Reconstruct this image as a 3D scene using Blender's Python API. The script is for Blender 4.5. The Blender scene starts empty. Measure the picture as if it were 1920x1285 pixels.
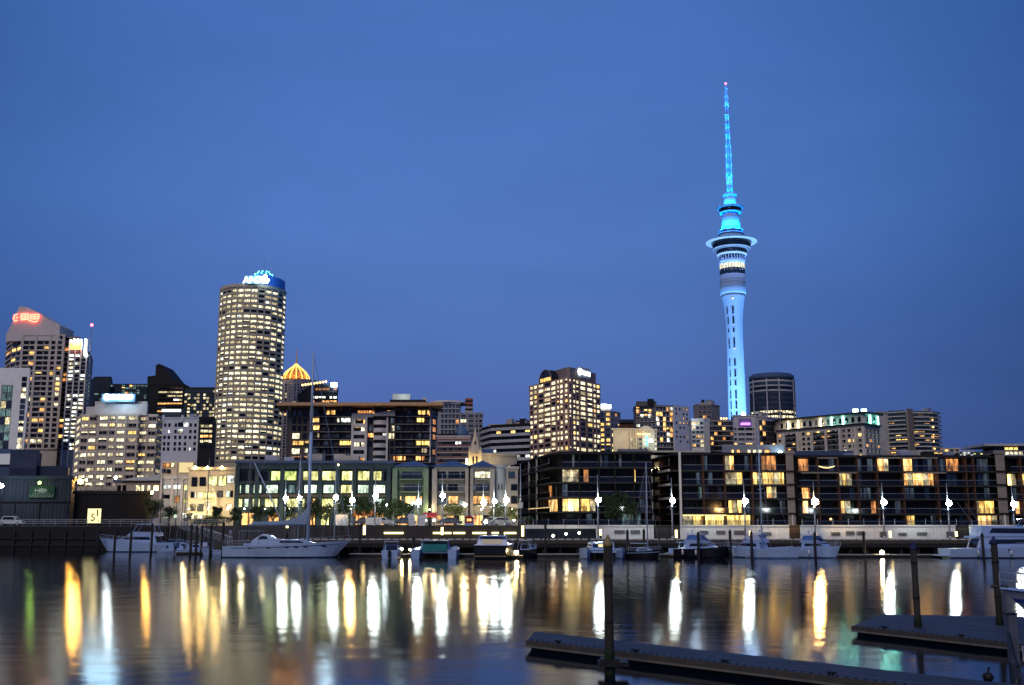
import bpy, math, random
from math import sin, cos, tan, atan, atan2, pi, sqrt, radians
from mathutils import Vector, Matrix, Euler

rnd = random.Random(11)
sc = bpy.context.scene
COL = sc.collection

# ------------------------------------------------------------------ camera
F = 2000.0                      # focal length in photo pixels (1920 wide)
PIT = atan(340.5 / F)           # the camera looks up a little
CH = 4.5                        # eye height above the water
cd = bpy.data.cameras.new('camera'); cam = bpy.data.objects.new('camera', cd); COL.objects.link(cam)
cd.sensor_width = 36; cd.lens = 36 * F / 1920; cd.clip_start = 0.5; cd.clip_end = 30000
cam.location = (0, 0, CH); cam.rotation_euler = (pi / 2 + PIT, 0, 0)
sc.camera = cam

# ------------------------------------------------------------------ sky, dusk light, exposure
w = bpy.data.worlds.new('World'); sc.world = w; w.use_nodes = True
nt = w.node_tree; nt.nodes.clear()
def N(tree, t, **kw):
    n = tree.nodes.new(t)
    for k, v in kw.items(): setattr(n, k, v)
    return n
out = N(nt, 'ShaderNodeOutputWorld'); bg = N(nt, 'ShaderNodeBackground')
tc = N(nt, 'ShaderNodeTexCoord'); sep = N(nt, 'ShaderNodeSeparateXYZ')
nt.links.new(tc.outputs['Generated'], sep.inputs[0])
ramp = N(nt, 'ShaderNodeValToRGB'); nt.links.new(sep.outputs['Z'], ramp.inputs[0])
cr = ramp.color_ramp
SKY = [(0.0, (.060, .106, .325)), (.06, (.067, .125, .370)), (.15, (.070, .148, .430)), (.27, (.077, .184, .520)), (.42, (.062, .165, .49)), (1.0, (.055, .145, .45))]
cr.elements[0].position = SKY[0][0]; cr.elements[0].color = (*SKY[0][1], 1)
cr.elements[1].position = 1.0; cr.elements[1].color = (*SKY[-1][1], 1)
for p_, c_ in SKY[1:-1]:
    e = cr.elements.new(p_); e.color = (*c_, 1)
# broad brightness over azimuth: the afterglow is strongest above the middle of the town
ax = N(nt, 'ShaderNodeMath', operation='MULTIPLY_ADD'); nt.links.new(sep.outputs['X'], ax.inputs[0]); ax.inputs[1].default_value = 1.0; ax.inputs[2].default_value = .04
ax2 = N(nt, 'ShaderNodeMath', operation='MULTIPLY'); nt.links.new(ax.outputs[0], ax2.inputs[0]); nt.links.new(ax.outputs[0], ax2.inputs[1])
ax3 = N(nt, 'ShaderNodeMath', operation='MULTIPLY_ADD'); nt.links.new(ax2.outputs[0], ax3.inputs[0]); ax3.inputs[1].default_value = -2.3; ax3.inputs[2].default_value = 1.06
ax4 = N(nt, 'ShaderNodeMath', operation='MAXIMUM'); nt.links.new(ax3.outputs[0], ax4.inputs[0]); ax4.inputs[1].default_value = .55
mp = N(nt, 'ShaderNodeMapping'); mp.inputs['Scale'].default_value = (1.4, 1.4, 4.5); nt.links.new(tc.outputs['Generated'], mp.inputs[0])
no = N(nt, 'ShaderNodeTexNoise'); no.inputs['Scale'].default_value = 2.0; no.inputs['Detail'].default_value = 7; no.inputs['Roughness'].default_value = .55; no.inputs['Distortion'].default_value = .4; nt.links.new(mp.outputs[0], no.inputs['Vector'])
nr = N(nt, 'ShaderNodeMapRange'); nr.inputs[3].default_value = .82; nr.inputs[4].default_value = 1.18; nt.links.new(no.outputs['Fac'], nr.inputs[0])
mm = nr
cb = N(nt, 'ShaderNodeCombineXYZ')                 # away from the glow the sky turns a deeper blue
for k_, e_ in enumerate((1.3, .9, .7)):
    pw = N(nt, 'ShaderNodeMath', operation='POWER'); nt.links.new(ax4.outputs[0], pw.inputs[0]); pw.inputs[1].default_value = e_; nt.links.new(pw.outputs[0], cb.inputs[k_])
vt = N(nt, 'ShaderNodeVectorMath', operation='MULTIPLY'); nt.links.new(ramp.outputs[0], vt.inputs[0]); nt.links.new(cb.outputs[0], vt.inputs[1])
vm = N(nt, 'ShaderNodeVectorMath', operation='SCALE'); nt.links.new(vt.outputs[0], vm.inputs[0]); nt.links.new(mm.outputs[0], vm.inputs['Scale'])
sky = N(nt, 'ShaderNodeTexSky'); sky.sky_type = 'NISHITA'; sky.sun_disc = False
SUN_EL, SUN_AZ = radians(9), radians(205)
sky.sun_elevation = radians(0.5); sky.sun_rotation = SUN_AZ
vs = N(nt, 'ShaderNodeVectorMath', operation='SCALE'); nt.links.new(sky.outputs[0], vs.inputs[0]); vs.inputs['Scale'].default_value = .005
va = N(nt, 'ShaderNodeVectorMath', operation='ADD'); nt.links.new(vm.outputs[0], va.inputs[0]); nt.links.new(vs.outputs[0], va.inputs[1])
nt.links.new(va.outputs[0], bg.inputs[0]); bg.inputs[1].default_value = 1.0
nt.links.new(bg.outputs[0], out.inputs[0])
sl = bpy.data.lights.new('dusk_sun', 'SUN'); so = bpy.data.objects.new('dusk_sun', sl); COL.objects.link(so)
sl.energy = 1.3; sl.angle = radians(30); sl.color = (1, .84, .66)
so.rotation_euler = Euler((radians(54), 0, radians(-22)))   # last afterglow from behind the viewer
sc.view_settings.view_transform = 'Standard'; sc.view_settings.look = 'None'
sc.view_settings.exposure = 0; sc.view_settings.gamma = 1; sc.view_settings.use_curve_mapping = False
cy = sc.cycles
cy.use_denoising = True; cy.sample_clamp_indirect = 12; cy.max_bounces = 6; cy.diffuse_bounces = 2; cy.glossy_bounces = 3
cy.transmission_bounces = 4; cy.transparent_max_bounces = 8; cy.caustics_reflective = False; cy.caustics_refractive = False
cy.use_light_tree = True

# ------------------------------------------------------------------ photo -> place
sP, cP = sin(PIT), cos(PIT)
def Zat(py, d):
    v = (642.5 - py) / F
    return CH + d * (sP + v * cP) / (cP - v * sP)
def Xat(px, d, py=900):
    v = (642.5 - py) / F
    return d * ((px - 960) / F) / (cP - v * sP)

# ------------------------------------------------------------------ materials
MATS = {}
def surf(name, col, rough=.75, var=.18, scale=.35, metal=0.0, bump=0.0, spec=.18, streak=1.0):
    if name in MATS: return MATS[name]
    m = bpy.data.materials.new(name); m.use_nodes = True; t = m.node_tree; b = t.nodes['Principled BSDF']
    g = N(t, 'ShaderNodeTexCoord'); mpn = N(t, 'ShaderNodeMapping'); mpn.inputs['Scale'].default_value = (1, 1, streak)
    t.links.new(g.outputs['Object'], mpn.inputs[0])
    n = N(t, 'ShaderNodeTexNoise'); n.inputs['Scale'].default_value = scale; n.inputs['Detail'].default_value = 6; n.inputs['Roughness'].default_value = .65
    t.links.new(mpn.outputs[0], n.inputs['Vector'])
    mr = N(t, 'ShaderNodeMapRange'); mr.inputs[1].default_value = .3; mr.inputs[2].default_value = .7
    mr.inputs[3].default_value = 1 - var; mr.inputs[4].default_value = 1 + var
    t.links.new(n.outputs['Fac'], mr.inputs[0])
    oi = N(t, 'ShaderNodeObjectInfo'); mo = N(t, 'ShaderNodeMapRange'); mo.inputs[3].default_value = 1 - var * .5; mo.inputs[4].default_value = 1 + var * .5
    t.links.new(oi.outputs['Random'], mo.inputs[0])
    mu = N(t, 'ShaderNodeMath', operation='MULTIPLY'); t.links.new(mr.outputs[0], mu.inputs[0]); t.links.new(mo.outputs[0], mu.inputs[1])
    sc_ = N(t, 'ShaderNodeVectorMath', operation='SCALE'); sc_.inputs[0].default_value = col; t.links.new(mu.outputs[0], sc_.inputs['Scale'])
    t.links.new(sc_.outputs[0], b.inputs['Base Color'])
    b.inputs['Roughness'].default_value = rough; b.inputs['Metallic'].default_value = metal; b.inputs['Specular IOR Level'].default_value = spec
    if bump:
        bp = N(t, 'ShaderNodeBump'); bp.inputs['Strength'].default_value = bump; bp.inputs['Distance'].default_value = .05
        n2 = N(t, 'ShaderNodeTexNoise'); n2.inputs['Scale'].default_value = scale * 8; t.links.new(g.outputs['Object'], n2.inputs['Vector'])
        t.links.new(n2.outputs['Fac'], bp.inputs['Height']); t.links.new(bp.outputs[0], b.inputs['Normal'])
    MATS[name] = m; return m

def lit(name, c1, c2, s, vscale=(.9, .9, .5), nscale=1.0, lo=.12, hi=1.5, ox=.6):
    """a lit room behind glass: uneven light, furniture and blinds, seen as emission"""
    m = bpy.data.materials.new(name); m.use_nodes = True; t = m.node_tree; b = t.nodes['Principled BSDF']
    g = N(t, 'ShaderNodeNewGeometry'); mpn = N(t, 'ShaderNodeMapping'); mpn.inputs['Scale'].default_value = vscale
    t.links.new(g.outputs['Position'], mpn.inputs[0])
    n = N(t, 'ShaderNodeTexNoise'); n.inputs['Scale'].default_value = nscale; n.inputs['Detail'].default_value = 3; n.inputs['Roughness'].default_value = .7
    t.links.new(mpn.outputs[0], n.inputs['Vector'])
    mr = N(t, 'ShaderNodeMapRange'); mr.inputs[1].default_value = .34; mr.inputs[2].default_value = .62; mr.inputs[3].default_value = lo; mr.inputs[4].default_value = hi
    t.links.new(n.outputs['Fac'], mr.inputs[0])
    oi = N(t, 'ShaderNodeObjectInfo'); mo = N(t, 'ShaderNodeMapRange'); mo.inputs[3].default_value = ox; mo.inputs[4].default_value = 1.3
    t.links.new(oi.outputs['Random'], mo.inputs[0])
    mu = N(t, 'ShaderNodeMath', operation='MULTIPLY'); t.links.new(mr.outputs[0], mu.inputs[0]); t.links.new(mo.outputs[0], mu.inputs[1])
    m2 = N(t, 'ShaderNodeMath', operation='MULTIPLY'); t.links.new(mu.outputs[0], m2.inputs[0]); m2.inputs[1].default_value = s
    mx = N(t, 'ShaderNodeMix', data_type='RGBA'); t.links.new(n.outputs['Fac'], mx.inputs[0]); mx.inputs[6].default_value = (*c2, 1); mx.inputs[7].default_value = (*c1, 1)
    mr2 = N(t, 'ShaderNodeMapRange'); mr2.inputs[1].default_value = .35; mr2.inputs[2].default_value = .65; t.links.new(n.outputs['Fac'], mr2.inputs[0]); t.links.new(mr2.outputs[0], mx.inputs[0])
    t.links.new(mx.outputs[2], b.inputs['Emission Color']); t.links.new(m2.outputs[0], b.inputs['Emission Strength'])
    b.inputs['Base Color'].default_value = (.02, .02, .025, 1); b.inputs['Roughness'].default_value = .1
    m.cycles.emission_sampling = 'NONE'
    MATS[name] = m; return m

def glow(name, col, s, sample=True):
    if name in MATS: return MATS[name]
    m = bpy.data.materials.new(name); m.use_nodes = True; b = m.node_tree.nodes['Principled BSDF']
    b.inputs['Base Color'].default_value = (.1, .1, .1, 1); b.inputs['Emission Color'].default_value = (*col, 1); b.inputs['Emission Strength'].default_value = s
    m.cycles.emission_sampling = 'FRONT' if sample else 'NONE'
    MATS[name] = m; return m

def glass(name, col, rough=.06, spec=.6):
    m = surf(name, col, rough=rough, var=.5, scale=.12, spec=spec); return m

L_OFF = lit('lit_office_window', (1, .96, .68), (.80, .64, .30), 1.75, nscale=1.35, lo=.06)
L_OFF2 = lit('lit_dim_office_window', (1, .85, .5), (.5, .36, .16), .9)
L_WARM = lit('lit_warm_window', (1, .60, .20), (.80, .27, .05), 2.1, vscale=(1.6, 1.6, .40), lo=.12)
L_AMB = lit('lit_amber_window', (1, .42, .12), (.5, .16, .04), 1.0, vscale=(1.6, 1.6, .35), lo=.2)
L_WHITE = lit('lit_white_window', (1, 1, .88), (.75, .85, .8), 2.2)
L_GREEN = lit('lit_green_window', (.88, 1, .34), (.45, .6, .10), 1.3, vscale=(1.2, 1.2, .5), lo=.35)
L_YEL = lit('lit_yellow_window', (1, .74, .22), (.9, .42, .07), 2.2, vscale=(2.2, 2.2, .30), lo=.16)
L_TEAL = lit('lit_teal_window', (.5, .8, .75), (.2, .4, .4), .3, vscale=(1.6, 1.6, .3))
L_CURT = lit('curtained_window', (.30, .42, .55), (.08, .10, .14), .16, vscale=(2.4, 2.4, .2), lo=.2)
G_DARK = glass('dark_glass', (.006, .008, .012), spec=.3)
G_BLUE = glass('blue_glass', (.035, .055, .085))
G_GREY = glass('grey_glass', (.06, .065, .08), rough=.12)
CONC = surf('beige_concrete', (.40, .355, .275))
CONC_G = surf('grey_concrete', (.36, .33, .31))
PALE = surf('pale_render', (.55, .53, .50), var=.12)
WHITE = surf('white_render', (.66, .66, .66), var=.10, streak=.4)
CREAM = surf('cream_render', (.58, .50, .36), var=.14)
PINK = surf('pink_granite', (.44, .29, .23))
BROWN = surf('brown_cladding', (.085, .040, .024))
DKBR = surf('dark_brown_cladding', (.012, .010, .010))
DARK = surf('charcoal_cladding', (.015, .016, .020))
NAVY = surf('navy_cladding', (.024, .032, .050))
TEALC = surf('slate_teal_cladding', (.032, .055, .068))
BLUER = surf('blue_grey_roof', (.05, .08, .16), rough=.5)
STEEL = surf('galvanised_steel', (.30, .33, .40), rough=.4, metal=.4)
BLACK = surf('black_paint', (.012, .012, .014), rough=.5)
WPAINT = surf('sky_tinted_gelcoat', (.27, .385, .62), rough=.22, var=.06, spec=.5)  # boats are white; blue sky light is mixed into this colour
TIMBER = surf('weathered_timber', (.115, .10, .085), scale=1.2, bump=.4, streak=.3)
PILEM = surf('dark_wet_pile', (.016, .016, .017), scale=1.0, bump=.4)
FRAME_L = surf('pale_frame', (.45, .43, .40))
FRAME_D = surf('dark_frame', (.012, .012, .014), rough=.5)

# ------------------------------------------------------------------ mesh building
class MB:
    def __init__(s): s.v = []; s.f = []; s.mi = []; s.m = []; s.sm = []
    def _m(s, m):
        if m not in s.m: s.m.append(m)
        return s.m.index(m)
    def face(s, pts, m, sm=False):
        b = len(s.v); s.v += [tuple(p) for p in pts]; s.f.append(tuple(range(b, b + len(pts)))); s.mi.append(s._m(m)); s.sm.append(sm)
    def hexa(s, c, m):                       # 8 corners: bottom ring then top ring
        b = len(s.v); s.v += [tuple(p) for p in c]; k = s._m(m)
        for q in ((3, 2, 1, 0), (4, 5, 6, 7), (0, 1, 5, 4), (1, 2, 6, 5), (2, 3, 7, 6), (3, 0, 4, 7)):
            s.f.append(tuple(b + i for i in q)); s.mi.append(k); s.sm.append(False)
    def box(s, x0, x1, y0, y1, z0, z1, m):
        s.hexa([(x0, y0, z0), (x1, y0, z0), (x1, y1, z0), (x0, y1, z0), (x0, y0, z1), (x1, y0, z1), (x1, y1, z1), (x0, y1, z1)], m)
    def prism(s, poly, z0, z1, m, top=None):
        n = len(poly); b = len(s.v); k = s._m(m)
        s.v += [(p[0], p[1], z0) for p in poly] + [(p[0], p[1], z1) for p in poly]
        for i in range(n):
            j = (i + 1) % n
            s.f.append((b + i, b + j, b + n + j, b + n + i)); s.mi.append(k); s.sm.append(False)
        s.f.append(tuple(b + n + i for i in range(n))); s.mi.append(s._m(top or m)); s.sm.append(False)
        s.f.append(tuple(b + n - 1 - i for i in range(n))); s.mi.append(k); s.sm.append(False)
    def tube(s, p0, p1, r0, r1, m, n=8, cap=True):
        p0 = Vector(p0); p1 = Vector(p1); d = (p1 - p0).normalized()
        a = d.orthogonal().normalized(); c = d.cross(a); b = len(s.v); k = s._m(m)
        for p, r in ((p0, r0), (p1, r1)):
            for i in range(n):
                t = 2 * pi * i / n; s.v.append(tuple(p + (a * cos(t) + c * sin(t)) * r))
        for i in range(n):
            j = (i + 1) % n; s.f.append((b + i, b + j, b + n + j, b + n + i)); s.mi.append(k); s.sm.append(n > 6)
        if cap:
            s.f.append(tuple(b + n + i for i in range(n))); s.mi.append(k); s.sm.append(False)
            s.f.append(tuple(b + n - 1 - i for i in range(n))); s.mi.append(k); s.sm.append(False)
    def lathe(s, prof, m, n=24, c=(0, 0, 0), sm=True):   # prof: (radius, z)
        b = len(s.v); k = s._m(m)
        for r, z in prof:
            for i in range(n):
                t = 2 * pi * i / n; s.v.append((c[0] + r * cos(t), c[1] + r * sin(t), c[2] + z))
        for q in range(len(prof) - 1):
            for i in range(n):
                j = (i + 1) % n; s.f.append((b + q * n + i, b + q * n + j, b + (q + 1) * n + j, b + (q + 1) * n + i)); s.mi.append(k); s.sm.append(sm)
        s.f.append(tuple(b + n - 1 - i for i in range(n))); s.mi.append(k); s.sm.append(False)
        e = b + (len(prof) - 1) * n; s.f.append(tuple(e + i for i in range(n))); s.mi.append(k); s.sm.append(False)
    def ball(s, c, r, m, n=10, zs=1.0):
        h = n // 2; s.lathe([(max(1e-3, r * sin(pi * i / h)), -r * zs * cos(pi * i / h)) for i in range(h + 1)], m, n, c)
    def mesh(s, name):
        me = bpy.data.meshes.new(name); me.from_pydata(s.v, [], s.f)
        for m in s.m: me.materials.append(m)
        me.polygons.foreach_set('material_index', s.mi); me.polygons.foreach_set('use_smooth', s.sm); me.update()
        return me
    def build(s, name, parent=None, **kw):
        return obj(name, s.mesh(name), parent, **kw)

def obj(name, me, parent=None, label=None, cat=None, group=None, kind=None, loc=None):
    o = bpy.data.objects.new(name, me); COL.objects.link(o)
    if parent is not None:
        o.parent = parent
        if parent.type == 'EMPTY' and parent.get('w'): o.matrix_parent_inverse = Matrix.Translation(-parent.location)
    if loc is not None: o.location = loc
    if label: o['label'] = label
    if cat: o['category'] = cat
    if group: o['group'] = group
    if kind: o['kind'] = kind
    return o
def thing(name, label, cat, loc=(0, 0, 0), rz=0, group=None, world=False):
    o = bpy.data.objects.new(name, None); COL.objects.link(o); o.location = loc; o.rotation_euler = (0, 0, rz)
    o.empty_display_size = .5; o['label'] = label; o['category'] = cat
    if group: o['group'] = group
    if world: o['w'] = 1
    return o
def copy_tree(o, parent=None):
    c = o.copy(); COL.objects.link(c)
    if parent is not None: c.parent = parent
    for ch in o.children: copy_tree(ch, c)
    return c
def add_light(name, kind, loc, power, col, parent=None, radius=.3, target=None, angle=60, blend=.5):
    l = bpy.data.lights.new(name, kind); l.energy = power; l.color = col; l.shadow_soft_size = radius
    o = obj(name, l, parent, loc=loc)
    if kind == 'SPOT':
        l.spot_size = radians(angle); l.spot_blend = blend
        o.rotation_euler = (Vector(target) - Vector(loc)).to_track_quat('-Z', 'Y').to_euler()
    return o
def text(body, size, m, parent, loc, ang=0, name='lettering', ext=.05, align='CENTER'):
    cu = bpy.data.curves.new(name, 'FONT'); cu.body = body; cu.size = size; cu.extrude = ext; cu.align_x = align; cu.materials.append(m); cu.resolution_u = 3
    tmp = bpy.data.objects.new(name, cu); COL.objects.link(tmp); dg = bpy.context.evaluated_depsgraph_get()
    me = bpy.data.meshes.new_from_object(tmp.evaluated_get(dg)); bpy.data.objects.remove(tmp)
    o = obj(name, me, parent, loc=loc); o.rotation_euler = (pi / 2, 0, ang); return o

# ------------------------------------------------------------------ facades
class Face:
    def __init__(s, A, B):
        s.A = Vector(A); d = Vector(B) - s.A; s.L = d.length; s.u = d / s.L; s.n = Vector((s.u.y, -s.u.x)); s.ang = atan2(s.u.y, s.u.x)
    def at(s, px, py=860):
        k = Xat(px, 1, py); B = s.A + s.u * s.L
        return s.L * (k * s.A.y - s.A.x) / ((B.x - s.A.x) - k * (B.y - s.A.y))
    def pt(s, t, z, o=0.0):
        p = s.A + s.u * t + s.n * o; return Vector((p.x, p.y, z))
    def cols(s, spans, py=860): return [(s.at(a, py), s.at(b, py)) for a, b in spans]
    def ucols(s, n, fill=.7, a=0.0, b=None):
        b = s.L if b is None else b; w_ = (b - a) / n
        return [(a + w_ * (i + .5 - fill / 2), a + w_ * (i + .5 + fill / 2)) for i in range(n)]
    def box(s, mb, a, b, z0, z1, o0, o1, m):
        c = [s.pt(a, z0, o1), s.pt(b, z0, o1), s.pt(b, z0, o0), s.pt(a, z0, o0)]
        mb.hexa(c + [Vector((p.x, p.y, z1)) for p in c], m)

def urows(z0, z1, n, fill=.6, lift=.5):
    h = (z1 - z0) / n
    return [(z0 + h * (i + (1 - fill) * lift), z0 + h * (i + (1 - fill) * lift + fill)) for i in range(n)]

WCACHE = {}
def win_mesh(w_, h, pane, frame, dep, th, mull, var=0):
    w_ = max(.3, round(w_ * 5) / 5); h = max(.3, round(h * 5) / 5)
    key = (w_, h, pane.name, frame.name, dep, th, mull, var)
    if key in WCACHE: return WCACHE[key]
    b = MB(); x = w_ / 2
    dim = {L_WARM: L_AMB, L_YEL: L_WARM}.get(pane, L_OFF2)
    def q(xa, xb, za, zb, m): b.face([(xa, -.03, za), (xb, -.03, za), (xb, -.03, zb), (xa, -.03, zb)], m)
    if var == 1: q(-x, x, 0, h * .42, dim); q(-x, x, h * .42, h, pane)                    # desks and partitions below the ceiling light
    elif var == 2: q(-x, x * .2, 0, h, pane); q(x * .2, x, 0, h, dim)                      # a blind drawn on one side
    elif var == 3: q(-x, x, 0, h * .25, G_DARK); q(-x, -x * .3, h * .25, h, dim); q(-x * .3, x, h * .25, h, pane)
    elif var == 4: q(-x, x, 0, h * .6, G_DARK); q(-x, x, h * .6, h, pane)
    else: q(-x, x, 0, h, pane)
    def bar(x0, x1, z0, z1):
        b.face([(x0, -dep, z0), (x1, -dep, z0), (x1, -dep, z1), (x0, -dep, z1)], frame)
        b.face([(x0, -dep, z1), (x1, -dep, z1), (x1, 0, z1), (x0, 0, z1)], frame)
        b.face([(x0, 0, z0), (x1, 0, z0), (x1, -dep, z0), (x0, -dep, z0)], frame)
        b.face([(x0, 0, z0), (x0, -dep, z0), (x0, -dep, z1), (x0, 0, z1)], frame)
        b.face([(x1, -dep, z0), (x1, 0, z0), (x1, 0, z1), (x1, -dep, z1)], frame)
    bar(-x - th, x + th, h, h + th); bar(-x - th, x + th, -th, 0); bar(-x - th, -x, 0, h); bar(x, x + th, 0, h)
    for i in range(mull):
        q = -x + w_ * (i + 1) / (mull + 1); bar(q - .05, q + .05, 0, h)
    WCACHE[key] = b.mesh('window'); return WCACHE[key]

class Bld:
    """one building: an Empty at its base, walls, bands, piers and windows as its parts"""
    def __init__(s, name, label, foot, depth, z0, z1, wall, cat='building', roof=None, py=860, group=None, closed=False, wallname='wall'):
        s.pts = [Vector((Xat(px, d, py), d)) for px, d in foot] if not closed else [Vector(p) for p in foot]
        s.z0, s.z1, s.wall = z0, z1, wall
        c = sum(s.pts, Vector((0, 0))) / len(s.pts)
        s.root = thing(name, label, cat, (c.x, c.y, z0), group=group, world=True)
        s.poly = list(s.pts)
        if not closed:
            e, a = s.pts[-1], s.pts[0]; ke = .88 if e.x < 0 else .02; ka = .88 if a.x > 0 else .02   # plots widen away from the quay
            s.poly += [Vector((e.x * (1 + ke * depth / e.y), e.y + depth)), Vector((a.x * (1 + ka * depth / a.y), a.y + depth))]
        b = MB(); b.prism(s.poly, z0, z1, wall); s.part(b, wallname)
        b = MB(); b.prism(s.off(.25, True), z1 - .02, z1 + .55, roof or wall); s.part(b, 'parapet')
        s.faces = [Face(s.pts[i], s.pts[i + 1]) for i in range(len(s.pts) - 1)]
        s.wins = []
    def off(s, o, closed=False):
        P = s.poly if closed else s.pts; n = len(P); R = []
        for i in range(n):
            ns = []
            if closed or i > 0: a = P[i] - P[i - 1]; ns.append(Vector((a.y, -a.x)).normalized())
            if closed or i < n - 1: a = P[(i + 1) % n] - P[i]; ns.append(Vector((a.y, -a.x)).normalized())
            m = sum(ns, Vector((0, 0))).normalized(); R.append(P[i] + m * (o / max(.4, m.dot(ns[0]))))
        return R
    def part(s, mb, name, **kw): return mb.build(name, s.root, **kw)
    def band(s, z0, z1, o=.3, m=None, name='floor_band', i0=0, i1=None):
        Q = s.off(o)[i0:i1]; P = s.pts[i0:i1]
        b = MB(); b.prism(Q + P[::-1], z0, z1, m or s.wall); return s.part(b, name)
    def pier(s, f, a, b_, z0, z1, o=.35, m=None, name='pier'):
        b = MB(); f.box(b, a, b_, z0, z1, 0, o, m or s.wall); return s.part(b, name)
    def grid(s, f, rows, cols, pick, frame=None, dep=.16, th=.12, mull=0, sh=0.0):
        for r, (za, zb) in enumerate(rows):
            for c, (a, b_) in enumerate(cols):
                m = pick(r, c) if callable(pick) else pick
                if m is not None: s.wins.append((f, (a + b_) / 2, za, b_ - a, zb - za, m, frame or FRAME_D, dep, th, mull, sh))
    def kit(s, n, h=2.2):
        """plant boxes and aerials standing on the roof"""
        f = max(s.faces, key=lambda q: q.L)
        for k in range(n):
            t_ = f.L * rnd.uniform(.1, .8); a = rnd.uniform(1.2, 3.4); q = rnd.uniform(1.0, 2.6); hh = h * rnd.uniform(.5, 1.2)
            b = MB(); f.box(b, t_, t_ + a, s.z1 + .3, s.z1 + hh + .5, -q - 2, -q, rnd.choice((CONC_G, DARK, STEEL))); s.part(b, 'plant_box')
            if k % 2 == 0: b = MB(); p = f.pt(t_ + a + .6, s.z1 + .3, -1.5); b.tube(p, p + Vector((0, 0, h * rnd.uniform(1.4, 2.6))), .09, .05, STEEL, 5); s.part(b, 'aerial')
    def done(s, limit=300):
        W = sorted(s.wins, key=lambda q: -q[3] * q[4] * abs(q[0].n.y))
        for k, (f, t, z, w_, h, m, fr, dep, th, mull, sh) in enumerate(W[:limit]):
            var = rnd.choice((0, 0, 1, 1, 2, 3, 4)) if m in (L_OFF, L_WHITE, L_WARM, L_YEL) and w_ * h > 1.5 else 0
            o = obj('window', win_mesh(w_, h, m, fr, dep, th, mull, var), s.root, loc=f.pt(t, z, sh)); o.rotation_euler = (0, 0, f.ang)
        if W[limit:]:
            mb = MB()
            for f, t, z, w_, h, m, fr, dep, th, mull, sh in W[limit:]:
                f.box(mb, t - w_ / 2 - th, t + w_ / 2 + th, z - th, z + h + th, sh, sh + dep * .6, fr)
                mb.face([f.pt(t - w_ / 2, z, sh + dep * .6 + .02), f.pt(t + w_ / 2, z, sh + dep * .6 + .02), f.pt(t + w_ / 2, z + h, sh + dep * .6 + .02), f.pt(t - w_ / 2, z + h, sh + dep * .6 + .02)], m)
            s.part(mb, 'window', kind='stuff')
        s.wins = []
    def rbox(s, px0, px1, d, dep, z0, z1, m, name, py=800, **kw):
        x0, x1 = Xat(px0, d, py), Xat(px1, d, py); k0 = .88 if x0 > 0 else 0; k1 = .88 if x1 < 0 else 0; b = MB(); b.prism([(x0, d), (x1, d), (x1 * (1 + k1 * dep / d), d + dep), (x0 * (1 + k0 * dep / d), d + dep)], z0, z1, m); return s.part(b, name, **kw)

def choose(*wm):
    tot = sum(w_ for w_, _ in wm); x = rnd.random() * tot
    for w_, m in wm:
        x -= w_
        if x <= 0: return m
    return wm[-1][1]
G0 = 4.2     # level of the town's ground above the water
# ================================================================== setting
mb = MB()
GW = surf('asphalt_ground', (.055, .055, .058), rough=.8, scale=.5)
pv = surf('promenade_paving', (.17, .16, .15), rough=.6, scale=1.5)
mb.prism([(-4000, 192), (Xat(440, 192), 192), (Xat(440, 176), 176), (140, 176), (4000, 176), (4000, 9000), (-4000, 9000)], -6, G0, GW)
mb.build('ground', kind='structure')

# water: one still sheet; a long exposure leaves only small soft slopes
wm = bpy.data.materials.new('harbour_water'); wm.use_nodes = True; t = wm.node_tree; t.nodes.clear()
wo = N(t, 'ShaderNodeOutputMaterial'); b = N(t, 'ShaderNodeBsdfAnisotropic', distribution='BECKMANN'); b.inputs['Color'].default_value = (1, 1, 1, 1); b.inputs['Anisotropy'].default_value = .36
tg = N(t, 'ShaderNodeCombineXYZ'); tg.inputs[1].default_value = 1.0; t.links.new(tg.outputs[0], b.inputs['Tangent'])   # wind ripples run across the basin
df = N(t, 'ShaderNodeBsdfDiffuse'); df.inputs['Color'].default_value = (.004, .008, .014, 1); fr0 = N(t, 'ShaderNodeFresnel'); fr0.inputs['IOR'].default_value = 1.333
mxs = N(t, 'ShaderNodeMixShader'); t.links.new(fr0.outputs[0], mxs.inputs[0]); t.links.new(df.outputs[0], mxs.inputs[1]); t.links.new(b.outputs[0], mxs.inputs[2]); t.links.new(mxs.outputs[0], wo.inputs[0])
g = N(t, 'ShaderNodeTexCoord'); mpn = N(t, 'ShaderNodeMapping'); mpn.inputs['Scale'].default_value = (.05, .05, 1); t.links.new(g.outputs['Object'], mpn.inputs[0])
n1 = N(t, 'ShaderNodeTexNoise'); n1.inputs['Scale'].default_value = 1.0; n1.inputs['Detail'].default_value = 4; t.links.new(mpn.outputs[0], n1.inputs['Vector'])
r1 = N(t, 'ShaderNodeMapRange'); r1.inputs[1].default_value = .3; r1.inputs[2].default_value = .7; r1.inputs[3].default_value = .115; r1.inputs[4].default_value = .158; t.links.new(n1.outputs['Fac'], r1.inputs[0]); t.links.new(r1.outputs[0], b.inputs['Roughness'])
mp2 = N(t, 'ShaderNodeMapping'); mp2.inputs['Scale'].default_value = (.22, .5, 1); t.links.new(g.outputs['Object'], mp2.inputs[0])
n2 = N(t, 'ShaderNodeTexNoise'); n2.inputs['Scale'].default_value = 1.0; n2.inputs['Detail'].default_value = 2; t.links.new(mp2.outputs[0], n2.inputs['Vector'])
bp = N(t, 'ShaderNodeBump'); bp.inputs['Strength'].default_value = .35; bp.inputs['Distance'].default_value = .035; t.links.new(n2.outputs['Fac'], bp.inputs['Height'])
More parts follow.
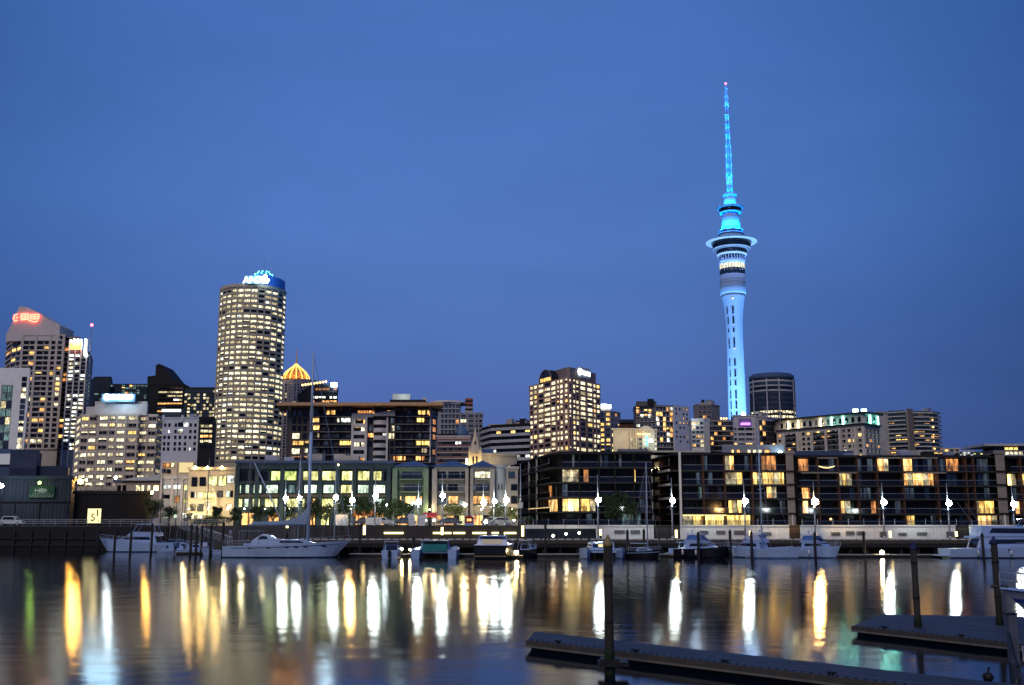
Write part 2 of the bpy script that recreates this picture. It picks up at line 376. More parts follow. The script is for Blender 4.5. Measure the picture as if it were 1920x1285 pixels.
# small cross ripples in the stretch of water stirred by the moored boats
mp3 = N(t, 'ShaderNodeMapping'); mp3.inputs['Scale'].default_value = (1.3, .16, 1); t.links.new(g.outputs['Object'], mp3.inputs[0])
n3 = N(t, 'ShaderNodeTexNoise'); n3.inputs['Scale'].default_value = 1.0; n3.inputs['Detail'].default_value = 2; t.links.new(mp3.outputs[0], n3.inputs['Vector'])
sy = N(t, 'ShaderNodeSeparateXYZ'); t.links.new(g.outputs['Object'], sy.inputs[0])
my = N(t, 'ShaderNodeMapRange'); my.inputs[1].default_value = 55; my.inputs[2].default_value = 120; my.inputs[3].default_value = .05; my.inputs[4].default_value = 1; t.links.new(sy.outputs['Y'], my.inputs[0])
bp3 = N(t, 'ShaderNodeBump'); bp3.inputs['Distance'].default_value = .06; t.links.new(my.outputs[0], bp3.inputs['Strength']); t.links.new(n3.outputs['Fac'], bp3.inputs['Height']); t.links.new(bp.outputs[0], bp3.inputs['Normal']); t.links.new(bp3.outputs[0], b.inputs['Normal'])
mb = MB(); mb.face([(-900, -60, 0), (900, -60, 0), (900, 240, 0), (-900, 240, 0)], wm); mb.build('water', kind='structure')
mb = MB(); mb.box(-900, 900, -60, 240, -8, -7.5, surf('harbour_bed', (.03, .03, .025))); mb.build('harbour_bed', kind='structure')

# ================================================================== city, far to near
# ---- 8 pale broadcasting tower with blue floodlit mast
D = 855.; TX = Xat(1383, D, 785)
def tz(py): return Zat(py, D)
def tr(px): return px * D / F / 1.0
tower = thing('sky_tower', 'tall slender concrete tower with blue floodlit mast and round observation pod', 'tower', (TX, D, G0), world=True)
TC = surf('flood_tinted_concrete', (.19, .24, .33), var=.12, scale=.10, streak=.25)  # floodlight blue worked into the grey of the concrete
TCD = surf('tower_dark_band', (.10, .11, .13))  # darker grey for joints, mullions, soffits and pod roof
def tl(prof, m, name, n=40):
    b_ = MB(); b_.lathe([(tr(r), tz(y)) for y, r in prof], m, n, (TX, D, 0)); return b_.build(name, tower)
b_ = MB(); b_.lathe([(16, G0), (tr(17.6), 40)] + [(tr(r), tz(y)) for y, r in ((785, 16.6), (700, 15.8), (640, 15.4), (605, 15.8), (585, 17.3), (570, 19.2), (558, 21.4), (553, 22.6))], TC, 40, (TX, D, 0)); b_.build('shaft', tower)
tl([(553, 23.2), (551, 24.4), (517, 24.4)], TC, 'drum')
for y in (541, 532, 527): tl([(y, 24.65), (y - .8, 24.65)], TCD, 'joint_ring')
tl([(517, 24.2), (506, 24.2)], G_DARK, 'dark_window_band')
tl([(506, 24.0), (496.5, 24.0)], L_OFF, 'lit_window_band')
tl([(496.5, 24.5), (488.5, 24.7)], TC, 'upper_drum')
tl([(488.5, 24.0), (480.5, 24.6)], G_DARK, 'window_band')
for k in range(28):
    a = 2 * pi * k / 28; r = tr(24.7); b_ = MB(); b_.tube((TX + r * cos(a), D + r * sin(a), tz(488.5)), (TX + r * 1.02 * cos(a), D + r * 1.02 * sin(a), tz(480.5)), .35, .35, TC, 5); b_.build('mullion', tower)
for k in range(26):
    a = 2 * pi * (k + .5) / 26; r = tr(24.45); b_ = MB(); b_.tube((TX + r * cos(a), D + r * sin(a), tz(506)), (TX + r * cos(a), D + r * sin(a), tz(496.5)), .22, .22, TCD, 4); b_.build('mullion', tower)
LED = glow('pale_blue_led_ring', (.26, .50, 1), .75)
tl([(480.5, 24.6), (479.5, 28.5), (478.2, 28.8), (477.4, 28)], LED, 'lower_ring')
tl([(477.4, 27.8), (470.2, 30)], G_DARK, 'restaurant_glass')
tl([(470.2, 30), (468.8, 34.4)], TCD, 'ring_soffit'); tl([(468.8, 34.2), (468.6, 35.2), (467.2, 35.4), (466.6, 34.2)], LED, 'middle_ring')
tl([(466, 34), (455.5, 39.5)], G_DARK, 'observation_glass')
tl([(455.5, 40), (455.5, 44.5), (454.2, 45)], TCD, 'ring_soffit')
tl([(455.8, 46.8), (455.8, 48.4), (454.4, 48.6), (453.8, 46.8)], LED, 'observation_ring')
tl([(453.4, 45), (449, 36), (446.5, 25)], TCD, 'pod_roof')
for k in range(40):
    a = 2 * pi * k / 40; b_ = MB(); b_.tube((TX + tr(40.2) * cos(a), D + tr(40.2) * sin(a), tz(456)), (TX + tr(46) * cos(a), D + tr(46) * sin(a), tz(455.9)), .25, .25, TC, 4); b_.build('strut', tower)
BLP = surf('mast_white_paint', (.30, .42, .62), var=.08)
tl([(446.5, 24.5), (443, 24), (443, 22.5), (438, 22.2)], BLP, 'gallery_base')
tl([(441, 24.6), (440, 24.8), (439, 24.6)], BLP, 'gallery_rail'); tl([(435, 22.6), (434, 22.8), (433, 22.6)], BLP, 'gallery_rail')
tl([(438, 21.5), (432, 20.5), (431.5, 18.4)], TCD, 'gallery')
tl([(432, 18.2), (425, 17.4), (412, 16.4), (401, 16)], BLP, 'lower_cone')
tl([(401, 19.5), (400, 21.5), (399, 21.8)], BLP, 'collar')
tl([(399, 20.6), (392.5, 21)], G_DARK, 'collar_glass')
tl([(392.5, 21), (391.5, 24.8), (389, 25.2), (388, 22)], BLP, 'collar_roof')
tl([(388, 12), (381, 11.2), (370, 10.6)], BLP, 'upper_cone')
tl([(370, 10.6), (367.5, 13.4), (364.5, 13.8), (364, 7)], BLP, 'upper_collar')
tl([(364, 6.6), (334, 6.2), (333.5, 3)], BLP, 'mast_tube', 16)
# lattice sections of the mast
def lattice(y0, y1, r0, r1, n, name, core):
    b_ = MB(); z0, z1 = tz(y0), tz(y1); R0, R1 = tr(r0), tr(r1)
    for i in range(4):
        a = pi / 4 + i * pi / 2
        b_.tube((TX + R0 * cos(a), D + R0 * sin(a), z0), (TX + R1 * cos(a), D + R1 * sin(a), z1), .42, .3, BLP, 5)
    for q in range(n):
        za = z0 + (z1 - z0) * q / n; zb = z0 + (z1 - z0) * (q + 1) / n; ra = R0 + (R1 - R0) * q / n
        for i in range(4):
            a = pi / 4 + i * pi / 2; c_ = a + pi / 2
            b_.tube((TX + ra * cos(a), D + ra * sin(a), za), (TX + ra * cos(c_), D + ra * sin(c_), zb), .2, .2, BLP, 4)
            b_.tube((TX + ra * cos(a), D + ra * sin(a), za), (TX + ra * cos(c_), D + ra * sin(c_), za), .2, .2, BLP, 4)
    b_.tube((TX, D, z0), (TX, D, z1), tr(core), tr(core) * .8, BLP, 8)
    b_.build(name, tower)
lattice(333.5, 274, 6.4, 5.8, 14, 'lower_lattice', 2.9)
lattice(274, 234, 4.6, 3.6, 10, 'middle_lattice', 2.0)
lattice(234, 200, 3.4, 2.9, 9, 'upper_lattice', 1.3)
lattice(200, 166, 3.0, 2.4, 9, 'top_lattice', 1.0)
b_ = MB(); b_.tube((TX, D, tz(166)), (TX, D, tz(158)), .6, .3, BLP, 6); b_.build('spike', tower)
b_ = MB(); b_.ball((TX, D, tz(157)), 1.0, glow('red_beacon', (1, .12, .2), 6), 8); b_.build('beacon', tower)
for y0 in (333, 302, 274, 252, 234, 216, 200, 184): tl([(y0, 5.0), (y0 - .6, 5.2 if y0 > 260 else 4.2)], BLP, 'antenna_ring', 12)
# narrow stair windows up the shaft
fr_ = FRAME_D
for (py, h, lit_) in ((560, 4, 1), (571, 14, 0), (590, 14, 0), (607, 3, 1), (614, 8, 0), (629, 15, 0), (645, 7, 0), (653, 3, 1), (668, 14, 0), (688, 14, 0), (710, 10, 0), (727, 15, 0), (746, 15, 0), (766, 15, 0)):
    for a, wd in ((-1.86, 1.4), (-2.5, 1.3)):
        if lit_ and a < -2: continue
        YR = ((553, 22.6), (558, 21.4), (570, 19.2), (585, 17.3), (605, 15.8), (640, 15.4), (700, 15.8), (785, 16.6), (900, 17.6)); yq = py + h / 2
        r = tr(next(r0 + (r1 - r0) * (yq - y0) / (y1 - y0) for (y0, r0), (y1, r1) in zip(YR, YR[1:]) if y0 <= yq <= y1)) + .12
        z = tz(py + h / 2); hh = h * D / F
        me = win_mesh(wd, hh, L_OFF if lit_ else G_DARK, TC, .14, .1, 0)
        o = obj('window', me, tower, loc=(TX + r * cos(a), D + r * sin(a), z - hh)); o.rotation_euler = (0, 0, a + pi / 2)
# floodlights of the tower
FLB = surf('floodlight_housing', (.1, .1, .1))
def flood(loc, target, power, col, angle, parent, name='floodlight'):
    b_ = MB(); b_.box(-.5, .5, -.4, .4, -.3, .3, FLB); o = b_.build(name, parent, loc=loc)
    l = add_light(name + '_lamp', 'SPOT', (loc[0], loc[1], loc[2] + .6), power, col, None, .4, target, angle, 1.0); return o
for a in (-155, -120, -85, -50, -15, 45, 100):
    x, y = TX + 62 * cos(radians(a)), D + 62 * sin(radians(a))
    flood((x, y, G0 + 12), (TX, D, 215), 2.6e6, (.20, .50, 1), 66, tower)
for a in range(0, 360, 45):
    a = radians(a - 22)
    add_light('ring_lamp', 'POINT', (TX + tr(23.5) * cos(a), D + tr(23.5) * sin(a), tz(428)), 14000, (0, .36, 1), None, .5)
    add_light('ring_lamp', 'POINT', (TX + tr(23) * cos(a), D + tr(23) * sin(a), tz(383)), 6000, (0, .36, 1), None, .5)
for a in range(-165, 15, 30):
    a = radians(a); add_light('pod_lamp', 'POINT', (TX + tr(37) * cos(a), D + tr(37) * sin(a), tz(494)), 3000, (.28, .46, 1), None, .4)  # added fill points without fittings, turning the grey drum blue
for y, r, p in ((360, 11, 1500), (343, 11, 1500), (330, 11, 2600), (312, 11, 2200), (293, 11, 2200), (276, 10, 1600), (258, 9, 2200), (240, 8, 1300), (222, 8, 1500), (198, 8, 2000), (182, 8, 900), (168, 7, 600)):
    for a in (-130, -50, 90):
        a = radians(a); add_light('mast_lamp', 'POINT', (TX + tr(r) * cos(a), D + tr(r) * sin(a), tz(y)), p * 1.3, (0, .27, 1), None, .4)

# ---- cylindrical dark office right of the tower
D2 = 780.; cxp = 1449; cx = Xat(cxp, D2, 780); R = 42 * D2 / F
foot = [(cx + R * cos(a), D2 + R * 1.0 * sin(a)) for a in [radians(180 + 10 * i) for i in range(19)]]
B = Bld('office_tower', 'round dark glass office tower with white ribs beside the tall concrete tower', foot + [(cx + R * .5, D2 + R * .8), (cx - R * .5, D2 + R * .8)], 0, G0, Zat(709, D2 - R), NAVY, closed=True)
B.faces = B.faces[:18]
zt = B.z1; fl = 3.55
for i in range(26):
    z = zt - 2 - fl * i
    if z < 25: break
    for k, f in enumerate(B.faces):
        if k in (0, 17): continue
        m = None
        if 0 < i < 6: m = G_BLUE if i != 1 else G_DARK
        else: m = choose((7, L_OFF), (1.5, L_OFF2), (2, G_DARK)) if i > 5 else G_BLUE
        B.wins.append((f, f.L / 2, z - fl * .55, f.L * .84, fl * .5, m, NAVY, .1, .08, 0, 0))
    if i in (0, 1, 2): B.band(z - .2, z + 1.0, .35, surf('pale_metal', (.35, .36, .40), rough=.45), 'floor_band', 0, 19)
    else: B.band(z - .1, z + .35, .2, NAVY, 'floor_band', 0, 19)
for k in (2, 6, 9, 14, 16):
    f = B.faces[k]; B.pier(f, f.L * .3, f.L * .55, zt - 55, zt, .55, surf('pale_metal', (.35, .36, .40), rough=.45), 'rib')
b_ = MB(); b_.lathe([(R * 1.0, 0), (R * 1.0, 3.2), (R * .9, 3.2), (R * .9, 4.4)], BLUER, 32, (cx, D2, zt)); B.part(b_, 'roof_drum')
B.done()

# ---- gold-capped post-modern tower behind the round office
D2 = 700.
B = Bld('office_tower', 'pale gridded tower with orange lit pyramid cap and spire behind round tower', [(524, 705), (548, D2), (581, D2), (604, 712)], 22, G0, Zat(713, D2), surf('pale_stone', (.42, .41, .43)), py=760)
for f, n in zip(B.faces, (3, 5, 3)):
    B.grid(f, urows(30, B.z1 - 2, 34, .62), f.ucols(n, .58), lambda r, c: choose((12, G_DARK), (1, L_OFF2), (.6, L_WARM)), frame=FRAME_L)
    for a, b2 in f.ucols(n + 1, .3): B.pier(f, a, b2, 30, B.z1, .5)
capx, capy, capz = Xat(555, 712, 700), 712, Zat(713, 712)
GOLD = surf('copper_cap', (.55, .30, .10), rough=.4)
b_ = MB(); n = 12; prof = [(25.5, 713), (23.8, 707), (18.5, 699), (11, 692), (4.5, 687), (1, 683)]
b_.lathe([(r * 712 / F, Zat(y, 712)) for r, y in prof], GOLD, 12, (capx, capy, 0), sm=False); B.part(b_, 'pyramid_cap')
LGOLD = glow('gold_rib_light', (1, .45, .08), 3.0)
for i in range(14):
    a = 2 * pi * i / 14; b_ = MB()
    for (r0, y0), (r1, y1) in zip(prof, prof[1:]):
        b_.tube((capx + (r0 * .36 + .2) * cos(a), capy + (r0 * .36 + .2) * sin(a), Zat(y0, 712)), (capx + (r1 * .36 + .2) * cos(a), capy + (r1 * .36 + .2) * sin(a), Zat(y1, 712)), .42, .36, LGOLD, 4)
    B.part(b_, 'cap_rib')
b_ = MB(); b_.tube((capx, capy, Zat(685, 712)), (capx, capy, Zat(654, 712)), .6, .15, GOLD, 6); B.part(b_, 'spire')
for a in (-140, -90, -40): add_light('cap_lamp', 'POINT', (capx + 13 * cos(radians(a)), capy + 13 * sin(radians(a)), capz + 3), 1500, (1, .5, .12), None, .4)
B.done()

# ---- dark glass slab with white floodlight beside the gold cap
D2 = 640.
B = Bld('office_block', 'dark glass block with orange roof lights and white floodlight below gold cap', [(560, 690), (583, D2), (632, D2)], 30, G0, Zat(723, D2), DARK, py=740)
f = B.faces[1]
B.grid(f, urows(Zat(757, D2), B.z1 - 1, 4, .5), f.ucols(7, .8), lambda r, c: [L_WARM, L_WHITE, None, L_AMB][r] if rnd.random() < [.75, .8, 0, .6][r] else G_DARK)
for k in range(9):
    b_ = MB(); p = f.pt(f.L * (k + .5) / 9 - 6, Zat(727 - k * .8, D2) + 1.5, .5); b_.ball(p, .7, glow('amber_roof_lamp', (1, .55, .15), 6), 6); B.part(b_, 'roof_lamp')
b_ = MB(); b_.box(Xat(621, D2 - 2, 722), Xat(631, D2 - 2, 722), D2 - 3, D2 - 1, Zat(726.5, D2), Zat(719, D2), glow('cold_floodlight', (.6, .85, 1), 45)); B.part(b_, 'floodlight')
B.done()

# ---- round office tower (hexagonal curve), blue crown
D2 = 630.; cx = Xat(463, D2, 850); Rx = 60.5 * D2 / F; Ry = 21.
angs = [radians(a) for a in (176, 192, 207, 221, 234, 246, 257.5, 269, 281, 293, 305, 318, 332, 347, 364)]
foot = [(cx + Rx * cos(a), D2 + Ry * sin(a)) for a in angs]
ZT = Zat(543, D2 - 8)
B = Bld('office_tower', 'tall rounded office tower with bright bands of windows and blue lit crown', foot + [(cx + 12, D2 + 26), (cx - 12, D2 + 26)], 0, G0, ZT, CONC, closed=True)
B.faces = B.faces[:14]
NF = 33; z0 = Zat(868, D2); fh = (ZT - z0 - 2.0) / NF
DARKF = {(28, 0), (28, 1), (28, 2), (28, 3), (28, 7), (28, 8), (28, 9), (28, 10), (21, 1), (21, 2), (22, 1), (32, 3), (32, 4), (32, 9), (31, 12), (32, 12)}
for r in range(NF):
    za = z0 + fh * r
    B.band(za - fh * .16, za + fh * .26, .55, CONC, 'floor_band', 0, 15)
    for c, f in enumerate(B.faces):
        nn = 1 if c in (5, 6, 7) else (2 if f.L > 6.5 else 1)
        for q in range(nn):
            a, b2 = f.L * q / nn + (.4 if q == 0 else .18), f.L * (q + 1) / nn - (.4 if q == nn - 1 else .18)
            pl = (.93 if c in (2, 3, 4, 5, 6, 7, 8) else .80) * (1 if r > 3 else .85)
            if 17 < r < 23 and c > 9: pl = .5
            m = G_DARK if ((r, c) in DARKF or rnd.random() > pl) else choose((8, L_OFF), (2, L_OFF2), (.8, L_WHITE))
            B.wins.append((f, (a + b2) / 2, za + fh * .30, b2 - a, fh * .48, m, CONC, .1, .06, 0, .02))
for c, f in enumerate(B.faces):
    b_ = MB(); f.box(b_, -.32, .32, z0, ZT, 0, .62, CONC); B.part(b_, 'pier')
B.band(ZT - 1.2, ZT + .6, .6, CONC, 'crown_band', 0, 15)
CRB = surf('blue_crown_panel', (.06, .20, .62), rough=.5)
def crown(a0, a1, k, zb, zt_, name, m):
    P = [(cx + Rx * k * cos(radians(a0 + (a1 - a0) * i / 10)), D2 + Ry * k * sin(radians(a0 + (a1 - a0) * i / 10))) for i in range(11)]
    Q = [(cx + Rx * (k - .04) * cos(radians(a0 + (a1 - a0) * i / 10)), D2 + Ry * (k - .04) * sin(radians(a0 + (a1 - a0) * i / 10))) for i in range(11)]
    b_ = MB(); b_.prism(P + Q[::-1], zb, zt_, m); return B.part(b_, name)
crown(292, 374, .97, ZT + .6, ZT + 6.8, 'crown_wall', CRB)
dx, dy = Xat(497, D2, 520), D2
b_ = MB(); b_.lathe([(6.6, 0), (6.5, 4.6), (5.9, 6.4), (4.4, 8.4), (2.4, 9.6), (.3, 10)], surf('blue_dome', (.10, .45, .75)), 24, (dx, dy - 4, ZT + 2)); B.part(b_, 'dome')
LC = glow('cyan_dome_led', (.10, .75, 1), 9)
for (r_, z_, n_) in ((6.6, 3.2, 16), (6.4, 5.6, 16), (5.2, 7.8, 12), (3.2, 9.4, 8)):
    for i in range(n_):
        a = 2 * pi * i / n_; b_ = MB(); b_.ball((dx + r_ * cos(a), dy - 4 + r_ * sin(a), ZT + 2 + z_), .42, LC, 6); B.part(b_, 'dome_light')
b_ = MB(); b_.tube((dx - 1, dy, ZT + 10), (dx - 1, dy, Zat(487, D2)), .35, .12, STEEL, 6); B.part(b_, 'antenna')
fs = Face((Xat(459, D2 - 21.6, 528), D2 - 22.4), (Xat(511, D2 - 21.6, 528), D2 - 23.0))
SGN = glow('white_sign_light', (.72, .93, 1), 7)
b_ = MB(); fs.box(b_, 0, 8.6, ZT + .2, ZT + 5.2, -.6, -.3, surf('sign_backing', (.25, .45, .6))); B.part(b_, 'sign_board')
text('ANZ', 5.6, SGN, B.root, fs.pt(5.0, ZT + .7, .1), fs.ang, 'sign_lettering', .2)
b_ = MB()
b_.ball(fs.pt(12.2, ZT + 4.3, .2), 1.25, SGN, 10)
for s_ in (-1, 1):
    p = fs.pt(12.2 + s_ * .4, ZT + 2.6, .2); q = fs.pt(12.2 + s_ * 2.3, ZT + 2.6, .2); e = fs.pt(12.2 + s_ * 1.0, ZT + .4, .2)
    b_.face([p, q, e], SGN); b_.tube(p, q, .5, .5, SGN, 5); b_.tube(q, e, .5, .6, SGN, 5); b_.tube(p, e, .6, .7, SGN, 5)
B.part(b_, 'logo')
for px, p in ((478, 900), (500, 900), (521, 700), (533, 500)):
    add_light('crown_lamp', 'POINT', (Xat(px, D2 - 24, 530), D2 - 25 if px < 510 else D2 - 19, ZT + 4.5), p, (.06, .42, 1), None, .5)
B.done()

# ---- far dark blocks between the white office and the round tower
D2 = 720.
B = Bld('office_block', 'dark stepped office block with greenish glass and square top at its end', [(168, 745), (176, D2), (206, D2)], 30, G0, Zat(708, D2), NAVY, py=740)
B.grid(B.faces[1], urows(Zat(760, D2), Zat(718, D2), 9, .6), B.faces[1].ucols(3, .8), lambda r, c: choose((6, G_BLUE), (1, L_TEAL)))
B.rbox(206, 276, D2 + 4, 26, G0, Zat(718.5, D2), NAVY, 'wing')
fw = Face((Xat(206, D2 + 4, 740), D2 + 4), (Xat(276, D2 + 4, 740), D2 + 4))
B.grid(fw, urows(Zat(760, D2), Zat(720, D2), 9, .75), fw.ucols(10, .85), lambda r, c: choose((5, G_BLUE), (2.2, L_TEAL), (.5, L_WARM)))
B.done()
D2 = 690.
B = Bld('office_block', 'dark office block with a tall sloping wedge roof against the sky', [(274, 720), (282, D2), (345, D2)], 30, G0, Zat(722, D2), DARK, py=740)
bz = Zat(722, D2); P = [(Xat(x, D2, y), Zat(y, D2)) for x, y in ((276, 724), (276, 706), (291, 704), (292, 685), (297, 682), (303, 684), (325, 711), (345, 722))]
b_ = MB(); n = len(P)
for i in range(n):
    j = (i + 1) % n; b_.face([(P[i][0], D2 + .3, P[i][1]), (P[i][0], D2 + 24, P[i][1]), (P[j][0], D2 + 24, P[j][1]), (P[j][0], D2 + .3, P[j][1])], DARK)
b_.face([(x, D2 + .3, z) for x, z in P][::-1], DARK); b_.face([(x, D2 + 24, z) for x, z in P], DARK); B.part(b_, 'wedge_roof')
B.grid(B.faces[1], urows(Zat(775, D2), bz - 1, 7, .4), B.faces[1].cols([(297, 312), (313, 325), (326, 342)], 740), lambda r, c: [L_WARM, G_GREY, L_WARM, L_WHITE, L_OFF2, L_OFF2, G_DARK][r] if rnd.random() < .7 else G_DARK)
B.done()
B = Bld('office_block', 'dark green glass block with scattered lit offices beside the round tower', [(345, 690), (374, 690), (404, 690)], 25, G0, Zat(728, 690), surf('green_black_cladding', (.03, .04, .04)), py=760)
for f in B.faces: B.grid(f, urows(Zat(855, 690), B.z1 - 1, 19, .6), f.ucols(5, .8), lambda r, c: choose((5, G_BLUE), (2.5, L_OFF2), (1.2, L_OFF), (.4, L_WARM)))
B.done()

# ---- hotel tower with red sign at the left edge
D2 = 620.
HB = surf('hotel_render', (.44, .39, .34))
B = Bld('hotel_tower', 'tall beige hotel tower with a red neon sign on its swooping gable', [(4, 650), (14, 632), (33, D2), (88, D2), (113, D2)], 24, G0, Zat(629, D2), HB, py=760)
z1 = B.z1; NR = 22; zb = Zat(842, D2); fh = (z1 - zb) / NR
for f, cols in ((B.faces[0], B.faces[0].ucols(1, .8)), (B.faces[1], B.faces[1].ucols(2, .8)), (B.faces[2], B.faces[2].ucols(4, .84)), (B.faces[3], B.faces[3].ucols(2, .8))):
    B.grid(f, urows(zb, z1, NR, .58), cols, lambda r, c: choose((10, G_DARK), (2.2, G_BLUE), (.9, L_WARM), (.9, L_YEL), (.5, L_OFF)), frame=HB, dep=.3)
for r in range(NR + 1): B.band(zb + fh * r - .35, zb + fh * r + .45, .9 if r % 1 == 0 else .4, HB, 'balcony_band', 0, 5)
for px in (34, 60, 87, 99, 112):
    f = B.faces[2] if px < 88 else B.faces[3]; t_ = f.at(px, 760); B.pier(f, t_ - .7, t_ + .7, zb, z1, 1.0, HB)
gp = [(13, 640), (13, 627), (27, 597), (33, 576), (36, 574.5), (50, 577), (70, 587), (95, 602), (112, 610), (114, 640)]
P = [(Xat(x, D2, 620), Zat(y, D2)) for x, y in gp]; b_ = MB()
GAB = surf('gable_render', (.50, .47, .46), var=.08)
for i in range(len(P)):
    j = (i + 1) % len(P); b_.face([(P[i][0], D2 - .6, P[i][1]), (P[i][0], D2 + 20, P[i][1]), (P[j][0], D2 + 20, P[j][1]), (P[j][0], D2 - .6, P[j][1])], GAB)
b_.face([(x, D2 - .6, z) for x, z in P][::-1], GAB); b_.face([(x, D2 + 20, z) for x, z in P], GAB); B.part(b_, 'gable')
RED = glow('red_neon', (1, .09, .05), 9.0); fs = Face((Xat(24, D2 - 1, 597), D2 - 1.0), (Xat(76, D2 - 1, 597), D2 - 1.0))
def neon(segs, name):
    b_ = MB()
    for (x0, y0, x1, y1) in segs: b_.tube(fs.pt(fs.at(x0, 597), Zat(y0, D2), .35), fs.pt(fs.at(x1, 597), Zat(y1, D2), .35), .42, .42, RED, 5)
    return B.part(b_, name)
neon([(33, 590, 27, 592), (27, 592, 26, 599), (26, 599, 28, 603), (28, 603, 34, 602), (30, 597, 34, 596)], 'neon_letter')
neon([(40, 590, 54, 590), (40, 594, 54, 594), (40, 598, 54, 598), (40, 590, 40, 598), (47, 590, 47, 598), (54, 590, 54, 598)], 'neon_letter')
neon([(58, 591, 73, 591), (58, 595, 73, 595), (58, 599, 73, 599), (58, 591, 58, 599), (65, 591, 65, 599), (73, 591, 73, 599)], 'neon_letter')
neon([(40, 601, 52, 600), (52, 600, 60, 603.5), (60, 603.5, 67, 605), (67, 605, 72, 602)], 'neon_swoosh')
# right wing and the low white front with the lift shaft
B.rbox(113, 142, D2 + 3, 20, G0, Zat(630, D2), surf('brown_render', (.26, .21, .17)), 'side_wing', 740)
fw = Face((Xat(113, D2 + 3, 740), D2 + 3), (Xat(142, D2 + 3, 740), D2 + 3))
B.grid(fw, urows(zb, Zat(630, D2), NR, .6), fw.ucols(2, .8), lambda r, c: choose((10, G_DARK), (1, L_YEL), (1, L_AMB)), frame=HB, dep=.3)
B.rbox(-30, 48, 560, 12, G0, Zat(690, 560), surf('white_front_render', (.72, .72, .70), var=.1), 'white_front', 800)
fl_ = Face((Xat(-30, 560, 800), 560), (Xat(48, 560, 800), 560))
B.grid(fl_, urows(Zat(842, 560), Zat(706, 560), 13, .8), fl_.cols([(34.5, 44)], 800), lambda r, c: [L_OFF, L_OFF, G_BLUE, L_OFF, L_OFF, G_BLUE, G_BLUE, G_BLUE, G_BLUE, L_OFF, L_OFF, G_DARK, G_DARK][r], frame=PALE)
B.grid(fl_, urows(Zat(842, 560), Zat(722, 560), 8, .9), fl_.cols([(-2, 8), (9, 18)], 800), lambda r, c: choose((4, L_TEAL), (3, G_BLUE), (1, L_OFF2)))
B.done()
b2 = B
# bright white slab tower behind the hotel with red and white roof lights
D2 = 600.
B = Bld('office_tower', 'slim office tower with small white lit windows and red roof lights beside hotel', [(121, D2), (158, D2), (166, 622)], 18, G0, Zat(660, D2), surf('slim_tower_grey', (.20, .20, .22)), py=760)
f = B.faces[0]
for i, q in enumerate((.02, .34, .64, .93)): B.pier(f, f.L * q, f.L * q + .7, 20, Zat(636, D2), .5, PALE)
B.grid(f, urows(Zat(845, D2), B.z1 - 1, 24, .55), f.cols([(123, 132), (134, 144), (146, 156)], 760), lambda r, c: choose((5.5, L_WHITE), (1, L_OFF), (3.5, G_DARK)), frame=FRAME_D)
B.grid(B.faces[1], urows(Zat(845, D2), B.z1 - 1, 24, .6), B.faces[1].ucols(1, .7), lambda r, c: choose((2, L_TEAL), (2, G_BLUE)), frame=PALE)
WL = glow('white_roof_light', (.95, 1, 1), 5); RL = glow('red_roof_sign', (1, .2, .06), 5)
for q, y0, y1 in ((134, 638, 656), (140, 636, 656), (147, 636, 656), (153, 637, 655), (161, 636, 668)):
    b_ = MB(); x = Xat(q, D2, 650); b_.tube((x, D2 - 1, Zat(y1, D2)), (x, D2 - 1, Zat(y0, D2)), .55, .55, WL, 5); B.part(b_, 'light_column')
b_ = MB()
for q in range(5): b_.tube((Xat(133 + q * 4.4, D2 - 2, 650), D2 - 2, Zat(657, D2)), (Xat(133 + q * 4.4, D2 - 2, 650), D2 - 2, Zat(644 + (q % 2) * 4, D2)), .7, .7, RL, 5)
b_.tube((Xat(133, D2 - 2, 650), D2 - 2, Zat(650, D2)), (Xat(152, D2 - 2, 650), D2 - 2, Zat(650, D2)), .6, .6, RL, 5); B.part(b_, 'red_sign')
x = Xat(167.5, D2, 640); b_ = MB(); b_.tube((x, D2 + 2, Zat(662, D2)), (x, D2 + 2, Zat(609, D2)), .4, .15, STEEL, 6); b_.tube((x, D2 + 2, G0), (x, D2 + 2, Zat(662, D2)), .6, .4, STEEL, 6); B.part(b_, 'antenna')
b_ = MB(); b_.ball((x, D2 + 2, Zat(608.5, D2)), .9, glow('red_aerial_beacon', (1, .1, .16), 8), 8); B.part(b_, 'beacon')
b_ = MB(); b_.ball((Xat(163, D2, 668), D2 - 1, Zat(667, D2)), .9, glow('roof_flood', (.9, 1, 1), 14), 8); B.part(b_, 'roof_floodlight')
B.done()

# ---- cream office with blue-white roof sign
D2 = 470.
CO = surf('cream_concrete', (.54, .46, .37))
B = Bld('office_block', 'cream office block of ten lit storeys under a blue white roof sign', [(140, 492), (148, D2 + 3), (179, D2 + 3), (180, D2), (257, D2), (258, D2 + 3), (291, D2 + 3), (303, 492)], 22, G0, Zat(778, D2), CO, py=850)
zb = Zat(916, D2); zt = B.z1; NR = 10
B.rbox(178, 276, D2 + 2, 16, zt, Zat(752, D2), PALE, 'upper_storey', 760)
B.rbox(162, 178, D2 + 6, 14, zt, Zat(760, D2), PALE, 'upper_storey', 760)
for k, cl in ((1, [(150, 162), (164.5, 177)]), (3, [(183, 198), (200, 212), (214, 231), (238, 254)]), (5, [(260, 272), (275, 289)])):
    f = B.faces[k]
    B.grid(f, urows(zb, zt, NR, .46, .62), f.cols(cl, 850), lambda r, c: choose((7, L_OFF), (1.6, L_OFF2), (1, L_YEL), (2, G_DARK)), frame=CO, dep=.3, mull=1)
B.grid(B.faces[0], urows(zb, zt, NR, .5), B.faces[0].ucols(1, .8), lambda r, c: choose((5, L_OFF), (2, G_DARK)), frame=CO)
B.grid(B.faces[6], urows(zb, zt, NR, .5), B.faces[6].ucols(1, .8), lambda r, c: choose((1, L_OFF2), (5, G_DARK)), frame=FRAME_D)
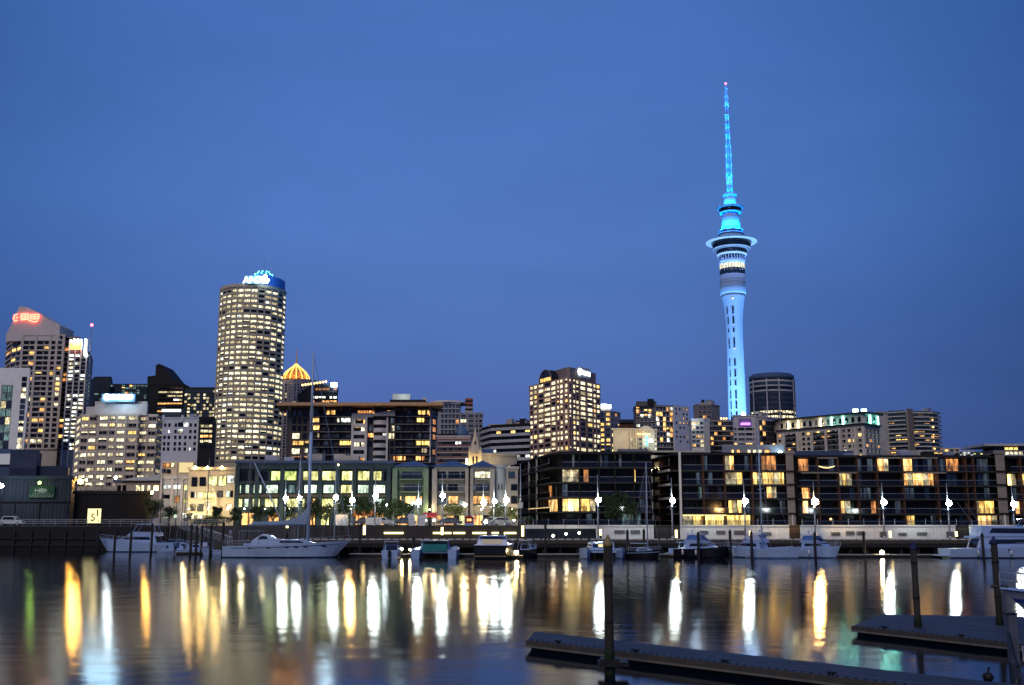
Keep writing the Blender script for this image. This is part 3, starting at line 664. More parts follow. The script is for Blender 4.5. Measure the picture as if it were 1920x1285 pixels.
for i in range(NR + 1):
    z = zb + (zt - zb) * i / NR; B.band(z - .55, z + .55, .3, CO, 'floor_band')
for k, qs in ((3, (0.03, .28, .47, .7, .97)), (1, (.5,)), (5, (.5,))):
    for q in qs: B.pier(B.faces[k], B.faces[k].L * q - .35, B.faces[k].L * q + .35, zb, zt, .5, CO)
SB = glow('blue_white_sign', (.50, .82, 1), 22)
b_ = MB(); x0, x1 = Xat(206, D2, 745), Xat(250, D2, 745)
b_.box(x0 - 3.5, x1 + 1, D2 - .4, D2 + .3, Zat(754, D2), Zat(739, D2), surf('sign_panel', (.12, .2, .3))); B.part(b_, 'sign_board')
b_ = MB(); b_.ball((Xat(200, D2 - 1, 745), D2 - .9, Zat(745, D2)), 1.4, SB, 10); B.part(b_, 'sign_disc')
for i in range(8):
    b_ = MB(); xa = x0 + (x1 - x0) * i / 8 + .12; xb = x0 + (x1 - x0) * (i + 1) / 8 - .12; za, zc = Zat(748.5, D2), Zat(741.5, D2)
    b_.tube((xa + .3, D2 - .9, za), (xa + .3, D2 - .9, zc), .34, .34, SB, 5); b_.tube((xb - .2, D2 - .9, za), (xb - .2, D2 - .9, zc), .34, .34, SB, 5)
    zq = zc if i % 2 else (za + zc) / 2; b_.tube((xa + .3, D2 - .9, zq), (xb - .2, D2 - .9, zq), .34, .34, SB, 5); B.part(b_, 'sign_letter')
add_light('sign_wash', 'AREA', (Xat(225, D2 - 6, 760), D2 - 5, Zat(748, D2)), 900, (.5, .75, 1), None).rotation_euler = (radians(70), 0, 0)
B.done()

# ---- white panel building with pin-hole windows
D2 = 440.
B = Bld('apartment_block', 'white panel building dotted with tiny square windows and a lit roof strip', [(303, D2), (372, D2), (374, 455)], 18, G0, Zat(785, D2), surf('white_panel', (.55, .56, .60), var=.06), py=830)
f = B.faces[0]
for r, y in enumerate((800, 812, 823, 835, 845)):
    for c, x in enumerate((308, 316, 328, 337, 347, 356, 365)):
        if rnd.random() < .9:
            m = choose((5, G_DARK), (1.2, L_WHITE)); wd = 2 if c in (3, 4) and r in (0, 1) else .8
            t_ = f.at(x, 830); B.wins.append((f, t_, Zat(y, D2), wd, 1.5 if wd > 1 else 1.1, m, FRAME_D, .12, .08, 0, 0))
B.kit(3); B.rbox(303, 346, D2 + 3, 10, B.z1, Zat(765, D2), NAVY, 'plant_room', 780)
b_ = MB(); b_.box(Xat(304, D2 + 2.6, 770), Xat(339, D2 + 2.6, 770), D2 + 2.2, D2 + 2.8, Zat(771, D2), Zat(766.5, D2), glow('roof_strip_light', (.85, 1, .8), 2.6)); B.part(b_, 'strip_light')
for x in (304, 340, 371): t_ = f.at(x, 830); B.pier(f, t_ - .5, t_ + .5, Zat(790, D2), B.z1 + 1.4, .3)
B.done()
D2 = 420.
B = Bld('office_block', 'small dark block with four warm lit floors left of the round tower', [(371, D2), (400, D2), (402, 440)], 14, G0, Zat(785, D2), DARK, py=830)
B.grid(B.faces[0], urows(Zat(842, D2), B.z1, 6, .5), B.faces[0].cols([(375, 381), (382, 390), (391, 397)], 830), lambda r, c: [G_DARK, L_OFF, L_WARM, L_OFF, L_OFF2, G_DARK][r])
B.done()
# ---- long apartment hotel under a thin copper-coloured canopy
D2 = 400.
HBR = surf('hotel_dark_panel', (.085, .070, .062))
B = Bld('apartment_hotel', 'long dark apartment hotel under a thin wide copper coloured canopy roof', [(537, D2 + 6), (543, D2), (806, D2), (819, D2 + 8)], 20, G0, Zat(765, D2), HBR, py=830)
f = B.faces[1]; zt = Zat(768, D2); zb = Zat(868, D2); NR = 7; fh = (zt - zb) / NR
COP = surf('copper_canopy', (.50, .30, .15), rough=.5)
b_ = MB(); b_.prism([(Xat(519, D2 - 7, 756), D2 - 7), (Xat(831, D2 - 7, 758), D2 - 7), (Xat(828, D2 + 16, 756), D2 + 16), (Xat(527, D2 + 16, 756), D2 + 16)], Zat(760.5, D2 - 7), Zat(754.5, D2 - 7), COP); B.part(b_, 'canopy_roof')
for x in (545, 640, 700, 760, 806):
    b_ = MB(); b_.tube((Xat(x, D2 - 2, 765), D2 - 2, zt - 1), (Xat(x, D2 - 2, 765), D2 - 2, Zat(760, D2 - 7)), .3, .3, COP, 6); B.part(b_, 'canopy_post')
rows = urows(zb, zt, NR, .7)
lits = {6: [(610, 626, L_WARM), (669, 700, L_AMB), (725, 739, L_WARM), (783, 796, L_YEL), (800, 806, L_YEL)],
        5: [(584, 596, L_YEL), (630, 634, L_WHITE), (638, 655, L_WHITE), (659, 664, L_WHITE), (668, 676, L_WARM), (680, 687, L_WARM), (781, 794, L_YEL)],
        4: [(586, 597, L_YEL), (664, 672, L_WARM), (676, 685, L_OFF), (734, 738, L_OFF)],
        3: [(547, 560, L_OFF), (594, 597, L_OFF2), (689, 699, L_WARM), (717, 724, L_WHITE), (728, 738, L_OFF)],
        2: [(548, 568, L_YEL), (571, 578, L_YEL), (636, 660, L_YEL), (664, 673, L_OFF), (677, 686, L_OFF), (780, 806, L_YEL)],
        1: [(547, 561, L_OFF), (571, 576, L_OFF), (789, 800, L_OFF2)],
        0: [(546, 567, L_AMB), (571, 577, L_WARM), (666, 671, L_WARM), (676, 684, L_WARM), (738, 760, L_WARM), (780, 796, L_WARM)]}
for r, (za, zc) in enumerate(rows):
    spans = []
    for a, b2, m in lits.get(r, []): spans.append((a, b2)); B.wins.append((f, (f.at(a) + f.at(b2)) / 2, za, f.at(b2) - f.at(a), zc - za, m, FRAME_D, .12, .08, max(1, int((b2 - a) / 6)), 0))
    x = 545
    while x < 804:
        b2 = x + 9
        if not any(a - 2 < b2 and e + 2 > x for a, e in spans): B.wins.append((f, (f.at(x) + f.at(b2)) / 2, za, f.at(b2) - f.at(x) - .3, zc - za, choose((5, G_DARK), (2, G_GREY), (.6, L_CURT)), FRAME_D, .12, .08, 0, 0))
        x += 10.3
THIN = surf('thin_pale_slab_edge', (.30, .27, .24))
for r in range(NR + 1):
    z = zb + fh * r; b_ = MB()
    f.box(b_, f.at(580), f.at(660), z - .08, z + .12, .0, 1.5, THIN); B.part(b_, 'balcony_slab'); b_ = MB(); f.box(b_, f.at(740), f.at(805), z - .08, z + .12, 0, 1.5, THIN); B.part(b_, 'balcony_slab')
    for xa, xb in ((581, 659), (741, 804)): b_ = MB(); f.box(b_, f.at(xa), f.at(xb), z + .12, z + .8, 1.38, 1.44, G_DARK); B.part(b_, 'balustrade')
for x in (600, 618, 636, 742, 757, 776, 790): t_ = f.at(x); B.pier(f, t_ - .12, t_ + .12, zb, zt, 1.5, DKBR, 'party_wall')
# pale framed bay and striped balcony bay
for x in (661, 686): t_ = f.at(x); B.pier(f, t_ - .45, t_ + .45, zb - 2, Zat(781, D2), 1.9, PALE, 'bay_frame')
for r in range(6):
    z = zb + fh * r; b_ = MB(); f.box(b_, f.at(661) + .45, f.at(686) - .45, z + fh * .62, z + fh * 1.1, 0, 1.8, PALE); B.part(b_, 'bay_spandrel')
b_ = MB(); f.box(b_, f.at(660) - .2, f.at(699), Zat(783, D2), Zat(776, D2), 0, 2.1, PALE); B.part(b_, 'bay_cap')
for r in range(6):
    z = zb + fh * r; b_ = MB(); n = 8; a0, a1 = f.at(700), f.at(724)
    Q = [f.pt(a0 + (a1 - a0) * i / n, 0, 1.2 + 1.3 * sin(pi * i / n)) for i in range(n + 1)]
    Pq = [(q.x, q.y) for q in Q] + [tuple(f.pt(a1, 0, 0).xy), tuple(f.pt(a0, 0, 0).xy)]
    b_.prism(Pq, z - .1, z + 1.45, PALE); B.part(b_, 'curved_balcony')
b_ = MB(); n = 10
for i in range(n):
    q0 = f.at(699) + (f.at(740) - f.at(699)) * i / n; q1 = f.at(699) + (f.at(740) - f.at(699)) * (i + 1) / n
    h0 = 1.6 * sqrt(max(0, i / n)); h1 = 1.6 * sqrt((i + 1) / n); z = Zat(781, D2)
    c = [f.pt(q0, z, 2.2), f.pt(q1, z, 2.2), f.pt(q1, z, 0), f.pt(q0, z, 0)]
    b_.hexa(c + [Vector((p.x, p.y, z + .5 + (h0 if k in (0, 3) else h1))) for k, p in enumerate(c)], PALE)
B.part(b_, 'curved_canopy')
t_ = f.at(725.5); B.pier(f, t_ - .35, t_ + .35, zb, Zat(783, D2), 1.2, PALE)
t_ = f.at(805); B.pier(f, t_, t_ + .5, zb, zt, .5, PALE)
B.grid(B.faces[2], urows(zb, zt, NR, .65), B.faces[2].ucols(1, .55), lambda r, c: choose((4, G_DARK), (1, L_AMB)), frame=PALE)
B.rbox(736, 769, D2 + 5, 8, Zat(758, D2), Zat(736, D2), surf('plant_room_white', (.62, .64, .62)), 'plant_room', 750)
B.rbox(793, 800, D2 + 6, 5, Zat(758, D2), Zat(742, D2), PALE, 'plant_room', 750)
b_ = MB(); b_.box(Xat(731, D2 + 1, 752), Xat(797, D2 + 1, 752), D2 + 1, D2 + 14, Zat(755, D2), Zat(749, D2), DARK); B.part(b_, 'plant_deck')
for x in (548, 651, 676, 713): b_ = MB(); b_.tube((Xat(x, D2 + 3, 750), D2 + 3, Zat(756, D2)), (Xat(x, D2 + 3, 750), D2 + 3, Zat(746, D2)), .07, .05, STEEL, 5); B.part(b_, 'aerial')
add_light('plant_room_lamp', 'POINT', (Xat(754, D2, 744), D2 + 1.5, Zat(744, D2)), 220, (.8, 1, .85), None, .3)
B.done()

# ---- grey apartment block with curved top, striped chimney shaft beside it
D2 = 520.
B = Bld('apartment_block', 'grey glass apartment block with gently curved roof behind copper canopy', [(815, D2 + 5), (826, D2), (861, D2), (863, D2 + 14)], 15, G0, Zat(757, D2), surf('apartment_grey', (.30, .30, .33)), py=800)
B.grid(B.faces[1], urows(Zat(845, D2), B.z1, 9, .7), B.faces[1].ucols(5, .82), lambda r, c: choose((5, G_BLUE), (2, G_GREY), (2.2, L_WARM if c > 1 else G_BLUE)), frame=FRAME_L)
for i in range(10): z = Zat(845, D2) + (B.z1 - Zat(845, D2)) * i / 9; B.band(z - .25, z + .25, .6, surf('apartment_grey', (.30, .30, .33)), i0=1, i1=3)
b_ = MB(); b_.lathe([(10.5, 0), (10.5, .6), (8, 1.4)], PALE, 16, (Xat(840, D2 + 8, 755), D2 + 9, B.z1 + .5)); B.part(b_, 'curved_roof'); B.done()
D2 = 500.
B = Bld('office_block', 'low grey block carrying a red and grey banded lift shaft', [(862, D2), (890, D2), (905, D2)], 15, G0, Zat(776, D2), surf('apartment_grey', (.30, .30, .33)), py=800)
for k in range(8):
    b_ = MB(); y0 = 776 - k * 3.9; b_.box(Xat(872, D2 + 4, 770), Xat(886, D2 + 4, 770), D2 + 4, D2 + 8, Zat(y0, D2), Zat(y0 - 3.9, D2), surf('shaft_red', (.32, .10, .08)) if k in (5, 6, 7) and k % 2 else (CONC_G if k % 2 else DARK)); B.part(b_, 'shaft_band')
for f in B.faces: B.grid(f, urows(Zat(850, D2), B.z1, 8, .6), f.ucols(2, .75), lambda r, c: choose((6, G_GREY), (3, G_DARK), (1, L_OFF)), frame=PALE, dep=.5)
B.done()

# ---- pink and white striped office
D2 = 370.
STR = surf('pale_pink_render', (.50, .43, .42)); REDB = surf('terracotta_band', (.22, .11, .09))
B = Bld('office_block', 'pale pink office striped with red sill bands and a small blue roof turret', [(817, D2 + 4), (819, D2), (882, D2), (886, D2 + 9)], 16, G0, Zat(820, D2), STR, py=850)
f = B.faces[1]; NR = 5; zb = Zat(880, D2); zt = B.z1 - 1
B.grid(f, urows(zb, zt, NR, .42), f.ucols(11, .8), lambda r, c: choose((5, G_GREY), (2, G_DARK), (3 if r == 4 else 0, L_WHITE)), frame=FRAME_D)
for i in range(NR + 1):
    z = zb + (zt - zb) * i / NR; B.band(z + .1, z + .42, .35, REDB, 'sill_band', 0, 3)
b_ = MB(); x, y = Xat(865, D2 + 6, 810), D2 + 8
b_.lathe([(2.5, 0), (2.4, 2.4), (2.0, 3.2), (1.1, 4.2), (.1, 4.9)], surf('blue_turret', (.08, .14, .22), rough=.4), 8, (x, y, B.z1)); B.part(b_, 'turret')
B.rbox(821, 858, D2 + 3, 8, B.z1, Zat(812, D2), DKBR, 'roof_storey', 820)
for k in range(8): b_ = MB(); b_.ball(f.pt(f.L * (.35 + .08 * k), Zat(874, D2), .6), .33, glow('white_globe_light', (1, .95, .85), 5), 6); B.part(b_, 'globe_light')
B.done()

# ---- floodlit church spire
D2 = 340.; x = Xat(891, D2, 860)
SPT = surf('spire_stone', (.60, .50, .34))
ch = thing('church', 'floodlit cream stone church tower with slender spire', 'church', (x, D2, G0), world=True)
zT, zS, zP = Zat(876, D2), Zat(851, D2), Zat(802, D2)
b_ = MB(); b_.box(x - 1.75, x + 1.75, D2 - 1.75, D2 + 1.75, G0, zS, SPT); b_.build('belfry_wall', ch)
for sx in (-1, 1):
    for sy in (-1, 1):
        b_ = MB(); b_.box(x + sx * 1.75 - .32, x + sx * 1.75 + .32, D2 + sy * 1.75 - .32, D2 + sy * 1.75 + .32, G0, zS + .4, SPT); b_.lathe([(.45, 0), (.03, 1.8)], SPT, 4, (x + sx * 1.75, D2 + sy * 1.75, zS + .4), sm=False); b_.build('pinnacle', ch)
b_ = MB(); b_.lathe([(2.35, 0), (1.45, 2.3), (.75, 5.0), (.06, zP - zS)], SPT, 8, (x, D2, zS), sm=False); b_.build('spire', ch)
for q in (-.55, .55): b_ = MB(); b_.box(x + q - .28, x + q + .28, D2 - 1.8, D2 - 1.77, zT + .9, zS - 1.0, DKBR); b_.build('louvre', ch)
b_ = MB(); b_.box(x - .25, x + .25, D2 - 1.28, D2 - 1.1, zS + 2.4, zS + 3.9, DKBR); b_.build('dormer', ch)
for a in (-150, -90, -30): add_light('spire_lamp', 'POINT', (x + 4.2 * cos(radians(a)), D2 + 4.2 * sin(radians(a)), zT - .5), 1500, (1, .75, .34), None, .3)
b_ = MB(); b_.tube((x - 2.6, D2 - 2.4, zT), (x - 2.6, D2 - 2.4, zT + 2.6), .25, .25, glow('white_globe_light', (1, .95, .85), 5), 6); b_.build('wall_light', ch)

# ---- low beige church hall / cafe roofs behind
D2 = 350.
B = Bld('low_building', 'low beige gabled hall beside the floodlit spire', [(900, D2), (921, D2), (969, D2 + 8)], 20, G0, Zat(853, D2), CREAM, py=860)
b_ = MB(); x0, x1 = Xat(902, D2, 850), Xat(925, D2, 850); zg = B.z1 + .5; 
for y in (0,): b_.hexa([(x0, D2, zg), (x1, D2, zg), (x1, D2 + 14, zg), (x0, D2 + 14, zg), (x0 + .2, D2 + 3, zg + 1.5), (x1 - .2, D2 + 3, zg + 1.5), (x1 - .2, D2 + 11, zg + 1.5), (x0 + .2, D2 + 11, zg + 1.5)], BLUER)
B.part(b_, 'gable_roof')
B.rbox(910, 935, D2 + 10, 10, B.z1, Zat(846, D2), BLUER, 'roof_box', 850)
for f, n in zip(B.faces, (3, 5)):
    B.grid(f, [(Zat(878, D2), Zat(872, D2))], f.ucols(n, .35), lambda r, c: choose((3, L_WHITE), (1, G_DARK)))
add_light('hall_lamp', 'POINT', (Xat(940, D2 - 3, 860), D2 - 4, Zat(866, D2)), 500, (1, .8, .5), None, .3)
B.done()

# ---- stepped dark office with white floor bands
D2 = 480.
B = Bld('office_block', 'stepped dark office block with broad white floor bands beside pink tower', [(903, D2 + 20), (922, D2 + 4), (994, D2 - 6)], 25, G0, Zat(798, D2), DARK, py=830)
WB = surf('white_band', (.40, .40, .42))
for i in range(6):
    z = Zat(806 + i * 11.5, D2); B.band(z - .2, z + 1.05, .5, WB, 'floor_band')
f = B.faces[1]
B.grid(f, [(Zat(816 + i * 11.5, D2), Zat(808.5 + i * 11.5, D2)) for i in range(6)], f.ucols(8, .9), lambda r, c: (choose((2, L_YEL), (1, G_DARK)) if r == 0 and c in (1, 2, 4, 6, 7) else choose((8, G_DARK), (.8, L_WHITE))))
B.kit(3); B.rbox(916, 948, D2 + 6, 14, B.z1, Zat(793, D2), CONC_G, 'upper_storey', 800)
B.rbox(948, 994, D2 + 3, 16, B.z1, Zat(790.5, D2), CONC_G, 'upper_storey', 800)
B.rbox(966, 994, D2 + 8, 12, B.z1, Zat(785.5, D2), DARK, 'plant_room', 790)
B.done()

# ---- pink granite tower with arched window and white logo
D2 = 600.
B = Bld('office_tower', 'pink granite office tower with lit arched window and white sign on dark crown', [(993, 640), (1059, 602), (1067, 600), (1072, 602), (1127, 632)], 30, G0, Zat(711, 604), PINK, py=850)
zt = B.z1 + .2; zb = Zat(866, 604); NR = 16; rows = urows(zb, zt, NR, .58)
LEFT = [(995, 1000), (1002, 1008), (1011, 1020), (1022, 1033), (1035, 1043), (1046, 1050), (1052, 1056.5)]
RIGHT = [(1075, 1079), (1081, 1085.5), (1089, 1098), (1102, 1111), (1113.5, 1117.5), (1119.5, 1125)]
def pk(r, c):
    if r in (0, 3, 6) and rnd.random() < .75: return G_DARK
    return choose((9, L_OFF), (1.2, L_OFF2), (1.8, G_DARK), (.8, L_YEL))
B.grid(B.faces[0], rows, B.faces[0].cols(LEFT, 850), pk, frame=PINK, dep=.4)
B.grid(B.faces[1], rows, B.faces[1].ucols(1, .6), pk, frame=PINK, dep=.4); B.grid(B.faces[2], rows, B.faces[2].ucols(1, .6), pk, frame=PINK, dep=.4)
B.grid(B.faces[3], rows, B.faces[3].cols(RIGHT, 850), pk, frame=PINK, dep=.4)
for i in range(NR + 1): z = zb + (zt - zb) * i / NR; B.band(z - .4, z + .25, .3, PINK)
f0, f3 = B.faces[0], B.faces[3]
for px in (1009.5, 1021, 1034, 1044.5): t_ = f0.at(px, 850); B.pier(f0, t_ - .3, t_ + .3, zb, zt, .5, PINK)
for px in (1087, 1100, 1112.5): t_ = f3.at(px, 850); B.pier(f3, t_ - .3, t_ + .3, zb, zt, .5, PINK)
CRN = surf('brown_grey_crown', (.22, .17, .16))
k_ = [Vector((Xat(x, d, 850), d)) for x, d in ((1034, 628), (1062, 611), (1070, 609), (1119, 636))]
b_ = MB(); b_.prism([tuple(p) for p in k_] + [(k_[-1].x, 660), (k_[0].x, 660)], zt, Zat(687, 606), CRN); B.part(b_, 'crown')
ba = f0.at(1013.5, 850); bb = f0.at(1037, 850); b_ = MB(); n = 12; mid = (ba + bb) / 2; rr = (bb - ba) / 2
Q = [(mid - rr * cos(pi * i / n), zt + .2 + rr * 1.0 * sin(pi * i / n) * .95) for i in range(n + 1)]
b_.face([f0.pt(t_, z, .6) for t_, z in Q], G_BLUE)
for (t0, z0_), (t1, z1_) in zip(Q, Q[1:]): b_.tube(f0.pt(t0, z0_, .7), f0.pt(t1, z1_, .7), .4, .4, CRN, 5); b_.face([f0.pt(t0, z0_, .6), f0.pt(t0, z0_, -4), f0.pt(t1, z1_, -4), f0.pt(t1, z1_, .6)], DARK)
B.part(b_, 'arched_window')
for q in range(5): b_ = MB(); t_ = mid + rr * (-.7 + .35 * q); b_.tube(f0.pt(t_, zt, .75), f0.pt(t_, zt + rr * .9 * sqrt(max(.05, 1 - ((t_ - mid) / rr) ** 2)), .75), .16, .16, FRAME_D, 4); B.part(b_, 'arch_mullion')
b_ = MB(); f0.box(b_, mid - rr * .8, mid + rr * .9, zt + .6, zt + 2.6, .65, .8, L_YEL); B.part(b_, 'lit_lobby_window')
fc = Face(k_[2], k_[3]); zs = Zat(695, 612)
b_ = MB(); fc.box(b_, fc.L * .27, fc.L * .76, zs - 2.9, zs + 3.2, 0, .3, surf('sign_panel_grey', (.3, .33, .38))); B.part(b_, 'sign_board')
SW = glow('white_logo_light', (.9, 1, 1), 6)
b_ = MB(); b_.ball(fc.pt(fc.L * .34, zs + .1, .6), 1.9, SW, 10); B.part(b_, 'logo_disc')
for k in range(4):
    b_ = MB(); a = fc.L * (.46 + .075 * k); b_.tube(fc.pt(a, zs - 1, .6), fc.pt(a, zs + .9, .6), .33, .33, SW, 5); b_.tube(fc.pt(a, zs + .9, .6), fc.pt(a + 1.3, zs + .9, .6), .33, .33, SW, 5); b_.tube(fc.pt(a + 1.3, zs + .9, .6), fc.pt(a + 1.3, zs - 1, .6), .33, .33, SW, 5)
    if k % 2: b_.tube(fc.pt(a, zs - 1, .6), fc.pt(a + 1.3, zs - 1, .6), .33, .33, SW, 5)
    B.part(b_, 'sign_letter')
B.done()

# ---- small tower with white roof sign
D2 = 660.
B = Bld('office_tower', 'narrow grey tower with bright white roof sign just right of pink tower', [(1124, D2), (1146, D2), (1164, D2 + 10)], 15, G0, Zat(772, D2), CONC_G, py=820)
for f, n in zip(B.faces, (2, 3)): B.grid(f, urows(Zat(850, D2), B.z1, 8, .55), f.ucols(n, .6), lambda r, c: choose((3, L_YEL), (3, G_GREY), (1, L_AMB)), frame=CONC_G)
B.rbox(1125, 1146, D2 + 1, 8, B.z1, Zat(765, D2), CONC_G, 'plant_room', 770)
b_ = MB(); b_.box(Xat(1127, D2, 760), Xat(1138, D2, 760), D2 - .5, D2 + .5, Zat(766, D2), Zat(758, D2), SW); B.part(b_, 'sign_board')
b_ = MB(); b_.box(Xat(1140, D2, 760), Xat(1145.5, D2, 760), D2 - .5, D2 + .5, Zat(766, D2), Zat(759, D2), SW); B.part(b_, 'sign_board'); B.done()

# ---- brown roofed block, cream lodge, apartments
D2 = 560.
B = Bld('office_block', 'brown flat roofed block with a row of warm lights behind the cream lodge', [(1163, D2), (1192, D2)], 15, G0, Zat(793, D2), BROWN, py=820)
B.grid(B.faces[0], urows(Zat(835, D2), B.z1 - 2, 3, .4), B.faces[0].ucols(5, .6), lambda r, c: choose((3, L_WARM), (1, L_AMB)))
B.rbox(1163, 1192, D2 - 1, 16, Zat(793, D2), Zat(787, D2), NAVY, 'roof', 790); B.done()
D2 = 400.
B = Bld('lodge', 'cream floodlit lodge with curved parapet gable and balconies', [(1150, D2), (1178, D2), (1232, D2 + 3)], 14, G0, Zat(806, D2), CREAM, py=830)
f = B.faces[1]
B.grid(f, urows(Zat(845, D2), B.z1 - 2.6, 3, .6), f.ucols(6, .6), lambda r, c: choose((3, L_OFF2), (4, G_GREY), (1.5, L_OFF)), frame=CREAM, dep=.3)
b_ = MB(); n = 12; pr = [(1198, 805), (1203, 801), (1208, 799), (1213, 797.5), (1218, 799), (1222, 802), (1230, 805)]
for (xa, ya), (xb, yb) in zip(pr, pr[1:]):
    c = [f.pt(f.at(xa), B.z1 - .3, .3), f.pt(f.at(xb), B.z1 - .3, .3), f.pt(f.at(xb), B.z1 - .3, -1), f.pt(f.at(xa), B.z1 - .3, -1)]
    b_.hexa(c + [Vector((p.x, p.y, Zat(ya if k in (0, 3) else yb, D2))) for k, p in enumerate(c)], CREAM)
B.part(b_, 'parapet_gable')
for x in (1182, 1192, 1205, 1226): t_ = f.at(x); B.pier(f, t_ - .3, t_ + .3, G0, B.z1, .8, CREAM)
for q in range(6): b_ = MB(); b_.ball(f.pt(f.L * (.3 + .08 * q), B.z1 - 1.6, 1.2), .3, glow('amber_roof_lamp', (1, .55, .15), 6), 6); B.part(b_, 'lantern')
add_light('lodge_lamp', 'POINT', (Xat(1165, D2 - 6, 815), D2 - 7, Zat(820, D2)), 900, (1, .85, .55), None, .3)
add_light('lodge_lamp', 'POINT', (Xat(1205, D2 - 6, 815), D2 - 6, Zat(815, D2)), 700, (1, .8, .5), None, .3)
b_ = MB(); b_.box(Xat(1211, D2 - 2, 825), Xat(1215, D2 - 2, 825), D2 - 1.5, D2 - .9, Zat(836, D2), Zat(819, D2), glow('cyan_sign', (.1, .75, 1), 2.2)); B.part(b_, 'vertical_sign')
b_ = MB(); b_.ball((Xat(1220, D2 - 2, 826), D2 - 2, Zat(827, D2)), .75, glow('cold_floodlight', (.75, .9, 1), 14), 8); B.part(b_, 'floodlight'); B.done()
D2 = 500.
B = Bld('apartment_tower', 'glass apartment tower with scattered warm windows beside a white blank panel', [(1189, D2 + 6), (1193, D2), (1230, D2 - 3), (1262, D2), (1263, D2 - 2), (1290, D2 + 4)], 16, G0, Zat(763, D2), surf('apartment_olive', (.10, .105, .10)), py=800)
B.rbox(1193, 1231, D2 - 3, 14, B.z1, Zat(754, D2), surf('apartment_olive', (.10, .105, .10)), 'upper_storey', 760)
B.rbox(1214, 1226, D2 - 4, 8, B.z1, Zat(750, D2), DARK, 'roof_box', 752)
for k in (1, 2):
    f = B.faces[k]; B.grid(f, urows(Zat(840, D2), Zat(758, D2) if k == 1 else B.z1, 9 if k == 1 else 8, .72), f.ucols(5, .8), lambda r, c: choose((5, G_BLUE), (1.6, L_WARM), (2.0, L_YEL), (1.0, L_WHITE), (3, G_GREY)), frame=FRAME_L)
    for i in range(9): z = Zat(840, D2) + (B.z1 - Zat(840, D2)) * i / 8; b_ = MB(); f.box(b_, 0, f.L, z - .2, z + .1, 0, .9, CONC_G); B.part(b_, 'balcony_slab')
f = B.faces[4]; b_ = MB(); f.box(b_, -.3, f.L + .4, G0, B.z1 + .4, 0, .6, surf('white_panel', (.55, .56, .60), var=.06)); B.part(b_, 'white_wall')
B.grid(f, urows(Zat(832, D2), B.z1, 8, .3), f.ucols(4, .28), lambda r, c: choose((5, G_DARK), (1.3, L_WARM)) if rnd.random() < .75 else None, sh=.62)
B.done()

# ---- concrete flats, white fronts and purple sign beneath the tall tower
D2 = 520.
B = Bld('apartment_block', 'grey concrete flats with water tank on the roof left of tall tower', [(1302, D2 + 4), (1309, D2), (1334, D2), (1350, D2 + 6)], 14, G0, Zat(760, D2), surf('brown_concrete', (.26, .23, .21)), py=790)
B.grid(B.faces[1], urows(Zat(830, D2), B.z1, 8, .55), B.faces[1].ucols(3, .8), lambda r, c: choose((6, G_GREY), (2, G_DARK), (.6, L_WARM)), frame=CONC_G, dep=.5)
B.kit(2); B.rbox(1312, 1330, D2 + 3, 8, B.z1, Zat(754, D2), CONC_G, 'water_tank', 757); B.rbox(1315, 1321, D2 + 4, 3, B.z1, Zat(748, D2), DARK, 'roof_box', 752); B.done()
D2 = 440.
B = Bld('apartment_block', 'pale apartments with dark balcony stack and blank white side wall', [(1293, D2 + 12), (1297, D2), (1320, D2 - 2), (1331, D2)], 14, G0, Zat(788, D2), PALE, py=810)
B.grid(B.faces[1], urows(Zat(840, D2), B.z1 - .5, 6, .7), B.faces[1].ucols(3, .88), lambda r, c: choose((6, G_GREY), (2.2, L_OFF2), (1.4, L_WARM)), frame=FRAME_L)
add_light('side_wash', 'POINT', (Xat(1291, D2 - 2, 800), D2 - 4, Zat(795, D2)), 700, (.6, .8, 1), None, .3)
B.done()
D2 = 450.
B = Bld('apartment_block', 'dark brick apartments with reddish roof between two white fronted blocks', [(1331, D2 + 2), (1376, D2 + 2)], 14, G0, Zat(789, D2), surf('dark_brick', (.07, .05, .05)), py=810)
B.grid(B.faces[0], urows(Zat(845, D2), B.z1, 6, .6), B.faces[0].ucols(6, .7), lambda r, c: choose((5, G_GREY), (3, G_DARK), (1, L_WARM), (.5, L_AMB)), frame=FRAME_D)
for i in range(7): z = Zat(845, D2) + (B.z1 - Zat(845, D2)) * i / 6; B.band(z - .2, z + .2, .6, CONC_G)
for x in (1352, 1357, 1362): b_ = MB(); b_.ball((Xat(x, D2 + 1, 785), D2 + 1, B.z1 + 1), .4, glow('amber_roof_lamp', (1, .55, .15), 6), 6); B.part(b_, 'roof_lamp')
B.done()
D2 = 420.
B = Bld('office_block', 'grey fronted block with a glowing purple sign under the tall tower', [(1376, D2), (1417, D2), (1424, D2 + 3), (1458, D2 + 12)], 16, G0, Zat(781, D2), surf('lilac_grey_render', (.40, .38, .42)), py=810)
B.kit(4); f = B.faces[0]; b_ = MB(); f.box(b_, f.at(1388), f.at(1411), Zat(800, D2), Zat(785, D2), 0, .25, surf('purple_wall', (.20, .12, .30))); B.part(b_, 'sign_board')
PUR = glow('purple_neon', (.55, .18, 1), 3.2)
b_ = MB()
for i in range(7): a = f.at(1391 + i * 2.6); z = Zat(796, D2); b_.tube(f.pt(a, z - .3, .5), f.pt(a + .35, z + .5 + .25 * (i % 2), .5), .2, .2, PUR, 5); b_.tube(f.pt(a + .35, z - .2, .5), f.pt(a, z + .4, .5), .2, .2, PUR, 5)
B.part(b_, 'neon_lettering')
B.grid(f, urows(Zat(848, D2), Zat(800, D2), 5, .5), f.cols([(1378, 1383), (1386, 1398), (1400, 1412), (1413.5, 1416)]), lambda r, c: choose((4, G_GREY), (3, G_DARK), (1.2, L_WARM)), frame=FRAME_L)
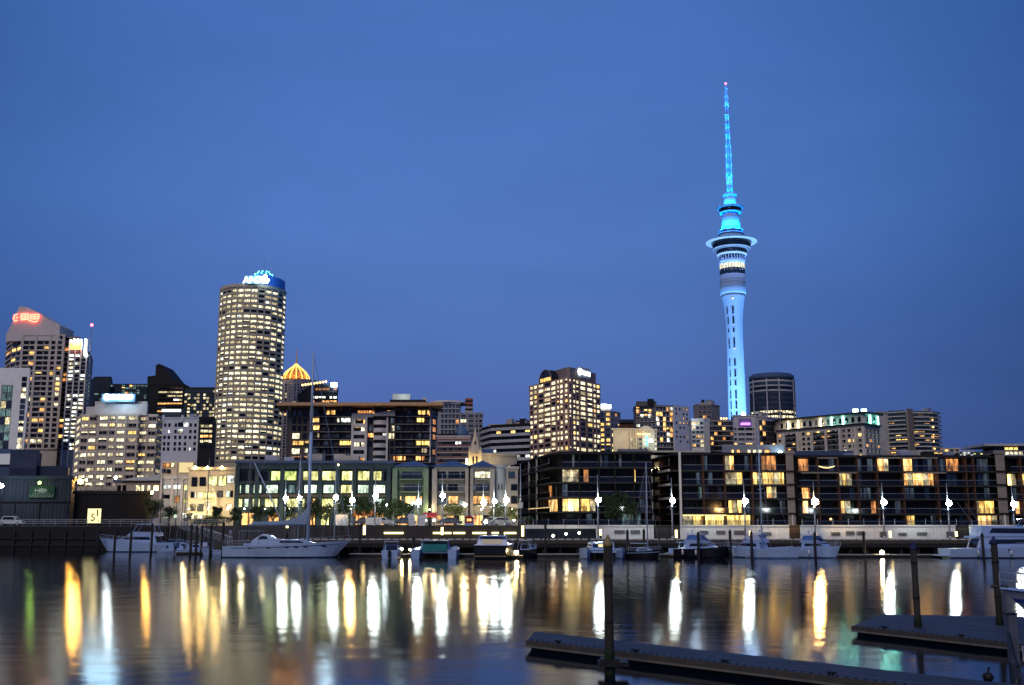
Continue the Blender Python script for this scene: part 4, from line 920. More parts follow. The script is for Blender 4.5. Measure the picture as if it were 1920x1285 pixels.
B.grid(B.faces[2], urows(Zat(848, D2), B.z1 - 1, 6, .7), B.faces[2].ucols(6, .88), lambda r, c: choose((7, G_BLUE), (3, G_DARK), (.5, L_WARM)), frame=FRAME_D)
b_ = MB(); b_.ball((Xat(1397, D2 - 1, 776), D2 + 2, Zat(776, D2)), .85, glow('cold_floodlight', (.75, .9, 1), 14), 8); B.part(b_, 'floodlight'); B.done()

# ---- long white apartments with green lit penthouse
D2 = 390.
WA = surf('grey_white_render', (.50, .46, .40))
B = Bld('apartment_block', 'long white apartment block with green floodlit penthouse under dark eaves', [(1457, 421), (1618, D2), (1621, D2), (1650, D2 + 10)], 18, G0, Zat(798.5, D2), WA, py=820)
fA, fB = B.faces[0], B.faces[2]
zt = Zat(800, D2); zb = Zat(860, D2); rows = urows(zb, zt, 6, .56)
B.grid(fA, rows, fA.ucols(17, .6, fA.at(1458, 820), fA.L), lambda r, c: choose((5, G_DARK), (3, G_GREY), (2.0 if r > 2 else 1.4, L_WARM), (1.4 if r > 2 else .5, L_YEL)), frame=WA, dep=.3)
B.grid(fB, rows, fB.ucols(4, .55), lambda r, c: choose((5, G_DARK), (2, G_GREY), (.7, L_WARM)), frame=WA, dep=.3)
for q in (.1, .27, .44, .60, .76, .93): B.pier(fA, fA.L * q - .5, fA.L * q + .5, zb, zt, 1.0, WA)
for r in range(6):
    z = zb + (zt - zb) * r / 6
    for q0, q1 in ((.12, .25), (.46, .58), (.62, .74)): b_ = MB(); fA.box(b_, fA.L * q0, fA.L * q1, z, z + .9, .9, 1.0, G_DARK); fA.box(b_, fA.L * q0, fA.L * q1, z - .15, z, 0, 1.1, WA); B.part(b_, 'balcony')
B.band(B.z1 + .5, B.z1 + .95, 1.0, DARK, 'eaves')
P = [Vector((Xat(x, d, 780), d)) for x, d in ((1460, 421.5), (1617, 391.4), (1622, 391.4), (1648, 400))]
pz1 = Zat(774.5, D2); b_ = MB(); PT = surf('penthouse_white', (.40, .41, .39)); b_.prism([tuple(p) for p in P] + [(P[-1].x, 412), (P[0].x, 440)], B.z1 + .9, pz1, PT); B.part(b_, 'penthouse')
b_ = MB(); b_.prism([(P[0].x - 1, P[0].y - 1.2), (P[1].x, P[1].y - 1.6), (P[2].x, P[2].y - 1.6), (P[3].x + 1.4, P[3].y - .8), (P[3].x + 1.4, 414), (P[0].x - 1, 442)], pz1, pz1 + .55, DARK); B.part(b_, 'roof')
fP, fQ = Face(P[0], P[1]), Face(P[2], P[3])
B.grid(fP, [(B.z1 + 1.6, pz1 - 1.0)], fP.ucols(14, .5), lambda r, c: choose((5, G_DARK), (2, G_GREY), (1.5, L_WARM)), frame=PT); B.grid(fQ, [(B.z1 + 1.6, pz1 - 1.0)], fQ.ucols(4, .45), G_DARK, frame=PT)
WLT = glow('warm_wall_light', (1, .78, .45), 6); GLT = glow('green_wall_light', (.55, 1, .85), 6)
for px, m in ((1478, WLT), (1497, WLT), (1539, WLT), (1560, GLT), (1581, GLT)):
    b_ = MB(); t_ = fP.at(px, 780); fP.box(b_, t_ - .22, t_ + .22, B.z1 + .9, pz1 - .4, .2, .5, m); B.part(b_, 'wall_light')
    p = fP.pt(t_, (B.z1 + pz1) / 2, 1.4); add_light('penthouse_lamp', 'POINT', p, 260, (1, .75, .4) if m is WLT else (.25, 1, .75), None, .2)
for q in (.3, .85):
    b_ = MB(); fQ.box(b_, fQ.L * q - .25, fQ.L * q + .25, B.z1 + .9, pz1 - .4, .2, .5, GLT); B.part(b_, 'wall_light')
    add_light('penthouse_lamp', 'POINT', fQ.pt(fQ.L * q, (B.z1 + pz1) / 2, 1.5), 420, (.2, 1, .75), None, .2)
for px in (1604, 1620): b_ = MB(); b_.box(Xat(px - 4, 395, 768), Xat(px + 5, 395, 768), 395, 396, Zat(772.5, 395), Zat(767, 395), glow('white_roof_lamp_box', (.7, 1, .92), 6)); B.part(b_, 'roof_light')
B.done()

# ---- twin apartment tower with balconies
D2 = 430.
B = Bld('apartment_tower', 'taller apartment tower with blank pale wall and stacked balconies at the town edge', [(1647, D2 - 2), (1668, D2), (1702, D2 - 4), (1713, D2), (1745, D2), (1761, D2 + 6)], 16, G0, Zat(775, D2), surf('stone_grey_render', (.36, .34, .33)), py=820)
B.kit(4, 1.8); B.rbox(1640, 1668, D2 + 2, 12, B.z1, Zat(771.5, D2), PALE, 'roof_slab', 774)
zb = Zat(862, D2); NR = 11
for k, cl in ((1, 3), (3, 3), (4, 1)):
    f = B.faces[k]; B.grid(f, urows(zb, B.z1 - .4, NR, .66), f.ucols(cl, .86), lambda r, c: choose((7, G_DARK), (3, G_GREY), (2, L_WARM), (1.2, L_YEL)), frame=FRAME_D)
    for i in range(NR + 1):
        z = zb + (B.z1 - zb) * i / NR; b_ = MB(); f.box(b_, .1, f.L - .1, z - .12, z + .18, 0, 1.4, PALE); B.part(b_, 'balcony_slab')
        b_ = MB(); f.box(b_, .2, f.L - .2, z + .18, z + .75, 1.3, 1.35, G_GREY); B.part(b_, 'balustrade')
f = B.faces[2]; B.pier(f, 0, f.L, G0, B.z1 + 1.5, .5, surf('brown_render', (.26, .21, .17)), 'lift_wall')
for i in range(6): b_ = MB(); b_.ball(B.faces[4].pt(B.faces[4].L * .2, zb + 1.5 + i * 2.9, .6), .35, glow('amber_roof_lamp', (1, .55, .15), 6), 6); B.part(b_, 'stair_lamp')
B.done()

# ---- distant low blocks at the right
for (x0, x1, d, y, m, lm, lb) in ((1760, 1800, 620, 842, CREAM, L_YEL, 'far low cream block with yellow lights right of the balconied tower'), (1798, 1826, 610, 847, surf('white_panel', (.55, .56, .60), var=.06), L_WHITE, 'far small white block with a column of white windows'), (1824, 1850, 640, 849, surf('apartment_olive', (.10, .105, .10)), L_GREEN, 'far dark block with greenish lit floors')):
    B = Bld('low_building', lb, [(x0, d), (x1, d)], 12, G0, Zat(y, d), m, py=850)
    B.grid(B.faces[0], urows(Zat(866, d), B.z1, 4, .5), B.faces[0].ucols(4, .6), lambda r, c: choose((2, lm), (2, G_GREY))); B.done()
B = Bld('low_building', 'dark triangular gabled roof among the far lights', [(1773, 500), (1795, 500)], 10, G0, Zat(858, 500), DARK, py=855)
b_ = MB(); xa, xb = Xat(1772, 500, 850), Xat(1796, 500, 850); xm = (xa + xb) / 2; za, zc = B.z1 + .5, Zat(847, 500)
for A_, B_ in (((xa, za), (xm, zc)), ((xm, zc), (xb, za))): b_.face([(A_[0], 499.5, A_[1]), (B_[0], 499.5, B_[1]), (B_[0], 511, B_[1]), (A_[0], 511, A_[1])], BLUER)
b_.face([(xa, 499.6, za), (xb, 499.6, za), (xm, 499.6, zc)], DARK); B.part(b_, 'gable_roof'); B.done()
D2 = 330.
B = Bld('office_block', 'low grey white framed office with yellow light band at the far right', [(1849, D2 + 8), (1866, D2), (1935, D2)], 16, G0, Zat(838, D2), DARK, py=850)
f = B.faces[1]; b_ = MB(); b_.box(Xat(1846, D2 - 3, 836), Xat(1945, D2 - 3, 836), D2 - 3, D2 + 14, Zat(837.5, D2), Zat(833.5, D2), WB); B.part(b_, 'roof')
B.grid(f, urows(Zat(862, D2), Zat(838, D2), 3, .55), f.ucols(8, .86), lambda r, c: (L_YEL if c in (2, 3, 4) else G_DARK) if r == 2 else (L_OFF if r == 1 and c in (2, 3, 4, 5) else choose((1, G_DARK), (1, G_GREY))), frame=WB)
for y in (846, 855, 863): B.band(Zat(y, D2) - .15, Zat(y, D2) + .3, .6, WB)
B.done()
# ================================================================== waterfront buildings
PCACHE = {}
def pane_mesh(w_, h, m):
    w_, h = round(w_, 1), round(h, 1); k = (w_, h, m.name)
    if k not in PCACHE:
        b_ = MB(); b_.box(-w_ / 2, w_ / 2, -.03, .03, 0, h, m); PCACHE[k] = b_.mesh('pane')
    return PCACHE[k]
FCACHE = {}
def glazing(B, f, a, b2, z0, z1, m, n=None, frame=FRAME_D, o=.06, bar=.06):
    """one window: a frame with its panes as sub-parts; m is a material or a function of the pane number"""
    w_, h = round(b2 - a, 1), round(z1 - z0, 1); n = n or max(1, round(w_ / 1.05)); k = (w_, h, n, frame.name, bar)
    if k not in FCACHE:
        q = MB(); x = w_ / 2
        for (xa, xb, za, zb) in [(-x, x, 0, bar), (-x, x, h - bar, h), (-x, -x + bar, bar, h - bar), (x - bar, x, bar, h - bar)] + [(-x + w_ * i / n - bar / 2, -x + w_ * i / n + bar / 2, bar, h - bar) for i in range(1, n)]:
            q.box(xa, xb, -.07, .05, za, zb, frame)
        FCACHE[k] = q.mesh('window')
    o_ = obj('window', FCACHE[k], B.root, loc=f.pt((a + b2) / 2, z0, o)); o_.rotation_euler = (0, 0, f.ang)
    pw = w_ / n
    for i in range(n):
        mm_ = m(i) if callable(m) else m
        obj('pane', pane_mesh(pw - bar, h - 2 * bar, mm_), o_, loc=(-w_ / 2 + pw * (i + .5), .0, bar))
    return o_

DA = 212.
G_NEAR = glass('near_dark_glass', (.010, .008, .007), rough=.1, spec=.12)
def apartment(name, label, foot, ys, wall, lits, slabm, faces_bay, depth=22, roofm=None, fins=None, litbase=(G_DARK, L_CURT)):
    """balcony block: glazed wall set back behind slabs, balustrades and party walls"""
    zs = [Zat(y, DA) for y in ys]                       # roof first, terrace last
    B = Bld(name, label, foot, depth, zs[-1] - .3, zs[0] - .2, wall, roof=roofm or DARK, py=900)
    n = len(zs) - 1
    for s_ in range(n + 1):
        b_ = MB(); Q = B.off(1.9); b_.prism(Q + B.pts[::-1], zs[s_] - .22, zs[s_] + .06, slabm if s_ else DARK)
        B.part(b_, 'balcony_slab' if 0 < s_ < n else ('roof_overhang' if s_ == 0 else 'terrace_slab'))
    for k, f in enumerate(B.faces):
        bays = faces_bay[k]
        if not bays: continue
        for s_ in range(n):
            z0, z1 = zs[s_ + 1] + .1, zs[s_] - .3
            L = [l for l in lits if l[0] == k and l[1] == s_]
            edges = []
            for (_, _, xa, xb, m) in L:
                a, b2 = f.at(xa, 900), f.at(xb, 900); edges.append((a, b2)); glazing(B, f, a, b2, z0, z1, (lambda i, m=m: choose((5, m), (1, L_OFF2))) if m in (L_WARM, L_YEL) else m)
            for xa, xb in bays:
                a, b2 = f.at(xa, 900) + .15, f.at(xb, 900) - .15; cuts = sorted([e for e in edges if e[0] < b2 - .2 and e[1] > a + .2])
                cur = a
                for e in cuts + [(b2, b2)]:
                    if e[0] - cur > .7:
                        glazing(B, f, cur + .05, e[0] - .1, z0, z1, lambda i: choose((9, G_NEAR), (1.1, litbase[1]), (.5, G_BLUE)))
                    cur = max(cur, e[1] + .1)
                b_ = MB(); f.box(b_, a, b2, zs[s_ + 1] + .06, zs[s_ + 1] + 1.05, 1.72, 1.76, GLB); f.box(b_, a, b2, zs[s_ + 1] + 1.05, zs[s_ + 1] + 1.10, 1.70, 1.78, STEEL); B.part(b_, 'balustrade')
        for xa, xb in bays[1:]:
            t_ = f.at(xa, 900); b_ = MB(); f.box(b_, t_ - .14, t_ + .14, zs[-1] + .06, zs[0] - .22, .0, 1.8, fins or wall); B.part(b_, 'party_wall')
    return B, zs
def clear(name, tint, keep):
    m = bpy.data.materials.new(name); m.use_nodes = True; q = m.node_tree; q.nodes.clear()
    o_ = N(q, 'ShaderNodeOutputMaterial'); tr_ = N(q, 'ShaderNodeBsdfTransparent'); tr_.inputs[0].default_value = (*tint, 1); gl = N(q, 'ShaderNodeBsdfGlossy'); gl.inputs['Roughness'].default_value = .08; gl.inputs[0].default_value = (.6, .6, .6, 1)
    mx = N(q, 'ShaderNodeMixShader'); fn = N(q, 'ShaderNodeFresnel'); fn.inputs[0].default_value = 1.45; q.links.new(fn.outputs[0], mx.inputs[0]); q.links.new(tr_.outputs[0], mx.inputs[1]); q.links.new(gl.outputs[0], mx.inputs[2]); q.links.new(mx.outputs[0], o_.inputs[0]); return m
GLB = clear('balustrade_glass', (.78, .80, .82), 1)
YS = (849, 876.5, 904.5, 932, 960, 985.5)

# ---- block with the receding side, unlit
SB_ = surf('slab_edge_grey', (.035, .034, .036)); 
lits = [(1, 1, 1054, 1086, L_OFF2), (1, 1, 1094, 1104, L_AMB), (1, 1, 1187, 1192, L_YEL), (1, 3, 1054, 1116, L_YEL), (1, 4, 1165, 1200, L_TEAL), (0, 3, 1018, 1046, L_WARM), (0, 2, 1030, 1036, L_AMB)]
B, zs = apartment('apartment_block', 'dark waterfront flats with a receding balcony side strung with fairy lights', [(970, 262), (1050, DA + 2), (1222, DA + 2)], YS, DKBR, lits, SB_,
    [[(971, 984), (984, 998), (998, 1013), (1013, 1029), (1029, 1047)], [(1052, 1086), (1086, 1122), (1122, 1152), (1152, 1187), (1187, 1221)]], fins=DKBR)
f0, f1 = B.faces
for x in (977, 1006, 1021): b_ = MB(); t_ = f0.at(x, 900); f0.box(b_, t_ - .35, t_ + .35, zs[-1], zs[0] - .2, 1.55, 1.85, surf('pale_screen', (.30, .31, .31))); B.part(b_, 'screen')
for x in (1075, 1127, 1163): b_ = MB(); t_ = f1.at(x, 900); f1.box(b_, t_ - .22, t_ + .22, zs[1], zs[0] - .3, .2, .5, surf('pale_screen', (.30, .31, .31))); B.part(b_, 'screen')
FL = glow('fairy_light', (1, .72, .3), 2.5)
for i in range(16): b_ = MB(); t_ = f0.L * (.52 + .03 * i); b_.ball(f0.pt(t_, zs[4] + .9, 1.95), .08, FL, 6); B.part(b_, 'fairy_light')
B.rbox(1158, 1216, DA + 8, 10, zs[0], zs[0] + 1.3, surf('roof_plant_grey', (.16, .17, .2)), 'plant_room', 845)
B.rbox(1183, 1322, DA + 14, 10, zs[0] + 1.0, zs[0] + 1.35, surf('pale_roof_edge', (.55, .52, .42)), 'roof_canopy', 840)
for px in (1190, 1250, 1315): B.rbox(px, px + 2, DA + 15, .4, zs[0] - .5, zs[0] + 1.0, FRAME_D, 'roof_post', 840)
B.done()

# ---- middle block: dark with orange lit flats
lits = [(1, 0, 1360, 1377, L_WARM), (1, 0, 1428, 1456, L_AMB), (1, 1, 1360, 1392, L_YEL), (1, 1, 1409, 1470, L_YEL), (1, 2, 1436, 1455, L_WARM), (1, 2, 1308, 1317, L_TEAL), (1, 3, 1364, 1389, L_YEL), (1, 4, 1278, 1354, L_YEL), (1, 4, 1358, 1404, L_YEL)]
B, zs = apartment('apartment_block', 'dark waterfront flats with many orange lit rooms and two glowing ground floor windows', [(1226, 236), (1275, DA + 2), (1474, DA + 2)], (851, 882, 909, 935, 963, 987), DKBR, lits, SB_,
    [[(1228, 1250), (1252, 1273)], [(1277, 1316), (1316, 1356), (1356, 1407), (1407, 1473)]], fins=BROWN)
f0, f1 = B.faces
b_ = MB(); f1.box(b_, f1.at(1269), f1.at(1273), zs[-1], zs[0] + .3, 1.9, 2.4, PALE); B.part(b_, 'column')
for s_ in (0, 1, 2): b_ = MB(); f0.box(b_, f0.L * .55, f0.L - .4, zs[s_ + 1] - .1, zs[s_ + 1] + .35, 1.9, 2.2, PALE); B.part(b_, 'frame_beam')
b_ = MB(); f1.box(b_, f1.at(1277), f1.at(1356), zs[4] - .42, zs[4] - .26, .2, 1.8, glow('warm_soffit_strip', (1, .8, .25), 2.2)); B.part(b_, 'strip_light')
B.rbox(1355, 1470, DA + 8, 10, zs[0], Zat(834, DA + 8), surf('penthouse_grey', (.20, .22, .26)), 'penthouse', 845)
fp = Face((Xat(1355, DA + 8, 845), DA + 7.9), (Xat(1470, DA + 8, 845), DA + 7.9))
for xa, xb, m in ((1371, 1376, L_WARM), (1381, 1388, L_WARM), (1400, 1407, L_OFF), (1411, 1418, L_OFF), (1420, 1428, L_OFF), (1433, 1444, L_WARM)):
    glazing(B, fp, fp.at(xa, 845), fp.at(xb, 845), zs[0] + .25, zs[0] + 1.3, m, 1)
for x in (1404, 1413, 1424): b_ = MB(); b_.ball((Xat(x, DA + 7, 848), DA + 7.2, Zat(846, DA)), .22, glow('amber_roof_lamp', (1, .55, .15), 6), 6); B.part(b_, 'terrace_lamp')
b_ = MB(); b_.ball((Xat(1464, DA + 6, 845), DA + 6.5, Zat(845, DA)), .42, glow('cold_floodlight', (.75, .9, 1), 14), 8); B.part(b_, 'roof_floodlight'); B.rbox(1463.4, 1464.6, DA + 6.6, .2, zs[0], Zat(846, DA), STEEL, 'lamp_post', 850)
B.done()

# ---- pale pier between the blocks, then the long right block
for (x0, x1, lb) in ((1475, 1489, 'pale stair tower banded by dark landings between orange lit flats and long dark block'), (1869, 1886, 'pale stair tower banded by dark landings at the end of the long dark block')):
    B = Bld('stair_tower', lb, [(x0, DA - .5), (x1, DA - .5)], 12, Zat(987, DA), Zat(851, DA), surf('pale_pier', (.22, .19, .17)), py=900)
    for y in (884, 909, 935, 963): B.band(Zat(y, DA) - .2, Zat(y, DA) + .12, .35, DKBR, 'landing')
    b_ = MB(); f = B.faces[0]; f.box(b_, f.L * .45, f.L * .62, Zat(985, DA), Zat(965, DA), .02, .2, PALE); B.part(b_, 'downpipe'); B.done()
lits = [(0, 0, 1497, 1517, L_AMB), (0, 0, 1640, 1667, L_WARM), (0, 0, 1690, 1712, L_WARM), (0, 0, 1775, 1799, L_AMB), (0, 1, 1569, 1597, L_YEL), (0, 1, 1692, 1750, L_WARM), (0, 2, 1502, 1518, L_WARM), (0, 2, 1617, 1631, L_CURT), (0, 2, 1694, 1712, L_CURT), (0, 3, 1502, 1513, L_WARM), (0, 3, 1569, 1592, L_WARM), (0, 3, 1630, 1639, L_AMB), (0, 3, 1822, 1860, L_YEL), (0, 4, 1695, 1710, L_YEL), (0, 4, 1823, 1864, L_WARM)]
B, zs = apartment('apartment_block', 'longest dark waterfront flats with scattered warm rooms behind the two lamp posts', [(1490, DA + 2), (1868, DA + 2)], (856, 884, 911, 936, 964, 988), DKBR, lits, SB_,
    [[(1493, 1530), (1530, 1568), (1568, 1604), (1604, 1640), (1640, 1688), (1688, 1752), (1752, 1806), (1806, 1820), (1820, 1867)]], fins=surf('rust_brown_fin', (.070, .034, .022)))
f = B.faces[0]
B.kit(6, 1.0); B.rbox(1490, 1600, DA + 6, 12, zs[0], Zat(846, DA + 6), BLUER, 'roof_storey', 850); B.rbox(1720, 1800, DA + 8, 12, zs[0], Zat(851, DA + 8), DARK, 'roof_storey', 850)
for s_, xa, xb in ((0, 1528, 1565), (1, 1497, 1600), (0, 1640, 1752), (1, 1690, 1765)): b_ = MB(); f.box(b_, f.at(xa), f.at(xb), zs[s_] - .36, zs[s_] - .24, .9, 1.86, surf('pale_soffit', (.42, .38, .33))); B.part(b_, 'soffit')
for i in range(26): b_ = MB(); t_ = f.at(1530) + (f.at(1558) - f.at(1530)) * i / 25; b_.ball(f.pt(t_, zs[1] + 1.0 - .35 * sin(pi * i / 25) * (1 if i % 3 else .6), 1.9), .09, FL, 6); B.part(b_, 'fairy_light')
b_ = MB(); b_.ball(f.pt(f.at(1551), zs[4] - 1.0, .4), .22, glow('amber_roof_lamp', (1, .55, .15), 6), 6); B.part(b_, 'wall_lamp'); B.done()
lits = [(0, 1, 1888, 1905, L_YEL), (0, 1, 1911, 1930, L_YEL), (0, 3, 1899, 1912, L_WARM), (0, 3, 1915, 1930, L_YEL)]
B, zs = apartment('apartment_block', 'dark waterfront flats at the far right edge behind the end lamp post', [(1887, DA + 2), (2000, DA + 2)], (857, 885, 911, 937, 965, 988), DKBR, lits, SB_, [[(1888, 1908), (1908, 1935), (1935, 1965), (1965, 1998)]], fins=BROWN)
b_ = MB(); f = B.faces[0]; b_.ball(f.pt(f.at(1913), zs[1] - .4, 1.9), .3, glow('warm_flood', (1, .85, .5), 16), 8); B.part(b_, 'terrace_lamp'); B.done()

# ---- teal grey office with yellow green lit floors (left of centre)
DO = 222.
def near(name, label, x0, x1, ytop, d, wall, roofm=None, depth=18, cat='building'):
    return Bld(name, label, [(x0, d), (x1, d)], depth, G0, Zat(ytop, d), wall, cat=cat, roof=roofm, py=930)
B = near('office_block', 'low slate teal office with three floors of yellow green lit windows', 441, 737, 869, DO, TEALC, BLUER)
f = B.faces[0]
rowz = [(Zat(901, DO), Zat(884, DO)), (Zat(925, DO), Zat(909, DO)), (Zat(951, DO), Zat(935, DO))]
L_YG = lit('lit_yellow_green_window', (1, .95, .45), (.65, .62, .16), 1.6, vscale=(1.3, 1.3, .6), lo=.35)
L_COOL = lit('lit_pale_green_window', (.82, 1, .75), (.45, .62, .45), 1.6, vscale=(1.3, 1.3, .6), lo=.35)
R1 = [(449, 463, G_DARK), (466, 480, G_DARK), (483, 500, G_DARK), (507, 527, L_GREEN), (531, 555, L_GREEN), (567, 598, L_YG), (602, 630, L_YG), (640, 661, L_YG), (670, 715, L_YG), (719, 735, G_DARK)]
R2 = [(449, 452, L_COOL), (460, 468, L_COOL), (475, 490, L_COOL), (499, 521, L_COOL), (540, 553, L_TEAL), (570, 594, L_COOL), (606, 626, L_COOL), (639, 659, L_YG), (671, 691, L_COOL), (700, 722, L_COOL)]
R3 = [(447, 455, L_YG), (459, 468, L_COOL), (474, 488, L_YG), (497, 521, L_YG), (538, 572, L_YG), (577, 592, L_WARM), (604, 626, L_YG), (641, 660, L_COOL), (672, 690, G_DARK), (700, 722, L_COOL)]
for (za, zc), R_ in zip(rowz, (R1, R2, R3)):
    for xa, xb, m in R_: glazing(B, f, f.at(xa, 930), f.at(xb, 930), za, zc, m, bar=.05)
for y in (905.5, 930, 878): B.band(Zat(y, DO) - .2, Zat(y, DO) + .25, .45, TEALC if y != 930 else surf('brown_sill', (.10, .08, .06)))
for x in (445, 482, 529, 564, 600, 633, 664, 696, 729): t_ = f.at(x, 930); B.pier(f, t_ - .42, t_ + .42, G0, Zat(874, DO), .8, TEALC)
SHOP = [(455, 478, L_WARM), (505, 528, L_WARM), (538, 560, L_YG), (566, 592, L_WARM), (598, 618, L_YG), (630, 655, L_OFF), (668, 690, L_WARM), (700, 722, L_WARM)]
for xa, xb, m in SHOP: glazing(B, f, f.at(xa, 930), f.at(xb, 930), G0 + .1, Zat(962, DO), m, bar=.05)

for xx in (462, 500, 545, 582, 622, 660, 705):  # added lamps to warm and brighten the low frontage
    p = f.pt(f.at(xx, 965), G0 + 3.4, 1.8); b_ = MB(); b_.ball(p, .15, glow('added_shopfront_globe', (1, .82, .5), 20), 8); b_.tube(p, p + Vector((0, 1.8, .1)), .03, .03, STEEL, 4); B.part(b_, 'added_shop_lamp'); add_light('shop_fill_light', 'POINT', p + Vector((0, -.4, .3)), 280, (1, .82, .42), None, .2)
B.kit(7, 1.4); b_ = MB(); b_.ball(f.pt(f.at(636, 872), Zat(872.5, DO), 1.2), .22, glow('warm_wall_light', (1, .78, .45), 6), 8); B.part(b_, 'wall_lamp')
B.done()

# ---- marina apartments with hipped blue roofs
M1 = surf('marina_render', (.30, .29, .27)); MG = surf('green_tinted_render', (.17, .25, .18))
def hip(B, x0, x1, d, ze, h, m=BLUER):
    xa, xb = Xat(x0, d, 880), Xat(x1, d, 880); dp = 16; k = min(4.0, (xb - xa) / 2 - .2); b_ = MB()
    e = [(xa - .7, d - .7, ze), (xb + .7, d - .7, ze), (xb + .7, d + dp, ze), (xa - .7, d + dp, ze)]; r = [(xa + k, d + dp / 2, ze + h), (xb - k, d + dp / 2, ze + h)]
    b_.face([e[0], e[1], r[1], r[0]], m); b_.face([e[2], e[3], r[0], r[1]], m); b_.face([e[1], e[2], r[1]], m); b_.face([e[3], e[0], r[0]], m); b_.face(e[::-1], m)
    B.part(b_, 'hipped_roof')
for (x0, x1, wall, lb, wins) in (
    (738, 802, MG, 'green tinted balcony flats under a low blue hipped roof beside the teal office', [[(741, 747, G_DARK), (753, 790, G_BLUE)], [(741, 747, G_DARK), (756, 790, L_CURT)], [(741, 744, L_WARM), (750, 753, L_WARM), (760, 781, L_WARM), (788, 792, L_WARM)]]),
    (804, 811, DARK, 'narrow dark glazed stair slot between two hipped roof flats', [[(804.5, 810.5, G_DARK)], [(804.5, 810.5, G_DARK)], [(804.5, 810.5, G_DARK)]]),
    (812, 880, M1, 'pale grey balcony flats under a blue hipped roof with roof terrace posts', [[(818, 836, G_DARK), (840, 862, G_DARK), (864, 872, G_DARK)], [(822, 836, G_BLUE), (840, 858, G_DARK)], [(824, 836, G_DARK), (841, 860, L_WARM)]]),
    (881, 925, M1, 'pale grey flats with bright top room beside the rounded blue corner', [[(884, 888, L_WARM), (890, 921, L_OFF)], [(884, 920, L_CURT)], [(887, 920, L_WARM)]]),
    (949, 971, M1, 'pale stepped flats squeezed against the dark receding balconies', [[(953, 966, G_BLUE)], [(958, 970, G_DARK)], [(958, 970, G_DARK)]])):
    B = near('apartment_block', lb, x0, x1, 880, DO, wall)
    f = B.faces[0]
    for (ya, yb), R_ in zip(((897, 884), (920, 908), (945, 930)), wins):
        for xa, xb, m in R_: glazing(B, f, f.at(xa, 930), f.at(xb, 930), Zat(ya, DO), Zat(yb, DO), m)
    if x1 - x0 > 30:
        hip(B, x0, x1, DO, B.z1 + .5, 1.7)
        for y in (898.5, 922, 948):
            b_ = MB(); t0, t1 = f.at(x0 + 12, 930), f.at(x1 - 9, 930); f.box(b_, t0, t1, Zat(y, DO) - .2, Zat(y, DO), 0, 1.4, wall); B.part(b_, 'balcony_slab')
            b_ = MB(); f.box(b_, t0, t1, Zat(y, DO), Zat(y, DO) + .95, 1.3, 1.35, GLB); f.box(b_, t0, t1, Zat(y, DO) + .95, Zat(y, DO) + 1.0, 1.28, 1.38, STEEL); B.part(b_, 'balustrade')
        for q in (.05, .96): B.pier(f, f.L * q - .5, f.L * q + .5, G0, B.z1, 1.5, wall)
        glazing(B, f, f.at(x0 + 8, 930), f.at(x1 - 8, 930), G0 + .1, Zat(966, DO), lambda i: choose((3, L_WARM), (2, G_DARK), (1, L_YG)))
    p = B.faces[0].pt(B.faces[0].L * .5, G0 + 3.2, 2.0); b_ = MB(); b_.ball(p, .16, glow('added_shopfront_globe', (1, .82, .5), 20), 8); b_.tube(p, p + Vector((0, 2, .1)), .03, .03, STEEL, 4); B.part(b_, 'added_shop_lamp'); add_light('shop_fill_light', 'POINT', p + Vector((0, -.4, .3)), 260, (1, .74, .38), None, .2)  # added globe and point light that brighten the ground floor
    B.done()
B = Bld('apartment_block', 'rounded pale blue corner tower with paired slit windows', [(Xat(926, DO, 930) + 1.25 * (1 - cos(a)), DO + 1 - 1.6 * sin(a)) for a in [pi * i / 8 for i in range(9)]] + [(Xat(948, DO, 930), DO + 12), (Xat(926, DO, 930), DO + 12)], 0, G0, Zat(877, DO), surf('pale_blue_render', (.36, .42, .46), var=.08), closed=True, wallname='wall')
B.done()
b_ = MB()
f = Face((Xat(926, DO, 930), DO - .55), (Xat(948, DO, 930), DO - .55))
for xa in (934, 940): glazing(B, f, f.at(xa, 930), f.at(xa + 2, 930), Zat(919, DO), Zat(908, DO), G_DARK, 1, o=.1)

# ---- cream bar building with balcony arch and rooftop lamps
DC = 226.
B = near('restaurant_building', 'cream restaurant building with arched lit bay and three roof lamps', 352, 441, 881, DC, CREAM)
f = B.faces[0]
for xa, xb, ya, yb, m in ((358, 369, 913, 895, G_DARK), (373, 385, 912, 895, G_DARK), (389, 406, 911, 893, L_YG), (409, 423, 911, 893, L_YG), (425, 438, 906, 892, L_WHITE), (358, 364, 934, 922, G_DARK), (365, 368, 935, 922, L_WHITE), (372, 406, 934, 923, L_YG), (408, 418, 933, 920, G_GREY), (424, 431, 933, 920, L_COOL), (432, 437, 933, 920, G_DARK), (357, 368, 958, 945, L_OFF2), (371, 383, 959, 945, G_GREY), (386, 396, 954, 941, L_OFF), (425, 436, 955, 945, L_OFF), (356, 366, 974, 966, L_OFF), (372, 382, 974, 966, L_OFF)):
    glazing(B, f, f.at(xa, 930), f.at(xb, 930), Zat(ya, DC), Zat(yb, DC), m)
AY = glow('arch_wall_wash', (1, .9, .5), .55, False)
b_ = MB(); a0, a1 = f.at(392, 930), f.at(408, 930); n = 10
for i in range(n):
    t0, t1 = a0 + (a1 - a0) * sin(pi / 2 * i / n), a0 + (a1 - a0) * sin(pi / 2 * (i + 1) / n); za, zc = Zat(943, DC) + (Zat(910, DC) - Zat(943, DC)) * cos(pi / 2 * i / n), Zat(943, DC) + (Zat(910, DC) - Zat(943, DC)) * cos(pi / 2 * (i + 1) / n)
    b_.tube(f.pt(t0, za, .7), f.pt(t1, zc, .7), .25, .25, CREAM, 6)
b_.tube(f.pt(a1, Zat(943, DC), .7), f.pt(a1, G0, .7), .25, .25, CREAM, 6); B.part(b_, 'arch')
